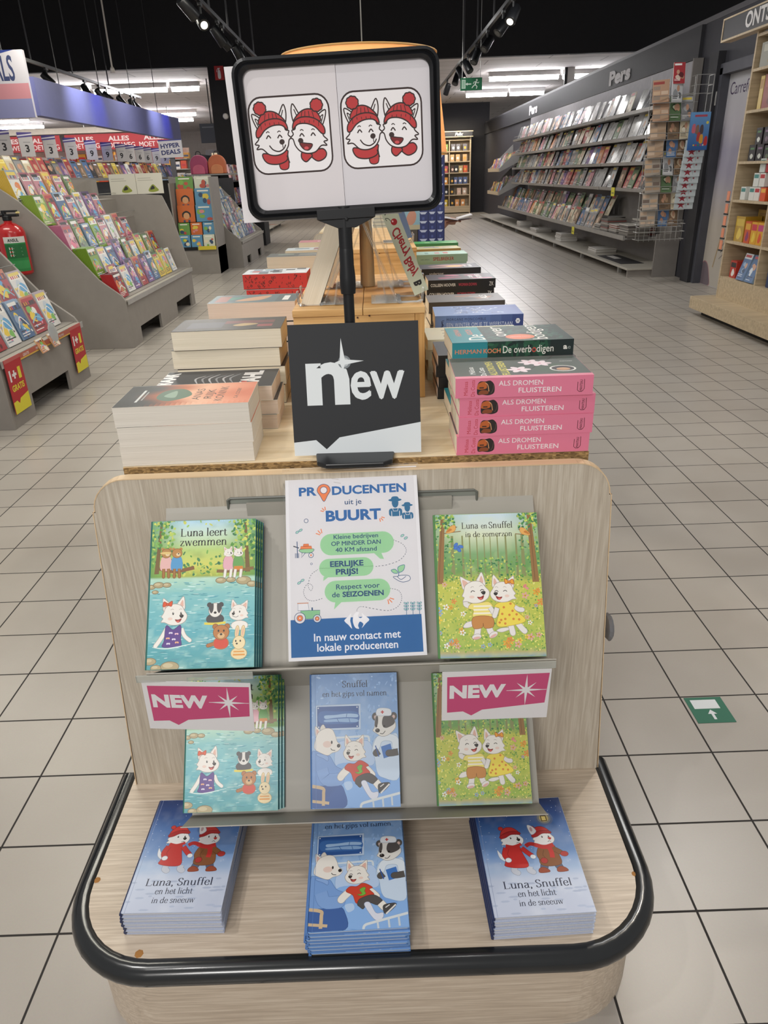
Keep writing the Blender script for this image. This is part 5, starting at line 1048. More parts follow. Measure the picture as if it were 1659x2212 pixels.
def A_koch():
    L, D, T = .213, .135, .029; up = math.pi/2; c = Art(); r_ = random.Random(2)
    c.rect(0, 0, L, D, '16302c'); dabs(c, [(r_.uniform(.065, .2), r_.uniform(0, D), .012, .004, r_.uniform(0, 3), jit(hx(r_.choice(('1f4a40', '0f2624', '1c3d36', '2b5a46'))), r_)) for _ in range(150)], 4); c.rect(0, 0, .062, D, '2a8c98')
    c.text('HERMAN', .024, .085, .010, 'd97a5c', .06, .02, rot=up); c.text('KOCH', .046, .09, .010, 'd97a5c', .045, .02, rot=up); c.text('De', .062, .042, .030, 'f3f1ea', .045, rot=up, font=None, bold=.0)
    c.text('over', .104, .085, .028, 'f3f1ea', .085, rot=up); c.text('bodigen', .170, .07, .028, 'f3f1ea', .125, rot=up); c.ell(.125, .033, .026, .022, 'e2794f'); c.text('HERMAN KOCH', .125, .031, .004, 'f5e9e0', .036)
    s = Art(); s.rect(0, 0, .062, T, '2a8c98'); s.rect(.062, 0, L, T, '1a3a33'); dabs(s, [(r_.uniform(.066, .17), r_.uniform(.002, T-.002), .008, .003, r_.uniform(0, 3), jit(hx(r_.choice(('24553f', '132b28', '2d6048'))), r_)) for _ in range(60)], 3); s.rect(.172, 0, L, T, '1c2a2b')
    s.text('HERMAN', .005, .0095, .0075, 'e58a62', .046, .02, align='l'); s.text('KOCH', .055, .0095, .0075, 'e58a62', .030, .02, align='l'); s.text('De overb', .089, .0085, .0125, 'f3f1ea', .050, .004, align='l'); s.text('o', .1402, .0085, .0125, 'd0524a', .0072, .012, align='l'); s.text('digen', .148, .0085, .0125, 'f3f1ea', .030, .004, align='l'); s.text('a', .195, .012, .009, 'f3f1ea', .007, .03, align='l'); s.text('e', .203, .012, .007, '9aa3a0', .005, .0, align='l')
    return paperback(L, D, T, '1c2f30', c, s)
def A_winter():
    L, D, T = .212, .135, .034; c = Art(); r_ = random.Random(8); c.field(lambda u, v: mix(hx('7f9fd6'), hx('3b4f96'), u*.8+.2*v), 8, 4, L, D)
    for k in range(46):
        x, y = r_.uniform(.045, .16), r_.uniform(.025, .115); c.curve([(x, y), (x+r_.uniform(-.012, .012), y+r_.uniform(-.008, .01)), (x+r_.uniform(-.02, .02), y+r_.uniform(-.01, .015))], .0022, r_.choice(('d9e2f2', '2a3358', 'c7d2ea', '3b466e')), True)
        c.ell(x, y, .0035, .0025, r_.choice(('e6ecf6', 'c9d3e8', '333f6b')), r_.uniform(0, 3), 7)
    s = Art(); s.field(lambda u, v: mix(hx('7a9ad4'), hx('2f3f7e'), u), 8, 1, L, T); s.text('MORGANE MONCOMBLE', .028, .022, .006, '26335c', .094, .004, align='l', spacing=1.2); s.text('EEN WINTER OM JE TE WEERSTAAN', .028, .0075, .0095, 'd3def2', .158, .0, align='l', spacing=1.1); s.ell(.199, .018, .0058, .0068, 'e8edf6', n=6); s.text('H', .199, .0155, .0045, '26335c', .004, .02)
    for k in range(6): s.curve([(.012+.002*k, .003+.004*k), (.016, .006+.003*k), (.02, .012)], .0012, '26335c')
    return paperback(L, D, T, '4a62ac', c, s)
def A_plain(case, cover_cols, sp_items, T=.026, L=.21, D=.132, seed=1, blobs=(), back=None):
    r_ = random.Random(seed); c = Art(); c.rect(0, 0, L, D, cover_cols[0])
    for k in range(7): x, y = r_.uniform(.02, L-.05), r_.uniform(.015, D-.04); c.blob([(x, y), (x+r_.uniform(.02, .05), y+r_.uniform(-.01, .01)), (x+r_.uniform(.02, .045), y+r_.uniform(.01, .03)), (x-.005, y+.02)], r_.choice(cover_cols[1:]))
    for a_ in blobs: getattr(c, a_[0])(*a_[1:])
    s = Art(); s.rect(0, 0, L, T, case)
    for (tx, x, y, h, col, wd, bo) in sp_items: s.text(tx, x, y, h, col, wd, bo, align='l')
    return paperback(L, D, T, case, c, s, back)
up_ = math.pi/2
B_PINK, B_KOCH, B_WINT = A_pink(), A_koch(), A_winter()
W0 = [(0, 0, 0), (.002, .001, .01), (-.003, .002, -.012), (.001, -.001, .006)]
pile(B_PINK, 4, .2275, 1.092, R(-.2), .0315, 'pink-spined paperback of the front right pile on the birch table', 'pink paperbacks at the table front', [(.000, 0, .0), (.003, -.001, .002), (.004, .001, .004), (-.003, -.003, -.014)])
pile(B_KOCH, 5, .240, 1.254, R(-.4), .029, 'teal and dark green paperback of the second pile on the right', 'teal paperbacks on the right', [(-.004, .004, .02), (.0, .002, -.01), (-.003, 0, .01), (0, .002, .0)])
B_BLK = A_plain('1d1d20', ['2b2b30', '3a3a40', '55505a'], [], .022, .21, .130, 3); pile(B_BLK, 4, .222, 1.415, 0, .022, 'black-covered paperback with tan pages, low pile behind the teal books', 'black paperbacks on the right', W0, PPINK)
B_CRM = A_plain('dcdcc4', ['d9d8bf', 'c7c9aa', 'e7e5d6', 'b9bfa0'], [], .022, .21, .132, 4, [('text', 'Cirkel', .06, .06, .022, '3b3a36', .08, .02, 'c', 0, up_)]); pile(B_CRM, 4, .212, 1.565, 0, .022, 'cream-covered paperback of the pile behind the black paperbacks', 'cream paperbacks on the right', W0)
pile(B_WINT, 3, .249, 1.76, R(-1), .034, 'blue winter paperback of the pile right of the pine riser', 'blue winter paperbacks', W0)
B_GRY = A_plain('4a4644', ['5c5654', '8a5b48', '3f3d44', '7a7472', '403a3a'], [('DE LAATSTE', .05, .008, .006, 'b9b4b0', .06, .01)], .030, seed=6, blobs=[('text', 'ALS', .17, .07, .02, 'c9c6c4', .06, .02, 'c', 0, up_)]); pile(B_GRY, 3, .252, 2.03, R(1), .031, 'grey-brown paperback of the pile between the blue and the black ones', 'grey-brown paperbacks', W0)
B_HOO = A_plain('161518', ['3c3339', '8e2c4c', 'a2395a', '5b2a3c', 'b0476a'], [('COLLEEN HOOVER', .008, .0085, .0085, 'd9d8d6', .078, .02), ('WOMAN DOWN', .095, .0085, .0085, 'b52f4a', .056, .02), ('ZK', .190, .007, .012, 'e6e4e2', .014, .0)], .028, seed=9, blobs=[('text', 'COLLEEN', .145, .065, .012, 'd6d2d2', .055, .02, 'c', 0, up_), ('text', 'HOOVER', .172, .065, .016, 'd6d2d2', .085, .02, 'c', 0, up_)])
pile(B_HOO, 4, .267, 2.325, 0, .028, 'black and magenta paperback of the pile beyond the blue winter books', 'black and magenta paperbacks', W0)
B_LEG = A_plain('26262a', ['55555a', '4a4a50', '5e5e62'], [('undertow', .03, .008, .008, 'c9c6c2', .05, .01)], .028, seed=10, blobs=[('blob', [(.03, .07), (.08, .10), (.15, .09), (.17, .07), (.13, .06), (.08, .075)], 'd8a39b'), ('blob', [(.03, .03), (.09, .055), (.15, .05), (.14, .03), (.08, .03)], 'd8a39b'), ('blob', [(.09, .05), (.12, .075), (.15, .06), (.12, .045)], 'e0c46a'), ('text', 'mint', .165, .065, .012, 'd9d6d6', .06, .01, 'c', 0, up_), ('text', 'lust', .185, .065, .014, 'd9d6d6', .06, .02, 'c', 0, up_)])
pile(B_LEG, 4, .262, 2.62, R(1), .028, 'dark grey paperback with pink legs on its cover', 'dark grey paperbacks', W0)
B_MNT = A_plain('a9ccb4', ['bfe0d2', 'b4d8c8', 'c8e6da'], [('CORA CARMACK', .02, .009, .005, '56706a', .036, .0), ('SPELBREKER', .07, .007, .0125, 'b8453f', .085, .02)], .030, seed=12, blobs=[('rect', .115, .03, .135, .09, 'd98a8c'), ('rect', .08, .03, .1, .085, 'd9a0a0'), ('rect', .04, .03, .055, .09, '8fb3aa')])
pile(B_MNT, 4, .269, 3.06, 0, .0285, 'mint green paperback with red spine lettering near the far table end', 'mint paperbacks', W0)
B_YEL = A_plain('c9a25e', ['d9cf9a', '6f86b8', 'c9d2d8', 'e0c48a', '5f8f6a', 'dfe3e6'], [('GUERNSEY', .1, .006, .006, '5a4a36', .05, .0)], .026, seed=14); pile(B_YEL, 4, .282, 3.42, R(1.5), .026, 'yellow and blue patterned paperback second from the far table end', 'yellow patterned paperbacks', W0)
B_GRN = A_plain('4f8f58', ['58b065', '3f8a50', '9ad08a', 'd3e6c4'], [], .026, seed=15); pile(B_GRN, 4, .300, 3.70, R(-1), .026, 'bright green paperback at the far end of the table', 'green paperbacks', W0)
# left-hand piles: fore-edges towards the camera
def A_cover(T, bg, items, L=.214, D=.126, case=None):
    c = Art(); c.rect(0, 0, L, D, bg)
    for it in items: getattr(c, it[0])(*it[1:])
    return paperback(L, D, T, case or 'e4ded2', c, None)
dn = -math.pi/2
B_KON = A_cover(.0325, 'd98f6a', [('field', lambda u, v: ramp([(0, hx('c86a4c')), (.2, hx('d9886a')), (.45, hx('e6b294')), (.62, hx('b5603c')), (.75, hx('6b4436')), (.82, hx('30363a')), (1, hx('1d2226'))], u+.08*math.sin(v*9)), 26, 8, .214, .126),
    ('blob', [(.12, .03), (.10, .07), (.13, .10), (.155, .08), (.15, .04)], '4f6e5c'), ('blob', [(.13, .04), (.125, .08), (.145, .07)], '86a08e'), ('text', 'KONINK', .045, .066, .013, '3b302c', .085, .0, 'c', 0, dn), ('text', 'RIJK', .064, .066, .013, '3b302c', .055, .0, 'c', 0, dn), ('text', 'ANAS', .083, .066, .013, '3b302c', .065, .0, 'c', 0, dn), ('text', 'S.A. COSBY', .022, .066, .006, '4a3a34', .06, .01, 'c', 0, dn), ('rect', .182, .03, .186, .1, 'cfd3d0'), ('rect', .176, .04, .178, .09, 'a9b0ae')])
def lpile(meshes, n, x, y, rz, T_, what, group, wob, pm=None, z0=.8555, D=.126):     # spine away from the camera: turned half round
    if pm: meshes[1].materials.clear(); meshes[1].materials.append(pm)
    for k in range(n):
        w = wob[k % len(wob)]; nm = 'topmost' if k == n-1 else CNT[k]
        place_book(meshes, 'paperback', flat_M(x+w[0], y+D+w[1], z0+k*(T_+.00014), math.pi+rz+w[2]), ('%s %s' % (nm, what)) if n > 1 else what, group, 'book')
lpile(B_KON, 3, -.317, 1.098, R(1.5), .0325, 'white-edged paperback of the front left pile, orange sunset cover', 'sunset paperbacks, front left', [(.0, 0, 0), (.001, 0, .004), (.0, .001, -.003)], PWHITE)
B_VAH = A_cover(.0265, '31363f', [('text', 'VAHL', .03, .065, .032, 'e6e6e6', .11, .05, 'c', 0, dn), ('text', 'GRAAK', .19, .065, .030, 'e6e6e6', .11, .05, 'c', 0, dn)]+[('curve', [(.07+.013*k, .03+.004*(k % 3)), (.085+.013*k, .06), (.075+.013*k, .095)], .004, 'b4b6ba' if k % 2 else '8d9096', True) for k in range(6)]+[('rect', .05, .085, .06, .115, 'b8423c')])
lpile(B_VAH, 3, -.297, 1.262, R(1), .0265, 'rosy-paged paperback of the second left pile, dark smoke cover', 'smoke-cover paperbacks, left', W0, PPINK)
B_DRK = A_cover(.0375, '2a2326', [('rect', .02, .03, .12, .06, '6b2f36'), ('rect', .12, .04, .19, .1, '45484f'), ('blob', [(.05, .07), (.08, .09), (.1, .08), (.08, .06)], 'b59a6a'), ('rect', .02, .075, .05, .1, '8f3a44')], case='201b1e')
lpile(B_DRK, 4, -.299, 1.428, R(.6), .0375, 'cream-paged thick paperback of the third left pile, glossy dark cover', 'dark-cover paperbacks, left', W0, PCREAM)
B_TEA = A_cover(.046, '4a626c', [('rect', .0, .0, .05, .126, '3b4c55'), ('rect', .02, .03, .035, .1, 'd3d8da'), ('blob', [(.07, .02), (.12, .05), (.15, .1), (.09, .09)], 'b58a6a'), ('blob', [(.13, .04), (.19, .05), (.18, .09)], '2f7a70'), ('rect', .17, .02, .2, .11, '8f5a50')])
lpile(B_TEA, 3, -.300, 1.80, R(0), .049, 'thick rosy-paged paperback of the fourth left pile', 'thick paperbacks, left', W0, PPINK)
# red books with lettered edges
def red_pages():
    r_ = random.Random(3); L, D, T = .205, .13, .046; m = MB(); c = Art(); c.rect(0, 0, L, D, 'c9ced4')
    for k in range(14): x, y = r_.uniform(0, L-.03), r_.uniform(0, D-.03); c.rect(x, y, x+.03, y+.03, r_.choice(('b0454a', '6f7f96', 'dfe3e6', '39424f', '8aa7b5')))
    m.box(-L/2, 0, T-.0008, L/2, D, T, 0, hx('c9ced4')); m.box(-L/2, 0, 0, L/2, D, .0008, 0, hx('8f2a28')); m.box(-L/2, -.0006, 0, L/2, 0, T, 0, hx('8f2a28')); c.onto(m, lambda u, v, z: (-L/2+u, v, T+z), 0, .00003, .00004)
    p = MB().box(-L/2+.0004, .0003, .0008, L/2-.0004, D-.0002, T-.0008, 0, hx('c0302b')); a = Art()
    for k in range(46): a.text(r_.choice('HSUJGcarpobe?l'), r_.uniform(.004, L-.01), r_.uniform(.003, T-.010), r_.uniform(.004, .010), '3a1513', rot=r_.uniform(-.8, .8), bold=.02)
    a.clip(.001, .001, L-.001, T-.002).onto(p, lambda u, v, z: (L/2-u, D-.0002+z, v), 0, .00001, .00003); b2 = Art()
    for k in range(26): b2.text(r_.choice('HSUJGcarpobe?l'), r_.uniform(.004, D-.012), r_.uniform(.003, T-.010), r_.uniform(.004, .010), '3a1513', rot=r_.uniform(-.8, .8), bold=.02)
    b2.clip(.001, .001, D-.001, T-.002).onto(p, lambda u, v, z: (-L/2+.0004-z, D-u, v), 0, .00001, .00003)
    return m.mesh('case', PRINT), p.mesh('pages', MATTE)
lpile(red_pages(), 3, -.317, 2.40, R(0), .047, 'red-edged book scattered with dark letters, left pile', 'red letter-edged books', W0, MATTE, D=.13)
B_L6 = A_cover(.040, '3c4044', [('rect', .03, .02, .1, .1, '6d6f6c'), ('rect', .12, .03, .18, .06, '7f8a80')]); lpile(B_L6, 4, -.29, 2.78, R(0), .038, 'dark-covered cream-paged book of the pile beyond the red ones', 'dark books, far left', W0, PCREAM)
B_L7 = A_cover(.036, 'b9c0c6', [('rect', .03, .02, .1, .1, '8a5c58'), ('rect', .12, .03, .18, .06, '54707a')]); lpile(B_L7, 4, -.26, 3.12, R(0), .036, 'pale-covered book second pile from the far left table end', 'pale books, far left', W0, PCREAM)
B_L8 = A_cover(.036, 'b56a76', [('text', 'mini', .1, .06, .02, 'e6e6e8', .06, .04)]); lpile(B_L8, 4, -.24, 3.5, R(0), .036, 'rose-covered book of the farthest left pile', 'rose books, far left', W0, PCREAM)
# ------------------------------------------------------------------ pine risers, lamp, easels and the books they hold
def riser(x0, x1, y0, y1, z1, label):
    t = empty('wooden_riser', ((x0+x1)/2, y0, .8555), label, 'riser'); w = (x1-x0)/2; d = y1-y0; h = z1-.8555
    xm = -.03*w*2
    MB().box(-w-.001, -.002, h-.013, w*.06, d, h).build('top_plank', PINE, t, bevel=.001); MB().box(w*.06+.001, -.002, h-.013, w+.001, d, h).build('top_plank', PINE, t, bevel=.001)
    MB().box(-w, 0, 0, w-.019, .014, h-.0135).build('front_board', PINE, t, bevel=.0008); MB().box(w-.0185, 0, 0, w, .03, h-.0135).build('corner_post', PINEV, t, bevel=.0008)
    MB().box(-w, d-.014, 0, w, d, h-.0135).build('back_board', PINE, t); MB().box(w-.012, .031, 0, w, d-.015, h-.0135).build('side_board', PINE, t); MB().box(-w, .015, 0, -w+.012, d-.015, h-.0135).build('side_board', PINE, t)
    s = MB()
    for x, z in ((-w*.02, h-.017), (w*.16, h-.014)): s = MB(); s.tube([(x, -.0024, z), (x, -.001, z)], .0018, 8); s.build('nail_head', flat('rust', '4a2e22', .8), t)
riser(-.163, .093, 1.432, 1.95, 1.037, 'pine plank riser box on the table, right behind the black new board'); riser(-.15, .135, 2.45, 3.45, 1.055, 'second pine riser box, farther along the table')
def table_lamp():
    t = empty('table_lamp', (-.018, 1.74, 1.0375), 'table lamp with lit amber drum shade and turned wooden foot, behind the framed sign', 'lamp')
    MB().lathe([(.0, 0), (.017, 0), (.0165, .02), (.0155, .08), (.0135, .15), (.011, .22), (.0095, .27), (0, .272)], 0, 0, 20).build('wooden_stem', LAMPW, t, smooth=True)
    m, tr, b = newmat('amber_lampshade'); b.inputs['Base Color'].default_value = hx('f2d3a8')+(1,); b.inputs['Roughness'].default_value = .8
    tl = tr.nodes.new('ShaderNodeBsdfTranslucent'); tl.inputs['Color'].default_value = hx('ffdcae')+(1,); ms = tr.nodes.new('ShaderNodeMixShader'); ms.inputs['Fac'].default_value = .5
    n = tr.nodes.new('ShaderNodeTexNoise'); n.inputs['Scale'].default_value = 300; bp = tr.nodes.new('ShaderNodeBump'); bp.inputs['Strength'].default_value = .1; tr.links.new(n.outputs['Fac'], bp.inputs['Height']); tr.links.new(bp.outputs['Normal'], b.inputs['Normal'])
    tr.links.new(b.outputs[0], ms.inputs[1]); tr.links.new(tl.outputs[0], ms.inputs[2]); tr.links.new(ms.outputs[0], tr.nodes['Material Output'].inputs[0])
    s = MB(); n_ = 40; z0, z1, r0, r1 = .270, .456, .182, .159
    for k in range(n_):
        a, c = 2*math.pi*k/n_, 2*math.pi*(k+1)/n_; s.face([(r0*math.cos(a), r0*math.sin(a), z0), (r0*math.cos(c), r0*math.sin(c), z0), (r1*math.cos(c), r1*math.sin(c), z1), (r1*math.cos(a), r1*math.sin(a), z1)])
        s.face([((r0-.0015)*math.cos(a), (r0-.0015)*math.sin(a), z0), ((r1-.0015)*math.cos(a), (r1-.0015)*math.sin(a), z1), ((r1-.0015)*math.cos(c), (r1-.0015)*math.sin(c), z1), ((r0-.0015)*math.cos(c), (r0-.0015)*math.sin(c), z0)])
    s.build('lamp_shade', m, t, smooth=True)
    for nm, z, r_ in (('lower_rim', z0, r0), ('upper_rim', z1, r1)): MB().tube([(r_*math.cos(2*math.pi*k/n_), r_*math.sin(2*math.pi*k/n_), z) for k in range(n_)], .0022, 6, closed=True).build(nm, flat('cream_tape', 'd9a866', .7), t)
    f = MB()
    for k in range(3): a = k*2.094; f.tube([(0, 0, .42), (r1*math.cos(a)*.99, r1*math.sin(a)*.99, .450)], .0015, 6)
    f.build('shade_spider', WIRE, t)
    MB().lathe([(0, .31), (.018, .32), (.03, .36), (.026, .39), (0, .41)], 0, 0, 14).build('light_bulb', BULB, t, smooth=True); MB().lathe([(0, .272), (.014, .272), (.014, .315), (0, .316)], 0, 0, 12).build('bulb_socket', BLACKP, t)
    lamp('table_lamp_light', 'POINT', (-.018, 1.74, 1.0375+.40), 1.3, (1.0, .84, .58), shadow_soft_size=.03)
table_lamp()
cb = tag(MB().tube([(-.03, 4.9, 5.2), (-.03, 4.9, 1.9)], .004, 6).build('hanging_cable', flat('pale_cable', '8a8884', .5)), 'thin cable hanging from the dark ceiling behind the lamp shade', 'cable')
def easel(x, y, z, side, label):
    """clear bent-acrylic book easel; its tray points to side (+1 right, -1 left)"""
    t = empty('book_easel', (x, y, z), label, 'book easel', 'clear book easels'); s = side
    P = [(.072, .028), (.070, .004), (.062, .0015), (.030, .0015), (.022, .006), (-.055, .19), (-.062, .192), (-.070, .188), (-.105, .003)]
    for yy in (0, .075):
        m = MB(); 
        for (xa, za), (xb, zb) in zip(P, P[1:]):
            d = Vector((xb-xa, 0, zb-za)).normalized(); n = Vector((-d.z, 0, d.x))*.0032
            m.prism([(s*xa, za), (s*xb, zb), (s*xb+n.x*s, zb+n.z), (s*xa+n.x*s, za+n.z)], yy, yy+.022, 1)
        m.build('easel_arm', ACRYL, t)
    MB().box(s*.0-.03, 0, .0015, s*.0+.03, .097, .0045).build('easel_base', ACRYL, t)
def side_lean(meshes, x, y, z, side, ang, label, name='paperback'):
    """book standing on its lower short edge, cover facing +X (side 1) or -X, leaning back"""
    # local x(spine len)->up, local y->depth, local z(thickness)->towards the viewer side
    B = Matrix(((0, 0, 1, 0), (0, 1, 0, 0), (1, 0, 0, 0), (0, 0, 0, 1))) if side > 0 else Matrix(((0, 0, -1, 0), (0, 1, 0, 0), (1, 0, 0, 0), (0, 0, 0, 1)))
    M = Matrix.Translation((x, y, z)) @ Matrix.Rotation(-side*ang, 4, 'Y') @ B @ Matrix.Translation((.107, 0, 0))
    return place_book(meshes, name, M, label, None)
def A_cherry():
    L, D, T = .214, .135, .030; c = Art(); c.rect(0, 0, L, D, 'c9cdb2'); c.text('Cherry Baby', L/2, .07, .03, 'a3262c', .16, .04)
    s = Art(); s.rect(0, 0, L, T, 'c6cab2'); s.text('Rainbow', .200, .018, .007, '24211f', .05, .02, 'c', .2); s.text('Rowell', .200, .008, .007, '24211f', .04, .02, 'c', .2)
    # text runs down the spine: x decreases from the top, so draw it turned half round
    s2 = Art(); s2.rect(0, 0, L, T, 'c6cab2'); s2.text('Rainbow', .030, .019, .0085, '24211f', .046, .03, 'c', .25); s2.text('Rowell', .032, .007, .0085, '24211f', .038, .03, 'c', .25); s2.ell(.070, .013, .0062, .0062, 'a81e26'); s2.ell(.068, .015, .0018, .0015, 'f0c9c4'); s2.curve([(.067, .018), (.060, .021), (.058, .026), (.063, .025)], .0011, '24211f')
    s2.text('Cherry Baby', .130, .0085, .0165, 'a3262c', .096, .05, 'c', .3); s2.text('B', .194, .008, .014, '1c1a19', .010, .06)
    s3 = Art(); s3.put(s2, lambda x, y: (L-x, T-y)); return paperback(L, D, T, 'c6cab2', c, s3)
CH = A_cherry(); CH[1].materials.clear(); CH[1].materials.append(PCREAM)
side_lean(CH, .078, 1.50, 1.047, 1, R(22), 'pale green Cherry Baby paperback leaning left on a clear easel on the near riser'); easel(.020, 1.47, 1.0375, 1, 'clear acrylic easel under the pale green Cherry Baby book')
B_THK = A_cover(.036, '3a2c20', [('rect', .02, .02, .19, .11, '6a4a2c')], L=.215, D=.15); B_THK[1].materials.clear(); B_THK[1].materials.append(PCREAM)
# fore-edge (page side) towards the camera: mirror the depth direction by turning the book round its upright
def side_lean_back(meshes, x, y, z, side, ang, label, D):
    B = Matrix(((0, 0, 1, 0), (0, -1, 0, 0), (-1, 0, 0, 0), (0, 0, 0, 1))) if side > 0 else Matrix(((0, 0, -1, 0), (0, -1, 0, 0), (-1, 0, 0, 0), (0, 0, 0, 1)))
    if side > 0: B = Matrix(((0, 0, 1, 0), (0, -1, 0, 0), (1, 0, 0, 0), (0, 0, 0, 1)))
    else: B = Matrix(((0, 0, -1, 0), (0, -1, 0, 0), (-1, 0, 0, 0), (0, 0, 0, 1)))
    sh = .107 if side > 0 else -.107
    M = Matrix.Translation((x, y+D, z)) @ Matrix.Rotation(-side*ang, 4, 'Y') @ B @ Matrix.Translation((sh, 0, 0))
    return place_book(meshes, 'paperback', M, label, None)
side_lean_back(B_THK, -.117, 1.485, 1.029, -1, R(22), 'thick cream-paged book leaning right on a clear easel on the near riser', .15); easel(-.083, 1.475, 1.0375, -1, 'clear acrylic easel under the thick cream-paged book')
def A_navy():
    L, D, T = .214, .14, .016; r_ = random.Random(6); c = Art(); c.rect(0, 0, L, D, '44609f')
    for k in range(40): x, y = r_.uniform(.05, .2), r_.uniform(.01, .13); c.curve([(x, y), (x+r_.uniform(-.02, .02), y+r_.uniform(-.01, .01)), (x+r_.uniform(-.02, .02), y+r_.uniform(-.02, .02))], .0035, r_.choice(('dfe4ec', '1f2740', 'c9d0dc')))
    s = Art(); s.rect(0, 0, L, T, '3a4f86'); return paperback(L, D, T, '3a4f86', c, s)
NV = A_navy(); side_lean(NV, .088, 1.70, 1.050, 1, R(20), 'navy book with white line drawings leaning on the near riser, behind Cherry Baby'); easel(.034, 1.69, 1.0375, 1, 'clear acrylic easel under the navy line-drawing book')
B_RED = A_cover(.020, '9c3646', [], case='9c3646'); side_lean_back(B_RED, -.098, 1.70, 1.040, -1, R(24), 'slim red book leaning on the near riser behind the thick cream-paged book', .126); easel(-.06, 1.70, 1.0375, -1, 'clear acrylic easel under the slim red book')
B_LBL = A_cover(.020, '7f9ac4', [('rect', .05, .03, .17, .1, 'a8bcd8')], case='6f8cba'); side_lean(B_LBL, .112, 2.62, 1.068, 1, R(18), 'light blue book leaning on the second riser'); easel(.062, 2.62, 1.0555, 1, 'clear acrylic easel under the light blue book')
pa = Art(); pa.rect(0, 0, .08, .11, '9cc7dc'); pa.blob([(.02, .02), (.03, .06), (.05, .075), (.065, .06), (.06, .03), (.04, .015)], 'd9a08c'); pa.rect(0, 0, .08, .018, 'cfc6a8'); pa.rect(.01, .095, .05, .101, '4a5a66'); pa.rect(0, .03, .015, .1, '5b8f5a')
pm = MB().box(0, 0, 0, .08, .012, .11, 0, hx('9cc7dc')); pa.onto(pm, lambda u, v, z: (u, -z, v), 0, .00003, .00005); po = pm.build('beach_picture_book', PRINT); po.location = (.115, 3.25, 1.056); po.rotation_euler = (R(-8), 0, 0); po.scale = (1, 1, 1); tag(po, 'small upright book with a pink bather on pale blue, on the second riser', 'book')
# ------------------------------------------------------------------ magazines and other printed goods for the shelves
PAL = {'silver': ('c9cacb', 'e6e7e8', '9b9da0', '6c6e72'), 'dark': ('2c2a2d', '4b4346', '6b5a52', '8c7a6c'), 'red': ('a8343a', 'd9c3b4', '5f2428', 'c97a5c'), 'brown': ('7c6650', 'a88a6c', 'd6c3a6', '4c3d32'),
       'blue': ('4a6a94', '8fa8c4', '2f4562', 'cdd6dd'), 'green': ('5f7a54', '93a878', 'c8cfae', '37492f'), 'cream': ('cfc3a8', 'e3dac6', 'a8926e', '7f6a50'), 'pink': ('c98a98', 'e2b8bf', 'a05468', '6f3a4a'), 'grey': ('8a8a8c', 'b0b0b0', '5c5c60', 'd0cfcc'), 'orange': ('c57a3c', 'e0b078', '8f4f28', 'e8d6b8'),
       'yellow': ('e0c243', 'f0e08a', 'b3402f', '4a7a4a'), 'purple': ('7a5a94', 'b49ac4', 'd9a8c0', '4a3564'), 'white': ('e4e2df', 'c9d3dc', 'b7a8b0', '8fa0b4'), 'lime': ('7fa53a', 'a8c45a', '4f7a34', 'e0e6c0')}
def mag_mesh(col, seed, w=.2, h=.27, t=.006, foil=False, kids=False):
    """a magazine: x across, y up, z out of its front"""
    r_ = random.Random(seed); P = PAL[col]; m = MB(); m.box(-w/2, 0, 0, w/2, h, t, 0, hx(P[1]))
    a = Art(); a.rect(-w/2, 0, w/2, h, P[0])
    if foil:
        for k in range(9):
            y = r_.uniform(0, h*.9); x = r_.uniform(-w/2, w*.3); a.poly([(x, y), (x+r_.uniform(.02, .06), y+r_.uniform(0, .03)), (min(w/2, x+r_.uniform(.03, .08)), min(h, y+r_.uniform(.03, .1)))], r_.choice(('f4f4f4', 'dcdee0', '8f9194', '5f6063', 'b7babd')))
    else:
        if r_.random() < .6: a.rect(-w/2, h*.80, w/2, h, r_.choice(P[1:]))
        for k in range(3 if not kids else 5):
            x, y, s = r_.uniform(-w*.25, w*.25), r_.uniform(h*.2, h*.62), r_.uniform(.14, .28)*w; c = r_.choice(P[1:]+(('c99a7c', 'b5846a') if not kids else ('f0d040', '5fa8d8', 'e86a8a', '7fbf5a', 'f2f0ec', 'e8843a')))
            a.blob([(x-s, y), (x-s*.3, y+s*r_.uniform(.6, 1.2)), (x+s*.8, y+s*.4), (x+s*.5, y-s*r_.uniform(.5, 1))], c, n=3)
        if kids:
            a.rect(-w*.45, h*.74, w*.45, h*.90, r_.choice(('f4f2ee', P[1], P[2])))
            for k in range(9): x, y = r_.uniform(-w*.42, w*.42), r_.uniform(h*.06, h*.68); a.ell(x, y, w*r_.uniform(.03, .09), w*r_.uniform(.02, .07), r_.choice(P+('f0d040', '6fb0dc', 'e88aa4', '8fc76a', 'f4f2ee', '4a3a3a')), r_.uniform(0, 3), 9)
            for k in range(5): a.rect(-w*.36+w*.145*k, h*.77, -w*.36+w*.145*k+w*.09, h*.87, r_.choice(('c93a4a', '3a5aa0', '2a2a2c', 'd98a2c', P[3])))
            a.curve([(-w*.4, h*.3), (0, h*r_.uniform(.4, .6)), (w*.4, h*.3)], w*.05, r_.choice(('f0c84a', 'e88aa4', '8fc7e0', 'f4f2ee')))
        if not kids: a.ell(r_.uniform(-.02, .02), h*.55, w*.14, w*.18, 'c79a80', n=10)
        a.rect(-w*.42, h*.86, w*r_.uniform(.1, .42), h*.95, r_.choice(('f0eeea', '1f1d20', 'b8343a', 'e8d05a')))
        for k in range(3): y = h*(.08+.06*k); a.rect(-w*.42, y, w*r_.uniform(-.2, .35), y+h*.022, r_.choice(('efede8', '2a2a2c', P[3])))
    a.onto(m, lambda u, v, z: (u, v, t+z), 0, .00012, .00015)
    return m.mesh('magazine', FOIL if foil else PRINT)
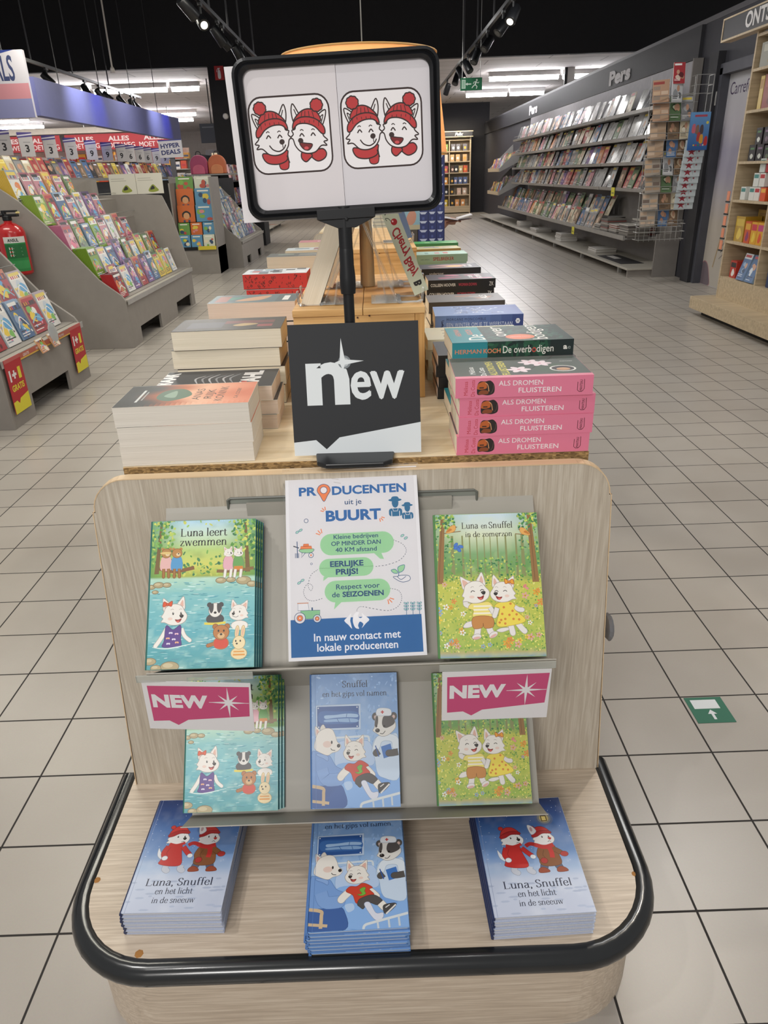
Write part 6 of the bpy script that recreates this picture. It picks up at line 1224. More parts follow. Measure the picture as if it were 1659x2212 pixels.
MAGS = [(c, mag_mesh(c, 100+i)) for i, c in enumerate(('silver', 'dark', 'red', 'brown', 'blue', 'green', 'cream', 'pink', 'grey', 'orange', 'brown', 'dark', 'grey', 'cream', 'red', 'blue', 'silver', 'grey', 'brown', 'purple'))]
FOILS = [('silver', mag_mesh('silver', 200+i, foil=True)) for i in range(4)]+[('grey', mag_mesh('grey', 210, foil=True))]
KIDS = [(c, mag_mesh(c, 300+i, .19, .25, .012, False, True)) for i, c in enumerate(('white', 'pink', 'blue', 'red', 'lime', 'purple', 'yellow', 'white', 'pink', 'blue', 'orange', 'green', 'white', 'red', 'blue', 'pink'))]
def face_M(x, y, z, side, th):
    """upright sheet facing -X (side -1), +X (side 1) or the camera (side 0), leaning back by th"""
    s, c = math.sin(th), math.cos(th)
    if side < 0: cols = ((0, -1, 0), (s, 0, c), (-c, 0, s))
    elif side > 0: cols = ((0, 1, 0), (-s, 0, c), (c, 0, s))
    else: cols = ((1, 0, 0), (0, s, c), (0, -c, s))
    M = Matrix([[cols[j][i] for j in range(3)] for i in range(3)]).to_4x4(); M.translation = (x, y, z); return M
def put(me, name, M, label, cat, group=None, scale=None):
    o = bpy.data.objects.new(name, me); COL.objects.link(o)
    o.matrix_world = M @ Matrix.Diagonal(tuple(scale)+(1,)) if scale else M
    return tag(o, label, cat, group)
# ------------------------------------------------------------------ press wall on the right
def press_wall():
    t = empty('magazine_gondola', (3.13, 9.34, 0), 'long grey steel press shelving along the right wall', 'magazine shelving'); ox, oy = 3.13, 9.34
    L1 = 18.7
    MB().box(3.70-ox, 0, 0, 3.73-ox, L1-oy, 2.325).build('back_panel', flat('warm_grey_back_panel', '807b77', .55, var=.04), t)
    MB().box(3.44-ox, -.03, 0, 3.73-ox, -.005, .5).box(3.62-ox, -.03, .5, 3.73-ox, -.005, 2.325).build('end_panel', flat('warm_grey_back_panel', '807b77', .55, var=.04), t)
    MB().box(3.692-ox, 0.0, 1.98, 3.699-ox, L1-oy, 2.32).build('header_panel', flat('pale_grey_header', 'a19ea3', .5), t)
    MB().box(0, 0, .085, 3.70-ox, 22.9-oy, .11).build('deck', GREYM, t, bevel=.004); MB().box(.02, .03, .0, .62-.05, .06, .084).build('deck_end', flat('deck_end_grey', '8f8983', .5), t)
    for k in range(7): MB().box(.06, .5+1.85*k, 0, .10, .56+1.85*k, .085).build('deck_foot', GREYD, t)
    for k, z in enumerate((1.885, 1.595, 1.305, 1.0)):
        sh = MB().box(3.32-ox, .03, z-.035, 3.70-ox, L1-oy, z-.018).build('shelf', GREYD, t)
        for y0, y1 in ((.03, 2.1), (2.12, 5.0), (5.02, L1-oy)): MB().box(3.30-ox, y0, z-.036, 3.318-ox, y1, z+.004).build('shelf_lip', STEEL, sh)
        MB().tube([(3.31-ox, 3.2, z+.055), (3.31-ox, L1-oy-.1, z+.055)], .003, 5).build('guard_wire', WIRE, sh)
    MB().box(3.23-ox, .5, .405, 3.70-ox, 20.0-oy, .425).build('stepped_shelf', GREYD, t); MB().box(3.205-ox, .5, .395, 3.229-ox, 20.0-oy, .45).build('stepped_lip', STEEL, t)
    MB().box(3.44-ox, 2.0, .426, 3.46-ox, 20.0-oy, .60).build('step_riser', GREYD, t); MB().box(3.46-ox, 2.0, .585, 3.70-ox, 20.0-oy, .60).build('upper_step', GREYD, t)
    r_ = random.Random(21); G = 'magazines on the press wall'
    for row, (z, nm) in enumerate(((1.885, 'top shelf'), (1.595, 'second shelf'), (1.305, 'third shelf'), (1.0, 'fourth shelf'))):
        y = 9.56; i = 0
        while y < 18.5:
            if (row == 0 and i in (1, 3)) or (row == 3 and 10.9 < y < 11.2): y += .20; i += 1 if False else 0; r_.random()
            near = y < (12.3 if row else 13.6); c, me = r_.choice(FOILS) if r_.random() < (.62 if near else .14) else r_.choice(MAGS)
            put(me, 'magazine', face_M(3.335+r_.uniform(0, .03), y, z-.016, -1, R(r_.uniform(16, 24))), '%s magazine, %s from the near end of the %s of the press wall' % (c, ordn(i), nm), 'magazine', G, (1, r_.uniform(.92, 1.06), 1)); i += 1; y += r_.uniform(.205, .235)
    for x, z, nm, y0 in ((3.245, .428, 'lower step', 11.4), (3.475, .602, 'upper step', 11.6)):
        y = y0; i = 0
        while y < 19.7:
            c, me = r_.choice([q for q in MAGS if q[0] not in ('red', 'dark', 'silver')]+[q for q in MAGS if q[0] in ('cream', 'grey', 'green')]*2); c2 = c
            put(me, 'magazine', face_M(x+r_.uniform(0, .02), y, z, -1, R(r_.uniform(18, 26))), '%s magazine, %s from the near end of the %s under the press shelves' % (c2, ordn(i), nm), 'magazine', G, (1, r_.uniform(.95, 1.1), 1)); i += 1; y += r_.uniform(.215, .24)
    def bundle(x, y, z, w, d, n, cols, label):
        m = MB()
        for k in range(n): dx, dy = r_.uniform(-.008, .008), r_.uniform(-.008, .008); m.box(x-w/2+dx, y-d/2+dy, z+k*.012, x+w/2+dx, y+d/2+dy, z+k*.012+.0105, 0, hx(r_.choice(cols)))
        o = m.build('magazine_bundle', PRINT); tag(o, label, 'bundle', 'bundles of papers at the press wall')
    gr = ('9a958f', '7d7872', 'b7b2aa', '5f5a58', 'c7c2ba', '8c4a44'); wh = ('d0ccc8', 'bdb8b2', 'dad7d2', 'a8a39d')
    bundle(3.38, 9.98, .426, .27, .36, 13, gr, 'tallest bundle of papers at the near end of the stepped press shelf'); bundle(3.37, 10.42, .426, .26, .34, 11, gr, 'bundle of papers second from the near end of the stepped press shelf'); bundle(3.37, 10.82, .426, .26, .32, 15, gr, 'bundle of papers third from the near end of the stepped press shelf'); bundle(3.36, 11.18, .426, .24, .28, 8, gr, 'low bundle of papers fourth from the near end of the stepped press shelf'); bundle(3.58, 10.2, .426, .22, .3, 17, gr, 'bundle of papers at the back of the stepped press shelf')
    bundle(3.42, 11.4, .111, .3, .42, 5, wh, 'pale bundle of papers on the low deck, nearest the camera'); bundle(3.36, 13.4, .111, .28, .4, 11, wh, 'white bundle of papers in the middle of the low deck'); bundle(3.38, 15.6, .111, .3, .6, 6, wh, 'wide pale bundle of papers on the low deck'); bundle(3.34, 17.1, .111, .26, .4, 10, wh, 'farthest white bundle of papers on the low deck')
    pm = MB().box(3.2, 9.8, .111, 3.5, 10.9, .113, 0, hx('2d2b2e')); p_ = Art(); p_.rect(.1, .1, .5, .2, 'bdbab6'); p_.onto(pm, lambda u, v, z: (3.2+v, 10.9-u, .113+z)); tag(pm.build('deck_mat', MATTE), 'black printed mat lying on the near end of the low press deck', 'mat')
    for (x, y, z, l) in ((3.292, 10.75, .955, 'yellow price tag hanging from the fourth press shelf'), (3.198, 12.35, .36, 'yellow price tag hanging from the stepped press shelf')):
        tag(MB().box(x-.002, y-.09, z-.06, x, y+.06, z+.05, 0, hx('d9cf3a')).box(x-.003, y-.06, z-.03, x-.002, y+.03, z-.01, 0, hx('8f8a3a')).build('price_tag', MATTE), l, 'price tag', 'yellow price tags on the press wall')
press_wall()
def newspaper_rack():
    t = empty('newspaper_rack', (3.22, 8.72, 0), 'white wire newspaper rack at the near end of the press wall', 'newspaper rack'); ox, oy = 3.22, 8.72
    m = MB()
    for x in (3.00, 3.20, 3.33, 3.46): m.tube([(x-ox, .055, .50), (x-ox, .055, 2.1)], .005, 5)
    m.build('upright_wire', WIRE, t)
    tiers = [1.86-.175*k for k in range(8)]
    for z in tiers:
        m = MB(); m.tube([(2.99-ox, .05, z), (2.99-ox, -.055, z-.005), (3.47-ox, -.055, z-.005), (3.47-ox, .05, z)], .0035, 5); m.tube([(2.99-ox, -.055, z+.06), (3.47-ox, -.055, z+.06)], .003, 5); m.build('wire_pocket', WIRE, t)
    m = MB()
    for z in (.50, .58, .66): m.tube([(2.97-ox, .055, z), (2.97-ox, -.08, z), (3.5-ox, -.08, z), (3.5-ox, .055, z)], .0035, 5)
    for k in range(9): x = 2.99+k*.06; m.tube([(x-ox, -.08, .48), (x-ox, -.08, .70)], .0025, 5)
    m.build('bottom_basket', WIRE, t)
    for z in (.62, 1.3, 1.95): MB().tube([(3.46-ox, .055, z), (3.46-ox, .64, z)], .006, 6).build('hanging_arm', WIRE, t)
    m = MB()
    for z in (1.93, 2.01, 2.10): m.tube([(3.42-ox, .05, z), (3.42-ox, -.08, z), (3.60-ox, -.08, z), (3.60-ox, .05, z)], .004, 5)
    for x, y in ((3.42, -.08), (3.60, -.08), (3.60, .05)): m.tube([(x-ox, y, 1.72), (x-ox, y, 2.10)], .004, 5)
    m.build('top_basket', WIRE, t)
    def paper(w, h, tone, seed):
        r_ = random.Random(seed); m = MB(); m.box(-w/2, 0, 0, w/2, h, .012, 0, hx(tone)); a = Art(); a.rect(-w*.46, h*.80, w*.2, h*.92, r_.choice(('3a2f2c', '8f3a34', '5a4a40')))
        for k in range(5): x = -w*.46+(k % 2)*w*.48; y = h*(.12+.22*(k//2)); a.rect(x, y, x+w*.42, y+h*.16, r_.choice(('a58a70', '6f5f55', 'b89c80', '8a7a6c', 'c0a892')))
        a.onto(m, lambda u, v, z: (u, v, .012+z), 0, .0002, .0002); return m.mesh('newspaper', MATTE)
    P0 = [paper(.165, .215, c, i) for i, c in enumerate(('a5836a', 'a18a74', '9c9286', 'a49a8e'))]
    for k, z in enumerate(tiers):
        put(P0[min(3, k//2)], 'newspaper', face_M(3.095+.008*((k*3) % 4-1.5), 8.700, z+.0, 0, R(11+2*(k % 3))) @ Matrix.Rotation(R(-14+3*(k % 3)), 4, 'Y'), 'folded newspaper in the left column of the wire rack, %s tier from the top' % ORD[k], 'newspaper', 'newspapers in the wire rack')
        for j, x in enumerate((3.262, 3.385)):
            c, me = MAGS[(k*5+j*3) % len(MAGS)]
            if k == 0 and j == 1: continue
            put(me, 'comic', face_M(x+.006*((k*5+j) % 4-1.5), 8.698, z, 0, R(10+3*((k+j) % 3))) @ Matrix.Rotation(R(10-5*((k+j) % 4)), 4, 'Y'), '%s comic in the %s column of the wire rack, %s tier from the top' % (c, ('middle', 'right')[j], ORD[k]), 'comic', 'comics in the wire rack', (.60, .88, 1))
    put(mag_mesh('red', 77, .12, .2, .01), 'red_booklet', face_M(3.26, 8.72, 2.03, 0, R(12)), 'red booklet sticking up at the top of the wire rack', 'booklet')
    # calendars hung right of the papers
    H = .36; a = Art(); a.field(lambda u, v: mix(hx('2c5c9c'), hx('6c9fd2'), v), 2, 4, .21, H, -.105, 0); a.rect(-.06, .315, .07, .335, 'b04a5c'); a.ell(.08, .26, .014, .014, 'e0d35a')
    for x, y, c in ((-.02, .19, '8a6a5c'), (.025, .19, '54464a'), (.0, .12, 'b8423c'), (.03, .10, 'd9a03c'), (.08, .08, 'c23a3a'), (-.06, .20, 'c86a7a')): a.blob([(x-.018, y-.03), (x-.014, y+.04), (x+.014, y+.045), (x+.018, y-.03)], c)
    for k in range(5): a.rect(-.05+.025*k, .04, -.035+.025*k, .055, ('d9b03c', 'c23a3a', '4a8a4a', 'b04a7c', 'd9d6d0')[k])
    m = MB().box(-.105, 0, 0, .105, H, .012, 0, hx('3f72b0')); a.onto(m, lambda u, v, z: (u, v, .012+z), 0, .0002, .0002); put(m.mesh('calendar', PRINT), 'calendar', face_M(3.495, 8.60, 1.395, 0, R(2)), 'blue picture calendar hanging at the right of the newspaper rack', 'calendar')
    a = Art(); a.rect(-.105, 0, .105, .12, 'c9d3d6')
    st = [(.05*(1 if k % 2 == 0 else .38)*math.cos(R(90+36*k)), .05*(1 if k % 2 == 0 else .38)*math.sin(R(90+36*k))) for k in range(10)]
    a.poly([(x-.03, y*.8+.045) for x, y in st], '9c3440'); a.poly([(.05+.35*x, .05+.3*y) for x, y in st], '8a2a34'); a.ell(.07, .085, .01, .008, '4a5a50'); a.line([(.01, .1), (.03, .02)], .003, '7a8a8c')
    m = MB().box(-.105, 0, 0, .105, .16, .006, 0, hx('c9d3d6')); a.onto(m, lambda u, v, z: (u, v, .006+z), 0, .0002, .0002); me = m.mesh('star_calendar', PRINT)
    for k in range(9): put(me, 'star_calendar', face_M(3.485-.002*k, 8.612-.0*k+.012+.008*k, 1.335-.066*k, 0, R(1)), 'white star-patterned calendar under the blue one, %s from the top' % ORD[k], 'calendar', 'star calendars hanging under the blue calendar')
newspaper_rack()
# ------------------------------------------------------------------ light oak bookcase at the right edge
def goods(name, x0, x1, y0, y1, z, h, cols, label, cat, group=None, art=None, mat=None):
    m = MB().box(x0, y0, z, x1, y1, z+h, 0, hx(cols[0])); a = art or Art(); W_, r_ = y1-y0, random.Random(int(y0*1000)+int(z*997))
    if art is None:
        if len(cols) > 1: a.rect(W_*.08, h*.62, W_*.92, h*.9, cols[1])
        if len(cols) > 2: a.blob([(W_*.25, h*.2), (W_*.5, h*.55), (W_*.78, h*.3), (W_*.5, h*.08)], cols[2])
    a.onto(m, lambda u, v, l: (x0-l, y1-u, z+v), 0, .0002, .0002)
    return tag(m.build(name, mat or PRINT), label, cat, group)
def bookcase():
    t = empty('bookcase', (3.1, 6.74, 0), 'light oak bookcase with gift boxes at the right edge, under the sign ONTSPANNING', 'bookcase'); ox, oy = 3.1, 6.74
    y0 = 4.3-oy
    MB().box(0, -.022, .16, .36, 0, 2.2).build('side_panel', SHELFW, t); MB().box(0, y0, .16, .36, y0+.022, 2.2).build('side_panel', SHELFW, t); MB().box(.345, y0+.022, .16, .36, -.022, 2.2).build('back_panel', SHELFW, t)
    for dy in (-.66, -1.32, -1.9): MB().box(.004, dy, .2, .345, dy+.02, 2.18).build('divider', SHELFW, t)
    for z in (.345, .645, .975, 1.27, 1.645, 1.94, 2.18): MB().box(.002, y0+.022, z-.02, .345, -.022, z).build('shelf', SHELFW, t)
    MB().box(.002, y0+.022, .16, .02, -.022, .325).build('kick_board', SHELFW, t)
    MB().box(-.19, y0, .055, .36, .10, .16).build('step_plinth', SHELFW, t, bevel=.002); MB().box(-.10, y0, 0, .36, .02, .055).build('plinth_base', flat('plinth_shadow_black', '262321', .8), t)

    s = empty('shelf_sign', (3.05, 7.30, 2.20), 'black sign board with white letters ONTSPANNING in a pale wood frame above the bookcase', 'sign')
    MB().box(.005, -3.0, .015, .03, -.015, .16).build('sign_face', flat('sign_black', '151316', .4), s); f = MB(); f.box(0, -3.0, 0, .09, 0, .015).box(0, -3.0, .16, .04, 0, .172).box(0, -.015, .015, .04, 0, .16); f.build('sign_frame', SHELFW, s)
    V, F = textmesh('ONTSPANNING', .03); xs = [v[0] for v in V]; m = MB(); m.tris([(.003, -.42-(v[0]-min(xs))*.155, .045+v[1]*.15) for v in V], F, 0, hx('dedcdc')); m.build('sign_letters', MATTE, s)
    g = 'goods in the oak bookcase'
    X0 = 3.12
    goods('board_game', X0, X0+.25, 6.18, 6.66, 1.941, .17, ('8f8f84', 'b0aea0', 'a58a5c'), 'grey-green game box on the top shelf of the oak bookcase', 'box', g)
    bk = goods('red_album', X0+.02, X0+.24, 6.26, 6.56, 1.646, .24, ('8a3c30', '9c4a3c', '6c2c24'), 'large red album standing in the oak bookcase, second shelf from the top', 'book', g); goods('gold_album', X0+.02, X0+.24, 6.57, 6.63, 1.646, .235, ('c9b05a', 'a8843c'), 'gold-spined album left of the large red one', 'book', g)
    goods('pink_album', X0, X0+.2, 6.14, 6.25, 1.646, .09, ('b04a5a', 'd98a96'), 'small pink booklet lying right of the large red album', 'book', g)
    for i, (a, b, z, h) in enumerate(((6.53, 6.64, 1.271, .12), (6.40, 6.51, 1.271, .12), (6.28, 6.38, 1.271, .11), (6.16, 6.26, 1.271, .10), (6.46, 6.56, 1.392, .12), (6.33, 6.43, 1.392, .12))):
        art = Art(); art.blob([((b-a)*.25, h*.3), ((b-a)*.5, h*.12), ((b-a)*.75, h*.3), ((b-a)*.5, h*.45)], ('d0d3cc', 'c9ccc6', '5f6a50', 'b08a4a', 'd3d6d0', '6f5a6c')[i]); art.rect((b-a)*.2, h*.7, (b-a)*.8, h*.82, ('4a7a4a', '7a5a7a')[i % 2])
        goods('dark_gift_box', X0+.02, X0+.14, a, b, z, h, ('231f22',), 'small black gift box, %s' % ('leftmost on the fourth shelf', 'second from left on the fourth shelf', 'third from left on the fourth shelf', 'rightmost on the fourth shelf', 'left one stacked on the fourth shelf', 'right one stacked on the fourth shelf')[i], 'box', 'black gift boxes in the oak bookcase', art)
    wc = (('d7dad6', '4a8a86'), ('dcdcd8', '4a8a86'), ('dedbd6', 'b8343a'), ('d9572c', 'e8b04a'), ('d7dad6', '4a8a86'), ('dedbd6', 'b8343a'), ('cfd6d2', '3f7a78'), ('b02a30', 'dedbd6')); sp = ((6.60, 0), (6.45, 0), (6.36, 0), (6.26, 0), (6.41, .105), (6.31, .105), (6.34, .21), (6.24, .21))
    for i, ((y, dz), c) in enumerate(zip(sp, wc)): goods('tea_box', X0+.01, X0+.12, y-.04, y+.045, .976+dz, .10, c, '%s small box of the pyramid on the fifth shelf, counted from bottom left' % ORD[i], 'box', 'small boxes on the fifth shelf of the oak bookcase')
    goods('gold_gift_bag', X0+.02, X0+.16, 6.50, 6.66, .646, .20, ('b8942f', 'd9b94a', 'e6c84a'), 'gold wrapped gift pack at left on the sixth shelf of the oak bookcase', 'gift pack', g, None, FOIL); goods('gold_gift_bag', X0+.17, X0+.3, 6.32, 6.60, .646, .25, ('a8862c', '8a6a24', 'c9a63c'), 'larger gold wrapped gift pack standing behind on the sixth shelf', 'gift pack', g, None, FOIL)
    for i, y in enumerate((6.36, 6.25, 6.145)): goods('candy_box', X0+.01, X0+.11, y, y+.10, .646, .17, (('c9572c', 'd9a33c', '8a3a6a'), ('d9a02c', 'c93a4a', 'e8c84a'), ('d9a02c', 'c0407a', 'd9502c'))[i], 'orange patterned candy box, %s from left on the sixth shelf' % ORD[i], 'box', 'candy boxes in the oak bookcase')
    goods('red_tin', X0+.02, X0+.15, 6.52, 6.63, .346, .14, ('b8382c', '1f1c1e', 'e8e6e2'), 'red tin with a black label on the lowest shelf of the oak bookcase', 'tin', g)
    for i, y in enumerate((6.38, 6.22)):
        m = mag_mesh('blue', 61+i, .13, .22, .02); put(m, 'gift_booklet', face_M(3.13, y, .346, -1, R(17)), 'white-edged blue booklet leaning on the lowest shelf, %s one' % ('left', 'right')[i], 'booklet', 'booklets on the lowest shelf of the oak bookcase')
    goods('blue_quiz_box', X0+.02, X0+.14, 5.78, 5.98, .346, .19, ('24365f', 'dfe3ea', '9cc7cc'), 'dark blue box with big white letters on the lowest shelf, right bay', 'box', g); goods('red_box', X0+.02, X0+.14, 5.85, 6.02, .646, .14, ('b8342c', 'e8b04a'), 'red box on the sixth shelf, right bay of the oak bookcase', 'box', g)
    m = MB()
    h_ = empty('side_hook_strip', (3.12, 6.745, .95), 'strip of black hooks with orange cards on the far side of the oak bookcase', 'hook strip')
    for k in range(5): MB().box(-.03, 0, -.10*k, -.022, .075, -.10*k+.012).build('hook', BLACKP, h_); MB().box(-.026, .02, -.10*k+.014, -.022, .07, -.10*k+.09).build('hanging_card', flat('orange_card', 'd98a6a', .6), h_)
bookcase()
# ------------------------------------------------------------------ far wall and far right corner
def far_case(x0, x1, label, items, divx, word=None):
    t = empty('wall_bookcase', (x0, 26.0, 0), label, 'bookcase'); w = x1-x0
    MB().box(0, .32, 0, w, .34, 2.27).build('back_panel', SHELFW, t); MB().box(0, 0, 0, .04, .32, 2.27).build('side_panel', SHELFW, t); MB().box(w-.04, 0, 0, w, .32, 2.27).build('side_panel', SHELFW, t)
    for x in divx: MB().box(x-x0-.015, .01, .2, x-x0+.015, .32, 2.2).build('divider', SHELFW, t)
    for z in (.23, .575, .90, 1.24, 1.57, 1.87, 2.2): MB().box(.04, .005, z-.03, w-.04, .32, z).build('shelf', SHELFW, t)
    MB().box(.0, -.01, 0.03, w, .0, .2).build('kick_board', SHELFW, t)
    if word:
        MB().box(-.2, -.08, 2.28, w+.03, -.04, 2.42).build('sign_face', flat('sign_black', '151316', .4), t); MB().box(-.2, -.09, 2.265, w+.05, -.03, 2.285).box(-.2, -.09, 2.42, w+.05, -.03, 2.44).build('sign_frame', SHELFW, t)
        V, F = textmesh(word, .03, .3); m = MB(); m.tris([(.42+v[0]*.13, -.082, 2.31+v[1]*.12) for v in V], F, 0, hx('dedcdc')); m.build('sign_letters', MATTE, t)
    for i, (x, z, c, wd, h) in enumerate(items):
        art = Art(); art.ell(wd*.5, h*.45, wd*.28, h*.2, ('f2f0ea', 'e8b04a', 'f0d0c0', 'fffaf0')[i % 4], n=10)
        m = MB().box(x, 26.02, z, x+wd, 26.14, z+h, 0, hx(c)); art.onto(m, lambda u, v, l: (x+u, 26.02-l, z+v), 0, .0004, .0004)
        tag(m.build('gift_box', PRINT), '%s box in the bookcase on the far wall, %s from its bottom left' % ({'2': 'dark', '1': 'dark'}.get(c[0], 'coloured'), ordn(i)), 'box', 'boxes in the far wall bookcase')
IT = []
for z, L in ((.23, ((2.36, 'd9b93c'), (2.58, '26221f'), (2.74, 'dd9a5c'), (2.93, 'dd9a5c'))), (.575, ((2.38, '26221f'), (2.57, '26221f'), (2.80, 'd6b8a4'), (2.98, 'd6b8a4'))), (.90, ((2.36, 'e0983c'), (2.57, '26221f'), (2.68, '5a6a96'), (2.84, '5a6a96'), (3.0, '5a6a96'))), (1.24, ((2.36, 'c25a60'), (2.58, '4a3428'), (2.70, '26221f'), (2.85, 'b8a070'), (3.0, 'd9603c'))), (1.57, ((2.36, 'd9cfc0'), (2.57, 'd9b080'), (2.75, 'd9b080'), (2.98, 'd9b080'))), (1.87, ((2.36, '86a05a'), (2.60, '6c6a72'), (2.76, '6c6a72'), (2.98, '6c6a72')))):
    for x, c in L: IT.append((x, z+.001, c, .13, .20))
far_case(2.28, 3.24, 'lit light-wood bookcase with gift boxes on the far black wall, right corner', IT, (2.54,), 'Felix')
far_case(-3.2, 2.20, 'long light-wood bookcase on the far black wall, hidden behind the framed sign', [], (-2.3, -1.4, -.5, .4, 1.3))
lamp('bookcase_strip_light', 'AREA', (2.75, 25.55, 2.6), 26, (1, .88, .66), (2.75, 26.2, .9), shape='RECTANGLE', size=1.0, size_y=.15)
def comic_shelf(y0, y1, z, label):
    t = empty('comic_shelf', (3.70, y0, z), label, 'shelf', 'sloping comic shelves'); P = [(0, .36), (0, .0), (-.62, -.28), (-.62, -.20)]
    for k, yy in enumerate((0, y1-y0)): MB().prism([(x, zz) for x, zz in P], yy, yy+.02, 1).build('side_panel', GREYD, t)
    MB().prism([(0, .04), (-.62, -.24), (-.62, -.26), (0, .02)], .02, y1-y0, 1).build('sloping_board', GREYD, t); MB().box(-.64, 0, -.27, -.62, y1-y0+.02, -.19).build('front_lip', SHELFW, t)
    r_ = random.Random(int(z*100)); i = 0
    for row in range(2):
        for j in range(6):
            c, me = r_.choice(MAGS+KIDS); put(me, 'comic', face_M(3.14+.26*row, y0+.16+j*.26, z-.20+.12*row, -1, R(18)), '%s comic, %s sloping shelf in the far press corner, %s in %s row' % (c, 'upper' if z > 1.2 else 'lower', ORD[j], ('front', 'rear')[row]), 'comic', 'comics in the far press corner', (1, .9, 1))
comic_shelf(19.2, 20.9, 1.50, 'upper sloping comic shelf beyond the press wall'); comic_shelf(19.2, 20.9, .98, 'lower sloping comic shelf beyond the press wall')
def exit_sign():
    t = empty('exit_sign', (1.606, 13.0, 2.50), 'green and white emergency exit sign with running figure hanging under the dark ceiling', 'exit sign'); m = MB().box(-.168, 0, -.085, .168, .03, .085, 0, hx('1f6f4a')); a = Art(); a.rect(-.15, -.06, -.09, .06, 'cfe6d6'); a.rect(-.14, -.05, -.10, .05, '9fc9ae')
    a.rect(-.085, -.008, .0, .008, 'e3f0e6'); a.poly([(-.09, 0), (-.06, .022), (-.06, -.022)], 'e3f0e6'); a.ell(.085, .052, .014, .014, 'e3f0e6'); a.line([(.075, .035), (.06, -.01)], .02, 'e3f0e6'); a.line([(.06, -.01), (.09, -.035), (.08, -.065)], .013, 'e3f0e6'); a.line([(.06, -.01), (.03, -.03), (.01, -.055)], .013, 'e3f0e6'); a.line([(.075, .03), (.105, .01), (.12, .025)], .010, 'e3f0e6'); a.line([(.075, .03), (.04, .025), (.03, .0)], .010, 'e3f0e6')
    a.onto(m, lambda u, v, z: (u, -z, v), 0, .0002, .0002); m.build('sign_box', MATTE, t)
    for x in (-.14, .14): MB().tube([(x, .015, .085), (x, .015, 2.7)], .004, 6).build('suspension_rod', WIRE, t)
exit_sign()
st = Art(); st.rect(0, 0, .096, .096, '2f6f58'); st.rect(.012, .052, .078, .086, 'dfe3e6'); st.rect(.046, .012, .053, .034, 'dfe3e6'); st.poly([(.038, .032), (.061, .032), (.0495, .048)], 'dfe3e6')
sm_ = MB().box(0, 0, 0, .096, .096, .0006, 0, hx('2f6f58')); st.onto(sm_, lambda u, v, z: (u, v, .0006+z), 0, .0001, .0001); so = sm_.build('floor_sticker', MATTE); so.location = (.769, 1.395, .0004); tag(so, 'small green square arrow sticker on a floor tile at right', 'sticker')
# ------------------------------------------------------------------ left side: grey sloping display units
PROF = [(0, 0), (0, .38), (-.03, .43), (-.19, .56), (-.52, .98), (-.70, 1.17), (-.90, 1.32), (-1.0, 1.34), (-1.0, 0)]
TIER = [(-.035, .40), (-.19, .55), (-.36, .745), (-.53, .955), (-.70, 1.13)]
PROF_TALL = [(0, 0), (0, .41), (-.03, .53), (-.13, .96), (-.20, 1.14), (-.40, 1.16), (-1.0, 1.16), (-1.0, 0)]
def bin_unit(x0, y0, y1, cuts, label, side=1, tall=False):
    t = empty('display_unit', (x0, y0, 0), label, 'display unit', 'grey sloping display units'); L = y1-y0; s = side
    for yy in (0, L-.025): MB().prism([(s*x, z) for x, z in (PROF_TALL if tall and yy else PROF)][::s], yy, yy+.025, 1).build('side_panel', GREYU, t, bevel=.002)
    # front board with foot cut-outs
    m = MB(); edges = [.025]+[v for c in cuts for v in c]+[L-.025]
    m.box(s*-.022, .025, .135, 0, L-.025, .385)
    for a, b in zip(edges[0::2], edges[1::2]): m.box(s*-.022, a, 0, 0, b, .135)
    m.build('front_board', GREYU, t)
    MB().box(s*-.10, .025, .378, s*.012, L-.025, .392).build('front_ledge', GREYM, t); MB().box(s*.012, .0, .355, s*.016, L, .395).build('price_rail', flat('clear_grey_rail', '9d9a97', .3), t)
    for k in range(len(TIER)):
        x, z = TIER[k]; x2 = x-.17; m = MB(); m.box(s*min(x, x2) if s > 0 else s*x, .025, z-.015, s*max(x, x2) if s > 0 else s*x2, L-.025, z-.002); m.box(s*(x2-.008) if s > 0 else s*x2, .025, z-.015, s*x2 if s > 0 else s*(x2-.008), L-.025, TIER[k+1][1]-.016 if k+1 < len(TIER) else 1.32); m.build('tier', GREYU, t)
        if k: 
            w_ = MB(); w_.tube([(s*(x+.012), .03, z+.05), (s*(x+.012), L-.03, z+.05)], .003, 5); w_.build('guard_wire', WIRE, t)
    MB().box(s*-1.0 if s > 0 else .98, .025, 0, s*-.98 if s > 0 else 1.0, L-.025, 1.34).build('back_board', GREYU, t)
    return t
bin_unit(-2.07, 6.165, 8.52, ((.27, .92), (1.55, 2.2)), 'grey sloping display unit full of children\'s books, middle one at left', tall=True)
bin_unit(-2.11, 4.0, 5.235, ((.29, .87),), 'grey sloping display unit with red and yellow promotion strips at the left edge')
bin_unit(-2.07, 12.0, 14.4, ((.4, .8), (1.6, 2.0)), 'farther grey sloping display unit with pink and purple toys')
def fill_unit(x0, y0, y1, seed, what, where, dens, cols=None, rows=range(5), step=.215, short=(0, 0, 0, 0, 0)):
    r_ = random.Random(seed); pool = [k for k in KIDS if cols is None or k[0] in cols]
    for k in rows:
        x, z = TIER[k]; y = y0+.14; i = 0; nm = ('front row', 'second row', 'third row', 'fourth row', 'back row')[k]
        while y < y1-.10-short[k]:
            c, me = r_.choice(pool); n = r_.choice((1, 1, 2)) if y > y0+.25 else 1; sc = (r_.uniform(.85, 1.05), r_.uniform(.85, 1.1), 1)
            for j in range(n):
                put(me, what, face_M(x0+x-.10-.0*j+(-.016*j)+.03, y, z, 1, R(17)), '%s %s, %s of %s, %s from near end%s' % (c, what.replace('_', ' '), nm, where, ordn(i), ', rear' if j else ''), what.replace('_', ' '), '%ss in %s' % (what.replace('_', ' '), where), sc)
            i += 1; y += r_.uniform(step*.95, step*1.12)
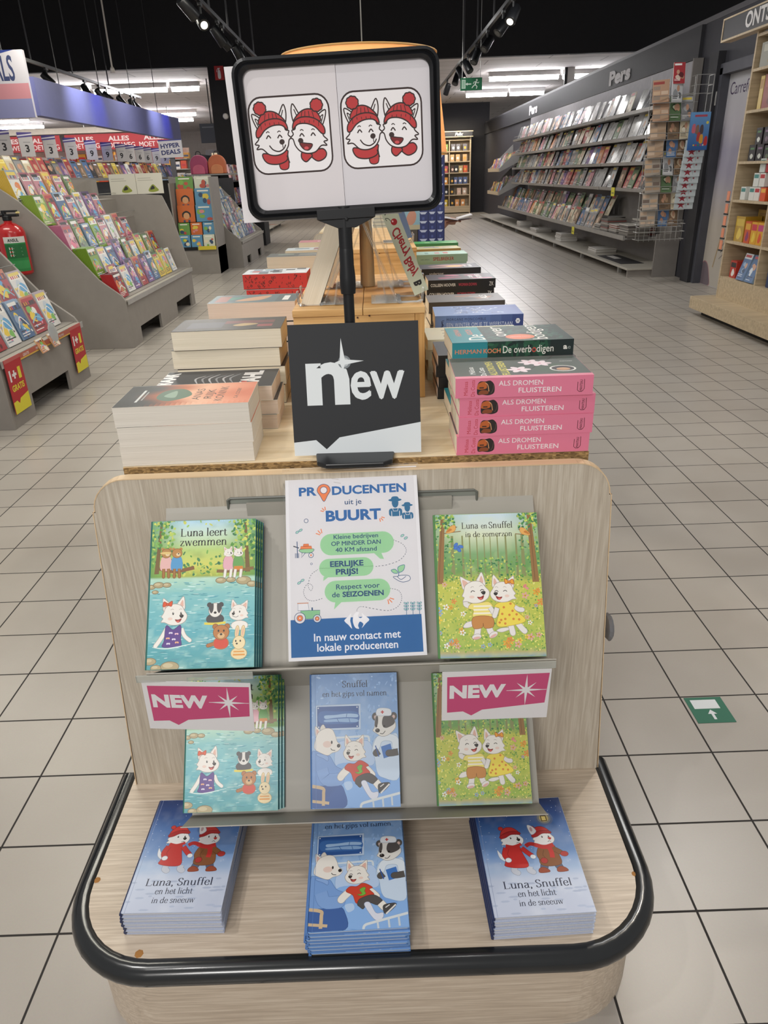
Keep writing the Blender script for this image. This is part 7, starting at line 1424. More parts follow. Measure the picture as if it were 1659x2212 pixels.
fill_unit(-2.07, 6.30, 8.52, 5, 'activity_book', 'the middle display unit', 1, short=(0, 0, .35, .65, .7))
# thick sets of many copies at the near end, their edges towards the camera
def copies(x, y, z, n, col, seed, edge, h, label, grp):
    base = mag_mesh(col, seed, .19, h, .011, False, True)
    for i, p in enumerate(base.polygons): pass
    at = base.attributes['ink']; buf = np.zeros(len(base.loops)*4, np.float32); at.data.foreach_get('color', buf); buf = buf.reshape(-1, 4); buf[:24, :3] = hx(edge)
    if len(base.polygons) > 1: pass
    at.data.foreach_set('color', buf.ravel())
    for k in range(n):
        put(base, 'activity_book', face_M(x-.0125*k, y, z, 1, R(15)), '%s, %s from the front' % (label, ORD[k]), 'activity book', grp)
for (k, col, sd, edge, h, n, lab) in ((0, 'red', 401, 'b32a2c', .20, 8, 'red-edged activity book at the near end, front row'), (1, 'lime', 402, '6f8f24', .26, 9, 'green-edged activity book at the near end, second row'), (2, 'pink', 403, 'b86a88', .24, 9, 'pink-edged activity book at the near end, third row'), (3, 'lime', 404, '86a03c', .26, 8, 'lime-edged activity book at the near end, fourth row'), (4, 'white', 405, 'c9a63c', .27, 9, 'yellow-edged activity book at the near end, back row')):
    x, z = TIER[k]; copies(-2.07+x-.02, 6.31, z, n, col, sd, edge, h, lab, 'copies: '+lab)
for i, y in enumerate((0, 1)): # flat board pictures leaning on the top
    pa = Art(); pa.rect(-.14, 0, .14, .20, 'd6d3c6'); pa.blob([(-.02, .03), (.03, .09), (.07, .06), (.09, .03), (.03, .015)], '8f9a3c'); pa.blob([(.0, .04), (.03, .08), (.05, .05)], '2c2a2a'); pa.rect(-.12, .15, .02, .155, 'a8a59a'); pa.rect(-.12, .13, .04, .135, 'a8a59a')
    m = MB().box(-.14, 0, 0, .14, .20, .012, 0, hx('d6d3c6')); pa.onto(m, lambda u, v, z: (u, v, .012+z), 0, .0002, .0002); put(m.mesh('large_picture_book', PRINT), 'large_picture_book', face_M(-2.665+.285*i, 8.505, 1.161, 0, R(3), ), 'wide cream picture book on the far end panel of the middle display unit, %s' % ('left', 'right')[i], 'book', 'wide cream picture books')
fill_unit(-2.11, 4.1, 5.22, 8, 'puzzle_magazine', 'the left-edge display unit', 1, ('white', 'orange', 'blue', 'pink', 'red'), range(4), .2)
fill_unit(-2.07, 12.05, 14.3, 9, 'toy_pack', 'the farther display unit', 1, ('pink', 'purple', 'blue', 'white'), range(5), .24)
# promotion strips 1+1 GRATIS and rail texts on the near unit
for y0, lab in ((4.02, 'red and yellow 1+1 GRATIS strip at the near end of the left-edge unit'), (4.98, 'red and yellow 1+1 GRATIS strip at the far end of the left-edge unit')):
    a = Art(); a.rect(0, 0, .20, .31, 'b82a30'); a.poly([(0, 0), (.20, 0), (.20, .09), (.09, .075), (.07, .05), (.045, .072), (0, .068)], 'e3d63a'); a.rect(0, .29, .2, .31, 'c2605c'); a.text('1+', .068, .185, .058, 'ece8e6', .085, .05); a.text('1', .15, .185, .058, 'e3d63a', .035, .06); a.text('GRATIS', .10, .125, .034, 'e3d63a', .15, .03)
    m = MB().box(-2.094, y0, .085, -2.091, y0+.20, .395, 0, hx('b82a30')); a.onto(m, lambda u, v, z: (-2.091+z, y0+u, .085+v), 0, .0002, .0002); tag(m.build('promotion_strip', MATTE), lab, 'promotion strip', 'promotion strips on the left-edge unit')
a = Art(); a.rect(0, 0, .76, .035, 'b8604c'); a.rect(0, 0, .76, .008, 'd9b04a'); a.text('GRATIS', .08, .012, .016, 'e6d6d0', .08, .02); a.text('PROMO', .26, .012, .016, 'e6d6d0', .08, .02); a.text('PROMO', .62, .012, .016, 'e6d6d0', .08, .02)
m = MB().box(-2.093, 4.22, .355, -2.0905, 4.98, .392, 0, hx('b8604c')); a.onto(m, lambda u, v, z: (-2.0905+z, 4.22+u, .356+v), 0, .0002, .0002); tag(m.build('shelf_edge_strip', MATTE), 'narrow red-orange promotion strip along the rail between the two GRATIS strips', 'edge strip')
for i, y in enumerate((4.52, 4.70)):
    m = mag_mesh('orange', 71, .10, .09, .006, False, True); put(m, 'flyer', face_M(-2.07, y, .335, 1, R(25)), 'small orange flyer in a clear holder on the rail, %s of two' % ('near', 'far')[i], 'flyer', 'flyers on the left-edge unit')
h = MB(); 
for k in range(14): a0 = R(180*k/13); h.tube([(-2.055, 4.66+.06*math.cos(a0), .41+.07*math.sin(a0)), (-2.055, 4.66+.06*math.cos(R(180*(k+1)/13)), .41+.07*math.sin(R(180*(k+1)/13)))], .004, 5)
tag(MB().lathe([(.06, -.002), (.06, .002)], 0, 0, 24).build('clear_wobbler', ACRYL, None, loc=(-2.06, 4.66, .43), rot=(0, R(80), 0)), 'round clear shelf wobbler on the rail of the left-edge unit', 'wobbler')
# fire extinguisher between the two near units
def extinguisher():
    t = empty('fire_extinguisher', (-2.835, 6.055, .64), 'red fire extinguisher with green label hung on the end of the middle display unit', 'fire extinguisher'); RED = flat('extinguisher_red', 'b51c1f', .25, coat=.5)
    MB().lathe([(0, 0), (.095, 0), (.107, .012), (.107, .31), (.095, .345), (.055, .375), (.03, .385), (.03, .40), (0, .40)], 0, 0, 28).build('cylinder', RED, t, smooth=True)
    MB().lathe([(.028, .395), (.034, .40), (.034, .43), (.02, .44)], 0, 0, 14).box(-.02, -.02, .425, .09, .02, .445).box(-.02, -.016, .458, .085, .016, .472).box(-.03, -.02, .42, -.005, .02, .472).build('valve_handle', BLACKP, t, bevel=.003)
    MB().tube(catmull([(-.03, -.01, .44), (-.10, -.05, .42), (-.115, -.06, .30), (-.105, -.05, .12), (-.10, -.05, .03)], False, 6), .014, 10).build('hose', BLACKP, t, smooth=True); MB().tube([(.085, -.01, .452), (.11, -.02, .455)], .008, 8).build('safety_pin', flat('pin_yellow', 'd9c98a', .4), t)
    m = MB(); n = 12; a0, a1 = R(-100), R(-10); lay = ((.03, .24, '2f8a4a', 0), (.24, .285, 'dcdcd8', 0), (.13, .23, '246c3c', .0004), (.05, .11, '3f9a58', .0004))
    for z0, z1, c, lift in lay:
        for k in range(n): b, d = a0+(a1-a0)*k/n, a0+(a1-a0)*(k+1)/n; rr = .1076+lift; m.face([(rr*math.cos(b), rr*math.sin(b), z0), (rr*math.cos(d), rr*math.sin(d), z0), (rr*math.cos(d), rr*math.sin(d), z1), (rr*math.cos(b), rr*math.sin(b), z1)], 0, hx(c))
    tx = Art(); tx.text('ANSUL', .07, .25, .022, '2a2a2c', .08, .03)
    for y in (.21, .185, .16): tx.rect(.03, y-.018, .055, y, 'e6e4e0'); tx.ell(.042, y-.009, .006, .006, 'b83a2a', n=8); tx.rect(.062, y-.012, .12, y-.006, 'cfe3cf')
    tx.onto(m, lambda u, v, z: ((.1082+z)*math.cos(a0+u/.1076), (.1082+z)*math.sin(a0+u/.1076), v), 0, .0001, .0001); m.build('label', PRINT, t)
    MB().box(-.03, .095, .15, .03, .109, .30).build('wall_bracket', BLACKP, t)
extinguisher()
# end unit with board books facing the camera
def end_unit():
    t = empty('end_display', (-2.61, 11.3, 0), 'grey end unit with orange and blue board books facing the camera', 'display unit'); GU = GREYU
    MB().box(-.30, .03, 0, .30, .66, .37).build('base', GU, t); MB().box(-.30, .02, 0, -.28, .66, 1.25).build('side_panel', GU, t); MB().box(.28, .02, 0, .30, .66, 1.32).build('side_panel', GU, t); MB().box(-.28, .40, .37, .28, .42, 1.30).build('back_panel', GU, t); MB().box(-.28, .02, .34, .0, .05, .385).build('dark_ledge', BLACKP, t)
    kb = mag_mesh; rows = ((.37, .03, .165, .18, ('blue', 'blue', 'white')), (.545, .10, .165, .17, ('green', 'orange', 'blue')), (.72, .16, .25, .23, ('orange', 'blue')), (.93, .22, .25, .24, ('orange', 'blue')), (1.13, .30, .25, .20, ('green', 'white')))
    for r0, (z, dy, w, h, cs) in enumerate(rows):
        for j, c in enumerate(cs):
            x = -2.61-.27+(j+.5)*.54/len(cs); m = MB().box(-w/2, 0, 0, w/2, h, .015, 0, hx(PAL[c][0])); a = Art(); a.rect(-w/2, 0, w/2, h, {'orange': 'd0692c', 'blue': '5a93b8', 'green': '6a9a4a', 'white': 'd6d9c6'}[c])
            if c == 'orange' and len(cs) == 2: a.blob([(-.055, .06), (-.06, .12), (0, .155), (.06, .12), (.055, .06), (.03, .10), (-.03, .10)], '241f1e'); a.ell(0, .085, .045, .045, 'd9a070'); a.rect(-.05, .0, -.02, .03, '3a4a6c'); a.rect(.02, 0, .05, .03, '3a4a6c')
            else:
                rr = random.Random(r0*7+j)
                for k in range(5): a.ell(rr.uniform(-w*.3, w*.3), rr.uniform(h*.15, h*.65), w*rr.uniform(.1, .2), w*rr.uniform(.08, .16), rr.choice(('e0c84a', 'c0503c', '7fae4a', 'd98a8a', '2f4a6a', 'e8dcc0')), n=10)
                a.rect(-w*.35, h*.82, w*.3, h*.9, 'f0ece0')
            a.onto(m, lambda u, v, l: (u, v, .015+l), 0, .0004, .0004); put(m.mesh('board_book', PRINT), 'board_book', face_M(x, 11.3+dy+.02, z, 0, R(8)), '%s board book on the grey end unit, %s row from the bottom, %s from left' % (c, ORD[r0], ORD[j]), 'board book', 'board books on the end unit')
    put(MB().box(-.13, 0, 0, .13, .05, .02, 0, hx('d9c63a')).mesh('yellow_label', MATTE), 'shelf_label', face_M(-2.46, 11.305, .345, 0, 0), 'yellow shelf label at the foot of the grey end unit', 'label')
end_unit()
# bags and boxes on the dark shelving behind it
def toy_shelf():
    t = empty('toy_shelving', (-3.1, 14.6, 0), 'dark shelving with pink and purple toys behind the grey end units', 'shelving')
    MB().box(-.02, 0, 0, .02, 2.3, 1.7).build('back_panel', DARKER, t)
    for z in (.45, .85, 1.25): MB().box(.02, 0, z-.02, .55, 2.3, z).build('shelf', flat('dark_shelf', '3a363a', .5), t)
    MB().box(.02, -.02, 0, .55, 0, 1.3).build('end_panel', DARKER, t)
    r_ = random.Random(31)
    for zi, z in enumerate((.45, .85, 1.25)):
        for k in range(8): c, me = r_.choice([q for q in KIDS if q[0] in ('pink', 'purple', 'blue', 'red')]); put(me, 'toy_pack', face_M(-2.62+r_.uniform(-.03, 0), 14.8+.26*k, z, 1, R(10)), '%s toy pack on the %s of the dark shelving, %s from its near end' % (c, ('lowest shelf', 'middle shelf', 'top shelf')[zi], ORD[k]), 'toy pack', 'toy packs on the dark shelving', (1.1, 1.1, 3))
toy_shelf()
def backpack(x, y, z, s, c, label):
    t = empty('backpack', (x, y, z), label, 'backpack'); M_ = flat('bag_'+c, c, .6)
    m = MB(); n = 14; P = []
    for k in range(n): a0 = math.pi*k/(n-1); P.append((.16*s*math.cos(a0), .16*s+.16*s*math.sin(a0)))
    P = [(-.16*s, 0)]+P[::-1]+[(.16*s, 0)]; m.prism(P, 0, .14*s, 1); m.build('body', M_, t, bevel=.02*s); MB().prism([(p[0]*.7, p[1]*.5) for p in P], -.04*s, -.001, 1).build('front_pocket', flat('bag_pocket_'+c, {'a8466a': 'c9607c', 'c9704a': 'd98a5c'}.get(c, c), .6), t, bevel=.012*s)
    MB().tube(catmull([(-.05*s, .07*s, .31*s), (-.03*s, .07*s, .37*s), (.03*s, .07*s, .37*s), (.05*s, .07*s, .31*s)], False, 5), .008*s, 8).build('handle', BLACKP, t)
MB_ = tag(MB().box(-2.95, 12.45, 1.34, -2.10, 12.75, 1.36).build('bag_shelf', GREYD), 'grey shelf board carrying two school bags above the farther unit', 'shelf')
backpack(-2.70, 12.52, 1.361, .85, 'a8466a', 'pink school backpack standing above the farther display unit'); backpack(-2.42, 12.54, 1.361, .85, 'c9704a', 'orange school backpack beside the pink one')
# long low gondola of books and price cards, blue fascia above it
def book_row():
    t = empty('book_gondola', (-4.0, 8.4, 0), 'long dark gondola with a row of bargain books along the left', 'book gondola'); L = 8.4
    MB().box(-.42, 0, 0, -.06, L, 1.30).build('body', DARKER, t); MB().box(-.42, 0, 1.32, .0, L, 1.342).build('top_shelf', GREYD, t); MB().box(.0, 0, 1.315, .012, L, 1.355).build('shelf_lip', STEEL, t)
    r_ = random.Random(17); cols = ['blue', 'orange', 'grey', 'green', 'red', 'dark', 'dark', 'blue', 'yellow', 'white', 'dark', 'brown', 'cream', 'red', 'pink', 'purple', 'grey']; meshes = {c: mag_mesh(c, 500+i, .19, .25, .02) for i, c in enumerate(sorted(set(cols)))}
    y = 8.5; i = 0
    while y < 16.6:
        c = r_.choice(cols); put(meshes[c], 'bargain_book', face_M(-4.07, y, 1.343, 1, R(18)), '%s bargain book on the long left gondola, %s from its near end' % (c, ordn(i)), 'book', 'bargain books on the left gondola', (1, r_.uniform(.85, 1.08), 1)); i += 1; y += r_.uniform(.20, .235)
    digits = (3, 3, 3, 3, 9, 9, 9, 6, 6, 6, 9, 9); pos = (9.15, 9.75, 10.45, 11.15, 11.95, 12.65, 13.35, 13.85, 14.4, 14.9, 15.5, 16.1)
    for k, (d, y) in enumerate(zip(digits, pos)):
        a = Art(); a.rect(-.085, 0, .085, .26, 'b9b5b8'); a.poly([(-.085, .20), (.085, .215), (.085, .26), (-.085, .26)], '4a3f84'); a.poly([(-.085, .215), (.085, .232), (.085, .248), (-.085, .228)], 'cfcad6'); a.rect(-.085, 0, -.078, .2, 'a8363c'); a.text(str(d), .005, .05, .075, '1f1c22', None, .03); a.rect(-.03, .15, .05, .157, '8a878c')
        m = MB().box(-.085, 0, 0, .085, .26, .003, 0, hx('b9b5b8')); a.onto(m, lambda u, v, l: (u, v, .003+l), 0, .0004, .0004); put(m.mesh('price_card', MATTE), 'price_card', Matrix.Translation((-4.13, y, 1.60)) @ Matrix.Rotation(R(38), 4, 'Z') @ Matrix.Rotation(R(90), 4, 'X'), 'white price card with a %s standing above the bargain books, %s from the near end' % (('three', '', '', 'six', '', '', 'nine')[d-3], ORD[k]), 'price card', 'price cards above the bargain books')
        tag(MB().tube([(-4.135, y+.002, 1.345), (-4.135, y+.002, 1.61)], .004, 6).build('card_stem', WIRE), 'thin stem holding the %s price card above the bargain books' % ORD[k], 'stem', 'stems of the price cards')
book_row()
LILAC = flat('lilac_blue_fascia', '676b9e', .5, var=.03)
fa = MB().box(-4.12, 10.05, 2.05, -4.0, 17.2, 2.46).build('blue_fascia', LILAC); tag(fa, 'long lilac-blue fascia board hanging over the bargain gondola', 'fascia')
for y in (11.0, 12.6, 14.2, 15.8): tag(MB().tube([(-4.06, y, 2.46), (-4.06, y, 5.2)], .006, 6).build('hanging_wire', flat('dark_wire', '39393c', .5)), 'dark wire holding the lilac fascia, %s from the near end' % ORD[int((y-11)/1.6+.1)], 'wire', 'wires of the lilac fascia')
def deals_panel():
    a = Art(); W_, H_ = 2.8, .70; a.rect(0, 0, W_, .20, '8a8cb8'); a.rect(0, .20, W_, .36, 'c98a94'); a.rect(0, .36, W_, H_, 'c9c6cf'); a.poly([(0, .66), (W_-.3, .66), (W_-.1, H_), (0, H_)], '2b3f8f'); a.text('HYPER DEALS', W_-.14, .395, .25, '39436c', .95, .02, align='r')
    m = MB().box(-6.85, 10.0, 2.03, -4.05, 10.06, 2.73, 0, hx('c9c6cf')); a.onto(m, lambda u, v, z: (-6.85+u, 10.0-z, 2.03+v), 0, .0004, .0004); tag(m.build('deals_fascia', MATTE), 'white, pink and lilac fascia panel reading HYPER DEALS at the upper left', 'fascia')
    for k, x in enumerate((-6.5, -5.3, -4.3)): tag(MB().tube([(x, 10.03, 2.73), (x, 10.03, 5.2)], .006, 6).build('hanging_wire', flat('dark_wire', '39393c', .5)), 'dark wire holding the HYPER DEALS panel, %s from left' % ORD[k], 'wire', 'wires of the deals panel')
deals_panel()
def hyper_sign(x, y, z, w, h, label):
    a = Art(); a.rect(0, 0, w, h, 'd9d7de'); a.poly([(0, h*.93), (w, h*.97), (w, h), (0, h)], '2f3f9c'); a.text('HYPER', w*.5, h*.56, h*.24, '2b3570', w*.82, .03, rot=.06); a.text('DEALS', w*.5, h*.2, h*.24, '2b3570', w*.82, .03, rot=.06)
    m = MB().box(0, 0, 0, w, .02, h, 0, hx('d9d7de')); a.onto(m, lambda u, v, l: (u, -l, v), 0, .0005, .0005); m.box(w*.4, .02, -(z-.0), w*.6, .05, h*.5, 0, hx('6a6a72')); o = m.build('standing_sign', MATTE); o.location = (x, y, z); tag(o, label, 'sign')
hyper_sign(-3.98, 15.2, 1.68, .44, .30, 'white HYPER DEALS sign on a post at the far end of the bargain gondola'); hyper_sign(-4.22, 8.1, 1.48, .36, .20, 'cut-off white and blue HYPER DEALS sign at the left frame edge')
# red clearance banner and bright goods far behind
def far_left():
    for k, (x0, x1) in enumerate(((-11.2, -9.15), (-9.0, -5.85))):
        a = Art(); W_ = x1-x0; a.rect(0, 0, W_, .42, 'a83238')
        n = 2 if k == 0 else 3
        for j in range(n): cx = (j+.5)*W_/n; a.text('ALLES', cx, .23, .12, 'd9c9c6', .62, .03); a.text('MOET WEG', cx, .05, .13, 'e0d0cc', .92, .03)
        m = MB().box(x0, 24.0, 2.19, x1, 24.02, 2.61, 0, hx('a83238')); a.onto(m, lambda u, v, z: (x0+u, 24.0-z, 2.19+v), 0, .0005, .0005); tag(m.build('clearance_banner', MATTE), 'red ALLES MOET WEG clearance banner far back at left, %s' % ('partly cut off one', 'long one')[k], 'banner', 'clearance banners')
    tag(MB().box(-11.6, 23.96, 2.64, -5.7, 24.1, 2.79).build('banner_beam', flat('cream_beam', 'c9bfb2', .6)), 'long cream beam above the red clearance banners', 'beam'); 
    for k, x in enumerate((-11.2, -8.4, -5.9)): tag(MB().tube([(x, 24.03, 2.79), (x, 24.03, 3.25)], .01, 6).build('beam_rod', WIRE), 'rod holding the cream beam, %s from left' % ORD[k], 'rod', 'rods of the cream beam')
    t = empty('goods_shelving', (-8.6, 24.5, 0), 'bright wall of goods under the red clearance banners', 'shelving'); MB().box(-3.0, .4, 0, 3.0, .45, 2.2).build('back_panel', flat('bright_back', 'b9b2a8', .7), t)
    for z in (.9, 1.3, 1.62, 1.9): MB().box(-3.0, 0, z-.03, 3.0, .4, z).build('shelf', GREYM, t)
    r_ = random.Random(41); i = 0
    for z in (1.3, 1.62, 1.9):
        x = -11.5
        while x < -5.7:
            w = r_.uniform(.12, .3); c = r_.choice(('e6e0d8', 'd9a03c', 'd9502c', '8fb0c9', 'f0ece6', '5a7a9c', 'e8d6a0', 'c9c3bd', 'b83a3a')); h_ = r_.uniform(.14, .25)
            m = MB().box(x, 24.52, z, x+w*.92, 24.7, z+h_, 0, hx(c)); m.box(x+.02, 24.515, z+h_*.3, x+w*.92-.02, 24.52, z+h_*.6, 0, hx(r_.choice(('f2f0ec', 'd9b03c', '3a4a6c', 'c93a3a')))); tag(m.build('goods_box', PRINT), 'bright goods box on the far left shelving, %s shelf, %s from left' % ({1.3: 'lowest', 1.62: 'middle', 1.9: 'top'}[z], ordn(i)), 'box', 'goods boxes far left'); x += w; i += 1
        i = 0
    lamp('shelf_wash_light', 'AREA', (-8.6, 23.4, 2.6), 20, NEUT, (-8.6, 24.6, 1.5), shape='RECTANGLE', size=5.5, size_y=.2)
far_left()
t = empty('low_deck', (-2.95, 17.0, 0), 'low grey deck with scattered papers beyond the farther display unit', 'display unit'); MB().box(-.35, 0, .085, .3, 6.2, .11).build('deck', GREYM, t)
for k in range(4): MB().box(.18, .2+1.8*k, 0, .24, .3+1.8*k, .085).build('deck_foot', GREYD, t)
for k in range(8): c, me = MAGS[k*2 % 20]; put(me, 'loose_magazine', flat_M(-2.9+.05*(k % 3), 17.2+.6*k, .111+.0, R(30*k)), '%s magazine lying on the low grey deck, %s from the near end' % (c, ORD[k]), 'magazine', 'magazines on the low deck')
# signs on and near the dark pillar
a = Art(); a.rect(0, 0, .17, .23, 'b02a2c'); a.blob([(.06, .03), (.06, .14), (.085, .165), (.11, .14), (.11, .03)], 'ece6e4'); a.rect(.075, .165, .095, .185, 'ece6e4'); a.line([(.085, .185), (.05, .17), (.04, .13)], .008, 'ece6e4'); a.rect(.06, .185, .11, .195, 'ece6e4')
m = MB().box(-2.915, 15.97, 2.995, -2.745, 15.998, 3.225, 0, hx('b02a2c')); a.onto(m, lambda u, v, z: (-2.915+u, 15.97-z, 2.995+v), 0, .0004, .0004); tag(m.build('extinguisher_sign', MATTE), 'small red fire extinguisher sign at the top of the dark pillar', 'sign')
tag(MB().lathe([(.055, 0), (.055, .03), (.04, .05), (0, .055)], 0, 0, 18).build('alarm_sounder', flat('sounder_white', 'cfcac6', .5), None, smooth=True, loc=(-2.80, 16.0, 2.385), rot=(R(90), 0, 0)), 'round white sounder on the dark pillar', 'alarm')
a = Art(); a.rect(0, 0, .36, .46, '2c3c66'); a.rect(.06, .33, .3, .35, '9fb0d0'); a.rect(.06, .28, .26, .295, '8898bc')
m = MB().box(-2.62, 15.93, 1.42, -2.26, 15.96, 1.88, 0, hx('2c3c66')); a.onto(m, lambda u, v, z: (-2.62+u, 15.93-z, 1.42+v), 0, .0004, .0004); tag(m.build('blue_poster', MATTE), 'dark blue poster on the dark pillar beside the framed sign', 'poster')
tag(MB().box(-2.66, 15.96, 1.38, -2.22, 15.998, 1.92).build('poster_backing', DARKER), 'dark backing board of the blue poster on the pillar', 'board')
tag(MB().tube([(-3.62, 12.0, 5.2), (-3.63, 12.0, 3.6), (-3.635, 12.0, 2.78)], .012, 8).lathe([(.0, 0), (.035, .0), (.03, .05), (.012, .08)], -3.635, 12.0, 12, z0=2.70).build('socket_cable', flat('cable_white', 'c9c2ba', .5)), 'white cable with socket hanging from the dark ceiling at left', 'cable')
# service corner seen left of the pillar
a = Art(); a.rect(0, 0, .55, .38, '565a63'); a.rect(.05, .30, .3, .32, '8a8e96')
m = MB().box(-3.75, 18.0, 2.02, -3.2, 18.05, 2.40, 0, hx('565a63')); a.onto(m, lambda u, v, z: (-3.75+u, 18.0-z, 2.02+v), 0, .0004, .0004); m.box(-3.5, 18.02, 2.4, -3.48, 18.04, 3.25, 0, hx('333336')); tag(m.build('hanging_screen', MATTE), 'dark grey screen hanging left of the pillar', 'screen')
m = MB().box(-4.1, 20.0, 0, -3.42, 20.4, 1.95, 0, hx('3a3638')).box(-3.95, 19.98, 1.72, -3.42, 20.0, 1.88, 0, hx('c9b896')).box(-3.82, 19.97, 1.5, -3.5, 19.98, 1.75, 0, hx('cfd3cc')); tag(m.build('service_counter', MATTE), 'dark service cabinet with a cream board and pale notice, left of the pillar', 'cabinet')
# ------------------------------------------------------------------ second book island, blue tower, seated reader
end_stand(-.03, 5.25, 'second oak-laminate end stand farther along the aisle, facing the camera', detail=False)
t = empty('display_table', (-.07, 6.335, 0), 'second birch-topped book table beyond the first, mostly hidden', 'display table'); MB().box(-.378, 0, .836, .378, 2.6, .855).build('table_top', BEECH, t); MB().box(-.36, .03, 0, .36, 2.58, .836).build('cabinet', OAKV, t)
for j, (x, y, n, c, l) in enumerate(((-.30, 6.42, 5, ('c98a8c', 'd6c8b8'), 'rose'), (-.28, 6.85, 7, ('b8b0a0', 'd9d0c0'), 'tan'), (-.26, 7.3, 8, ('9ab08a', 'd6d0bc'), 'green'), (.10, 6.45, 5, ('6a7a96', 'd6d0bc'), 'blue'))):
    for k in range(n):
        m = MB().box(-.105, 0, 0, .105, .14, .027, 0, hx(c[1])).box(-.106, -.001, .0255, .106, .141, .0275, 0, hx(c[0])); o = m.build('distant_paperback', PRINT); o.location = (x+.004*((k*7) % 3), y, .8555+k*.028); tag(o, '%s-covered book of pile %s on the second table, %s' % (l, ('one', 'two', 'three', 'four')[j], 'topmost' if k == n-1 else CNT[k]), 'book', 'books on the second table, '+l+' pile')
def tower():
    t = empty('carton_tower', (.325, 4.35, 0), 'tall dark blue carton tower with rows of pale bowl prints, beyond the table end', 'carton display'); m = MB().box(-.075, 0, 0, .075, .16, 1.42, 0, hx('2a3468')); a = Art(); a.rect(-.075, 0, .075, 1.42, '2c366c')
    for j, (x, w) in enumerate(((-.045, .022), (.005, .018), (.05, .016))):
        a.rect(x+w+.004, 0, x+w+.008, 1.42, '1c2450')
        for k in range(30): y = .02+k*.047; a.poly([(x-w, y+.018), (x+w, y+.018), (x+w*.5, y+.006), (x-w*.5, y+.006)], 'b9c0d6'); a.rect(x-w*.3, y+.024, x+w*.3, y+.038, '4a5690')
    a.onto(m, lambda u, v, z: (u, -z, v), 0, .0002, .0002); m.build('cartons', PRINT, t); MB().box(-.135, -.005, 0, -.078, .16, 1.34).build('side_board', flat('umber_board', '4a443e', .7), t)
tower()
def skin(name, verts, edges, rad, mat, parent, sub=2, root=0):
    me = bpy.data.meshes.new(name); me.from_pydata(verts, edges, []); o = bpy.data.objects.new(name, me); COL.objects.link(o); o.parent = parent; me.materials.append(mat)
    s = o.modifiers.new('skin', 'SKIN'); s.use_smooth_shade = True; u = o.modifiers.new('sub', 'SUBSURF'); u.levels = sub; u.render_levels = sub
    if not me.skin_vertices: me.attributes.new('skin', 'FLOAT', 'POINT') if False else None
    return o
def tapered(mb, pts, rs, n=12, mat=0): return mb.tube(catmull(pts, False, 4), list(np.interp(np.linspace(0, len(pts)-1, (len(pts)-1)*4+1), range(len(pts)), rs)), n, mat)
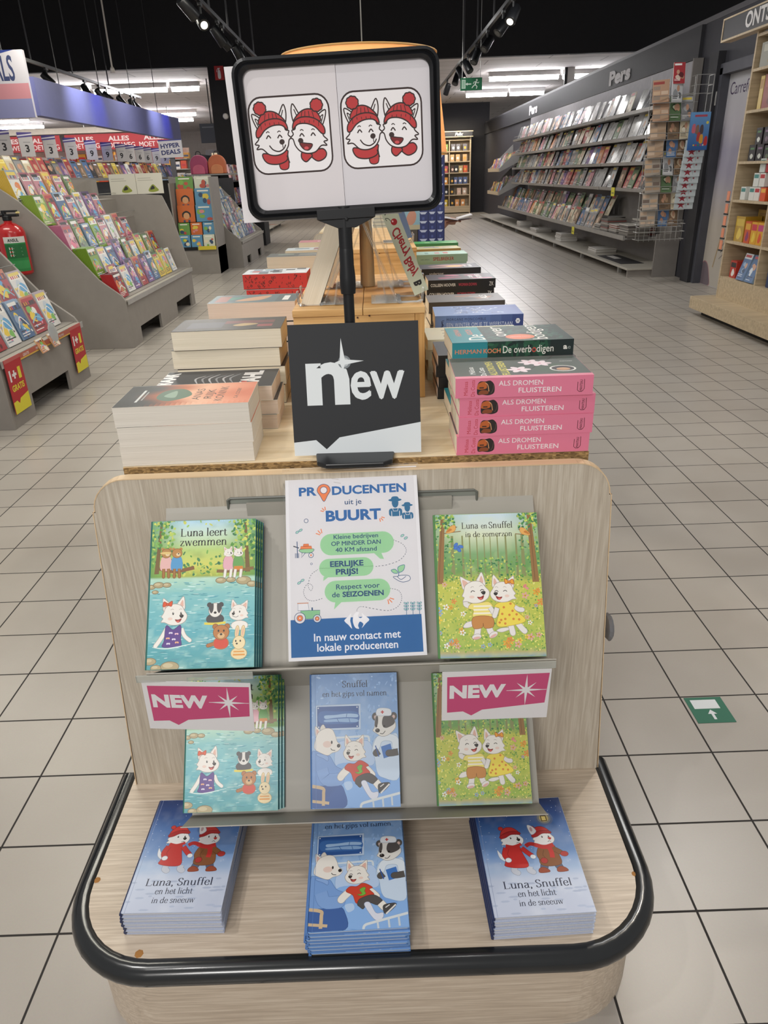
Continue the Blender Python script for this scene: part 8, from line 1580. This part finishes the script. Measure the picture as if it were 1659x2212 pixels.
def reader():
    t = empty('person', (.47, 7.15, 0), 'person seated on a low stool, reading an open book, beyond the blue tower', 'person'); SK = flat('skin_tone', 'b98a74', .5, var=.04); TOP = flat('dark_plum_top', '43343c', .8); JE = flat('blue_jeans', '3f4d66', .8); HA = flat('dark_hair', '2c221d', .6)
    m = MB(); tapered(m, [(0, 0, .50), (0, 0, .66), (.01, -.01, .84), (.02, -.02, .98), (.03, -.02, 1.05), (.04, -.03, 1.11)], [.14, .135, .15, .15, .07, .05], 16)
    m.lathe([(0, -.115), (.05, -.105), (.072, -.06), (.078, 0), (.074, .05), (.055, .095), (.02, .115), (0, .117)], .055, -.04, 18, z0=1.21); m.tube([(.125, -.055, 1.20), (.143, -.06, 1.185), (.128, -.055, 1.175)], [.008, .013, .008], 8)
    for s in (-1, 1):
        sh = (.02, -.02+.16*s, 1.0); el = (.09, -.02+.19*s, .80) if s > 0 else (.06, -.22, .79); ha = (.20, -.06+.06*s, .86); tapered(m, [sh, el, ha], [.048, .040, .026], 10)
        m.tube([ha, (ha[0]+.045, ha[1]-.012*s, ha[2]+.004), (ha[0]+.075, ha[1]-.016*s, ha[2])], [.024, .033, .028], 10)
        for k in range(4): b = (ha[0]+.075, ha[1]-.016*s+(k-1.5)*.015, ha[2]); m.tube([b, (b[0]+.03-(.004 if k in (0, 3) else 0), b[1]-.004*s, b[2]+.008), (b[0]+.052-(.012 if k in (0, 3) else 0), b[1]-.006*s, b[2]-.004)], [.0085, .0080, .006], 7)
        m.tube([(ha[0]+.02, ha[1]-.03*s, ha[2]), (ha[0]+.045, ha[1]-.052*s, ha[2]+.004), (ha[0]+.065, ha[1]-.056*s, ha[2])], [.011, .010, .007], 7)
        m.tube([(.045, -.04+.078*s, 1.225), (.045, -.04+.085*s, 1.205), (.05, -.04+.078*s, 1.185)], [.010, .014, .008], 8)
        hip, kn, an = (0, .09*s, .52), (.19, -.14+.11*s, .53), (.17, -.13+.11*s, .08); tapered(m, [hip, kn, an], [.085, .062, .040], 12); m.tube([(an[0]-.04, an[1], .045), (an[0]+.06, an[1]-.02, .04), (an[0]+.14, an[1]-.05, .03)], [.04, .04, .028], 10)
    for s in (-1, 1): m.tube([(.118, -.052+.028*s, 1.222), (.128, -.053+.028*s, 1.221)], .0075, 8, 1)
    m.tube([(.122, -.075, 1.150), (.130, -.055, 1.148), (.122, -.033, 1.150)], .004, 6, 2)
    m.build('body', [SK, flat('eye_dark', '2a211d', .3), flat('lip_rose', '9a5a50', .5)], t, smooth=True)
    c = MB(); tapered(c, [(0, 0, .50), (0, 0, .66), (.01, -.01, .84), (.02, -.02, .985), (.025, -.02, 1.035)], [.150, .145, .160, .158, .085], 18)
    for s in (-1, 1): sh = (.02, -.02+.16*s, 1.0); el = (.09, -.02+.19*s, .80) if s > 0 else (.06, -.22, .79); ha = (.20, -.06+.06*s, .86); mid = tuple(el[i]*.55+ha[i]*.45 for i in range(3)); tapered(c, [sh, el, mid], [.058, .050, .042], 12)
    c.build('dark_top', TOP, t, smooth=True); j = MB()
    for s in (-1, 1): tapered(j, [(0, .09*s, .52), (.19, -.14+.11*s, .53), (.17, -.13+.11*s, .10)], [.098, .074, .056], 14)
    j.build('jeans', JE, t, smooth=True)
    sh_ = MB()
    for s in (-1, 1): an = (.17, -.13+.11*s, .08); sh_.tube([(an[0]-.045, an[1]+.004, .046), (an[0]+.06, an[1]-.02, .044), (an[0]+.145, an[1]-.052, .034)], [.045, .046, .033], 12)
    sh_.build('shoes', BLACKP, t, smooth=True); hr = MB(); hr.lathe([(.083, -.05), (.088, 0), (.084, .055), (.062, .105), (.02, .127), (0, .128)], .040, -.036, 18, z0=1.212); hr.build('hair', HA, t, smooth=True)
    st = empty('stool', (.47, 7.15, 0), 'low dark stool under the seated reader', 'stool'); MB().lathe([(0, .36), (.15, .36), (.155, .375), (.15, .395), (0, .395)], 0, 0, 20).build('seat', DARKER, st)
    for k in range(4): a0 = R(45+90*k); MB().tube([(.10*math.cos(a0), .10*math.sin(a0), .36), (.14*math.cos(a0), .14*math.sin(a0), 0)], .013, 8).build('leg', DARKER, st)
    b = empty('open_book', (.765, 7.06, .88), 'open white-paged book held by the seated reader', 'book')
    for s, nm in ((-1, 'left_pages'), (1, 'right_pages')): MB().box(0, -.09, 0, .13, .09, .008).build(nm, WHITEP, b, rot=(0, R(-14*s) if s > 0 else R(14), 0) if s > 0 else (0, R(180+10), 0))
    MB().box(-.11, -.094, -.012, .12, .094, -.009).build('book_cover', flat('oxblood_cover', '5c2a28', .5), b, rot=(0, R(-6), 0))
reader()
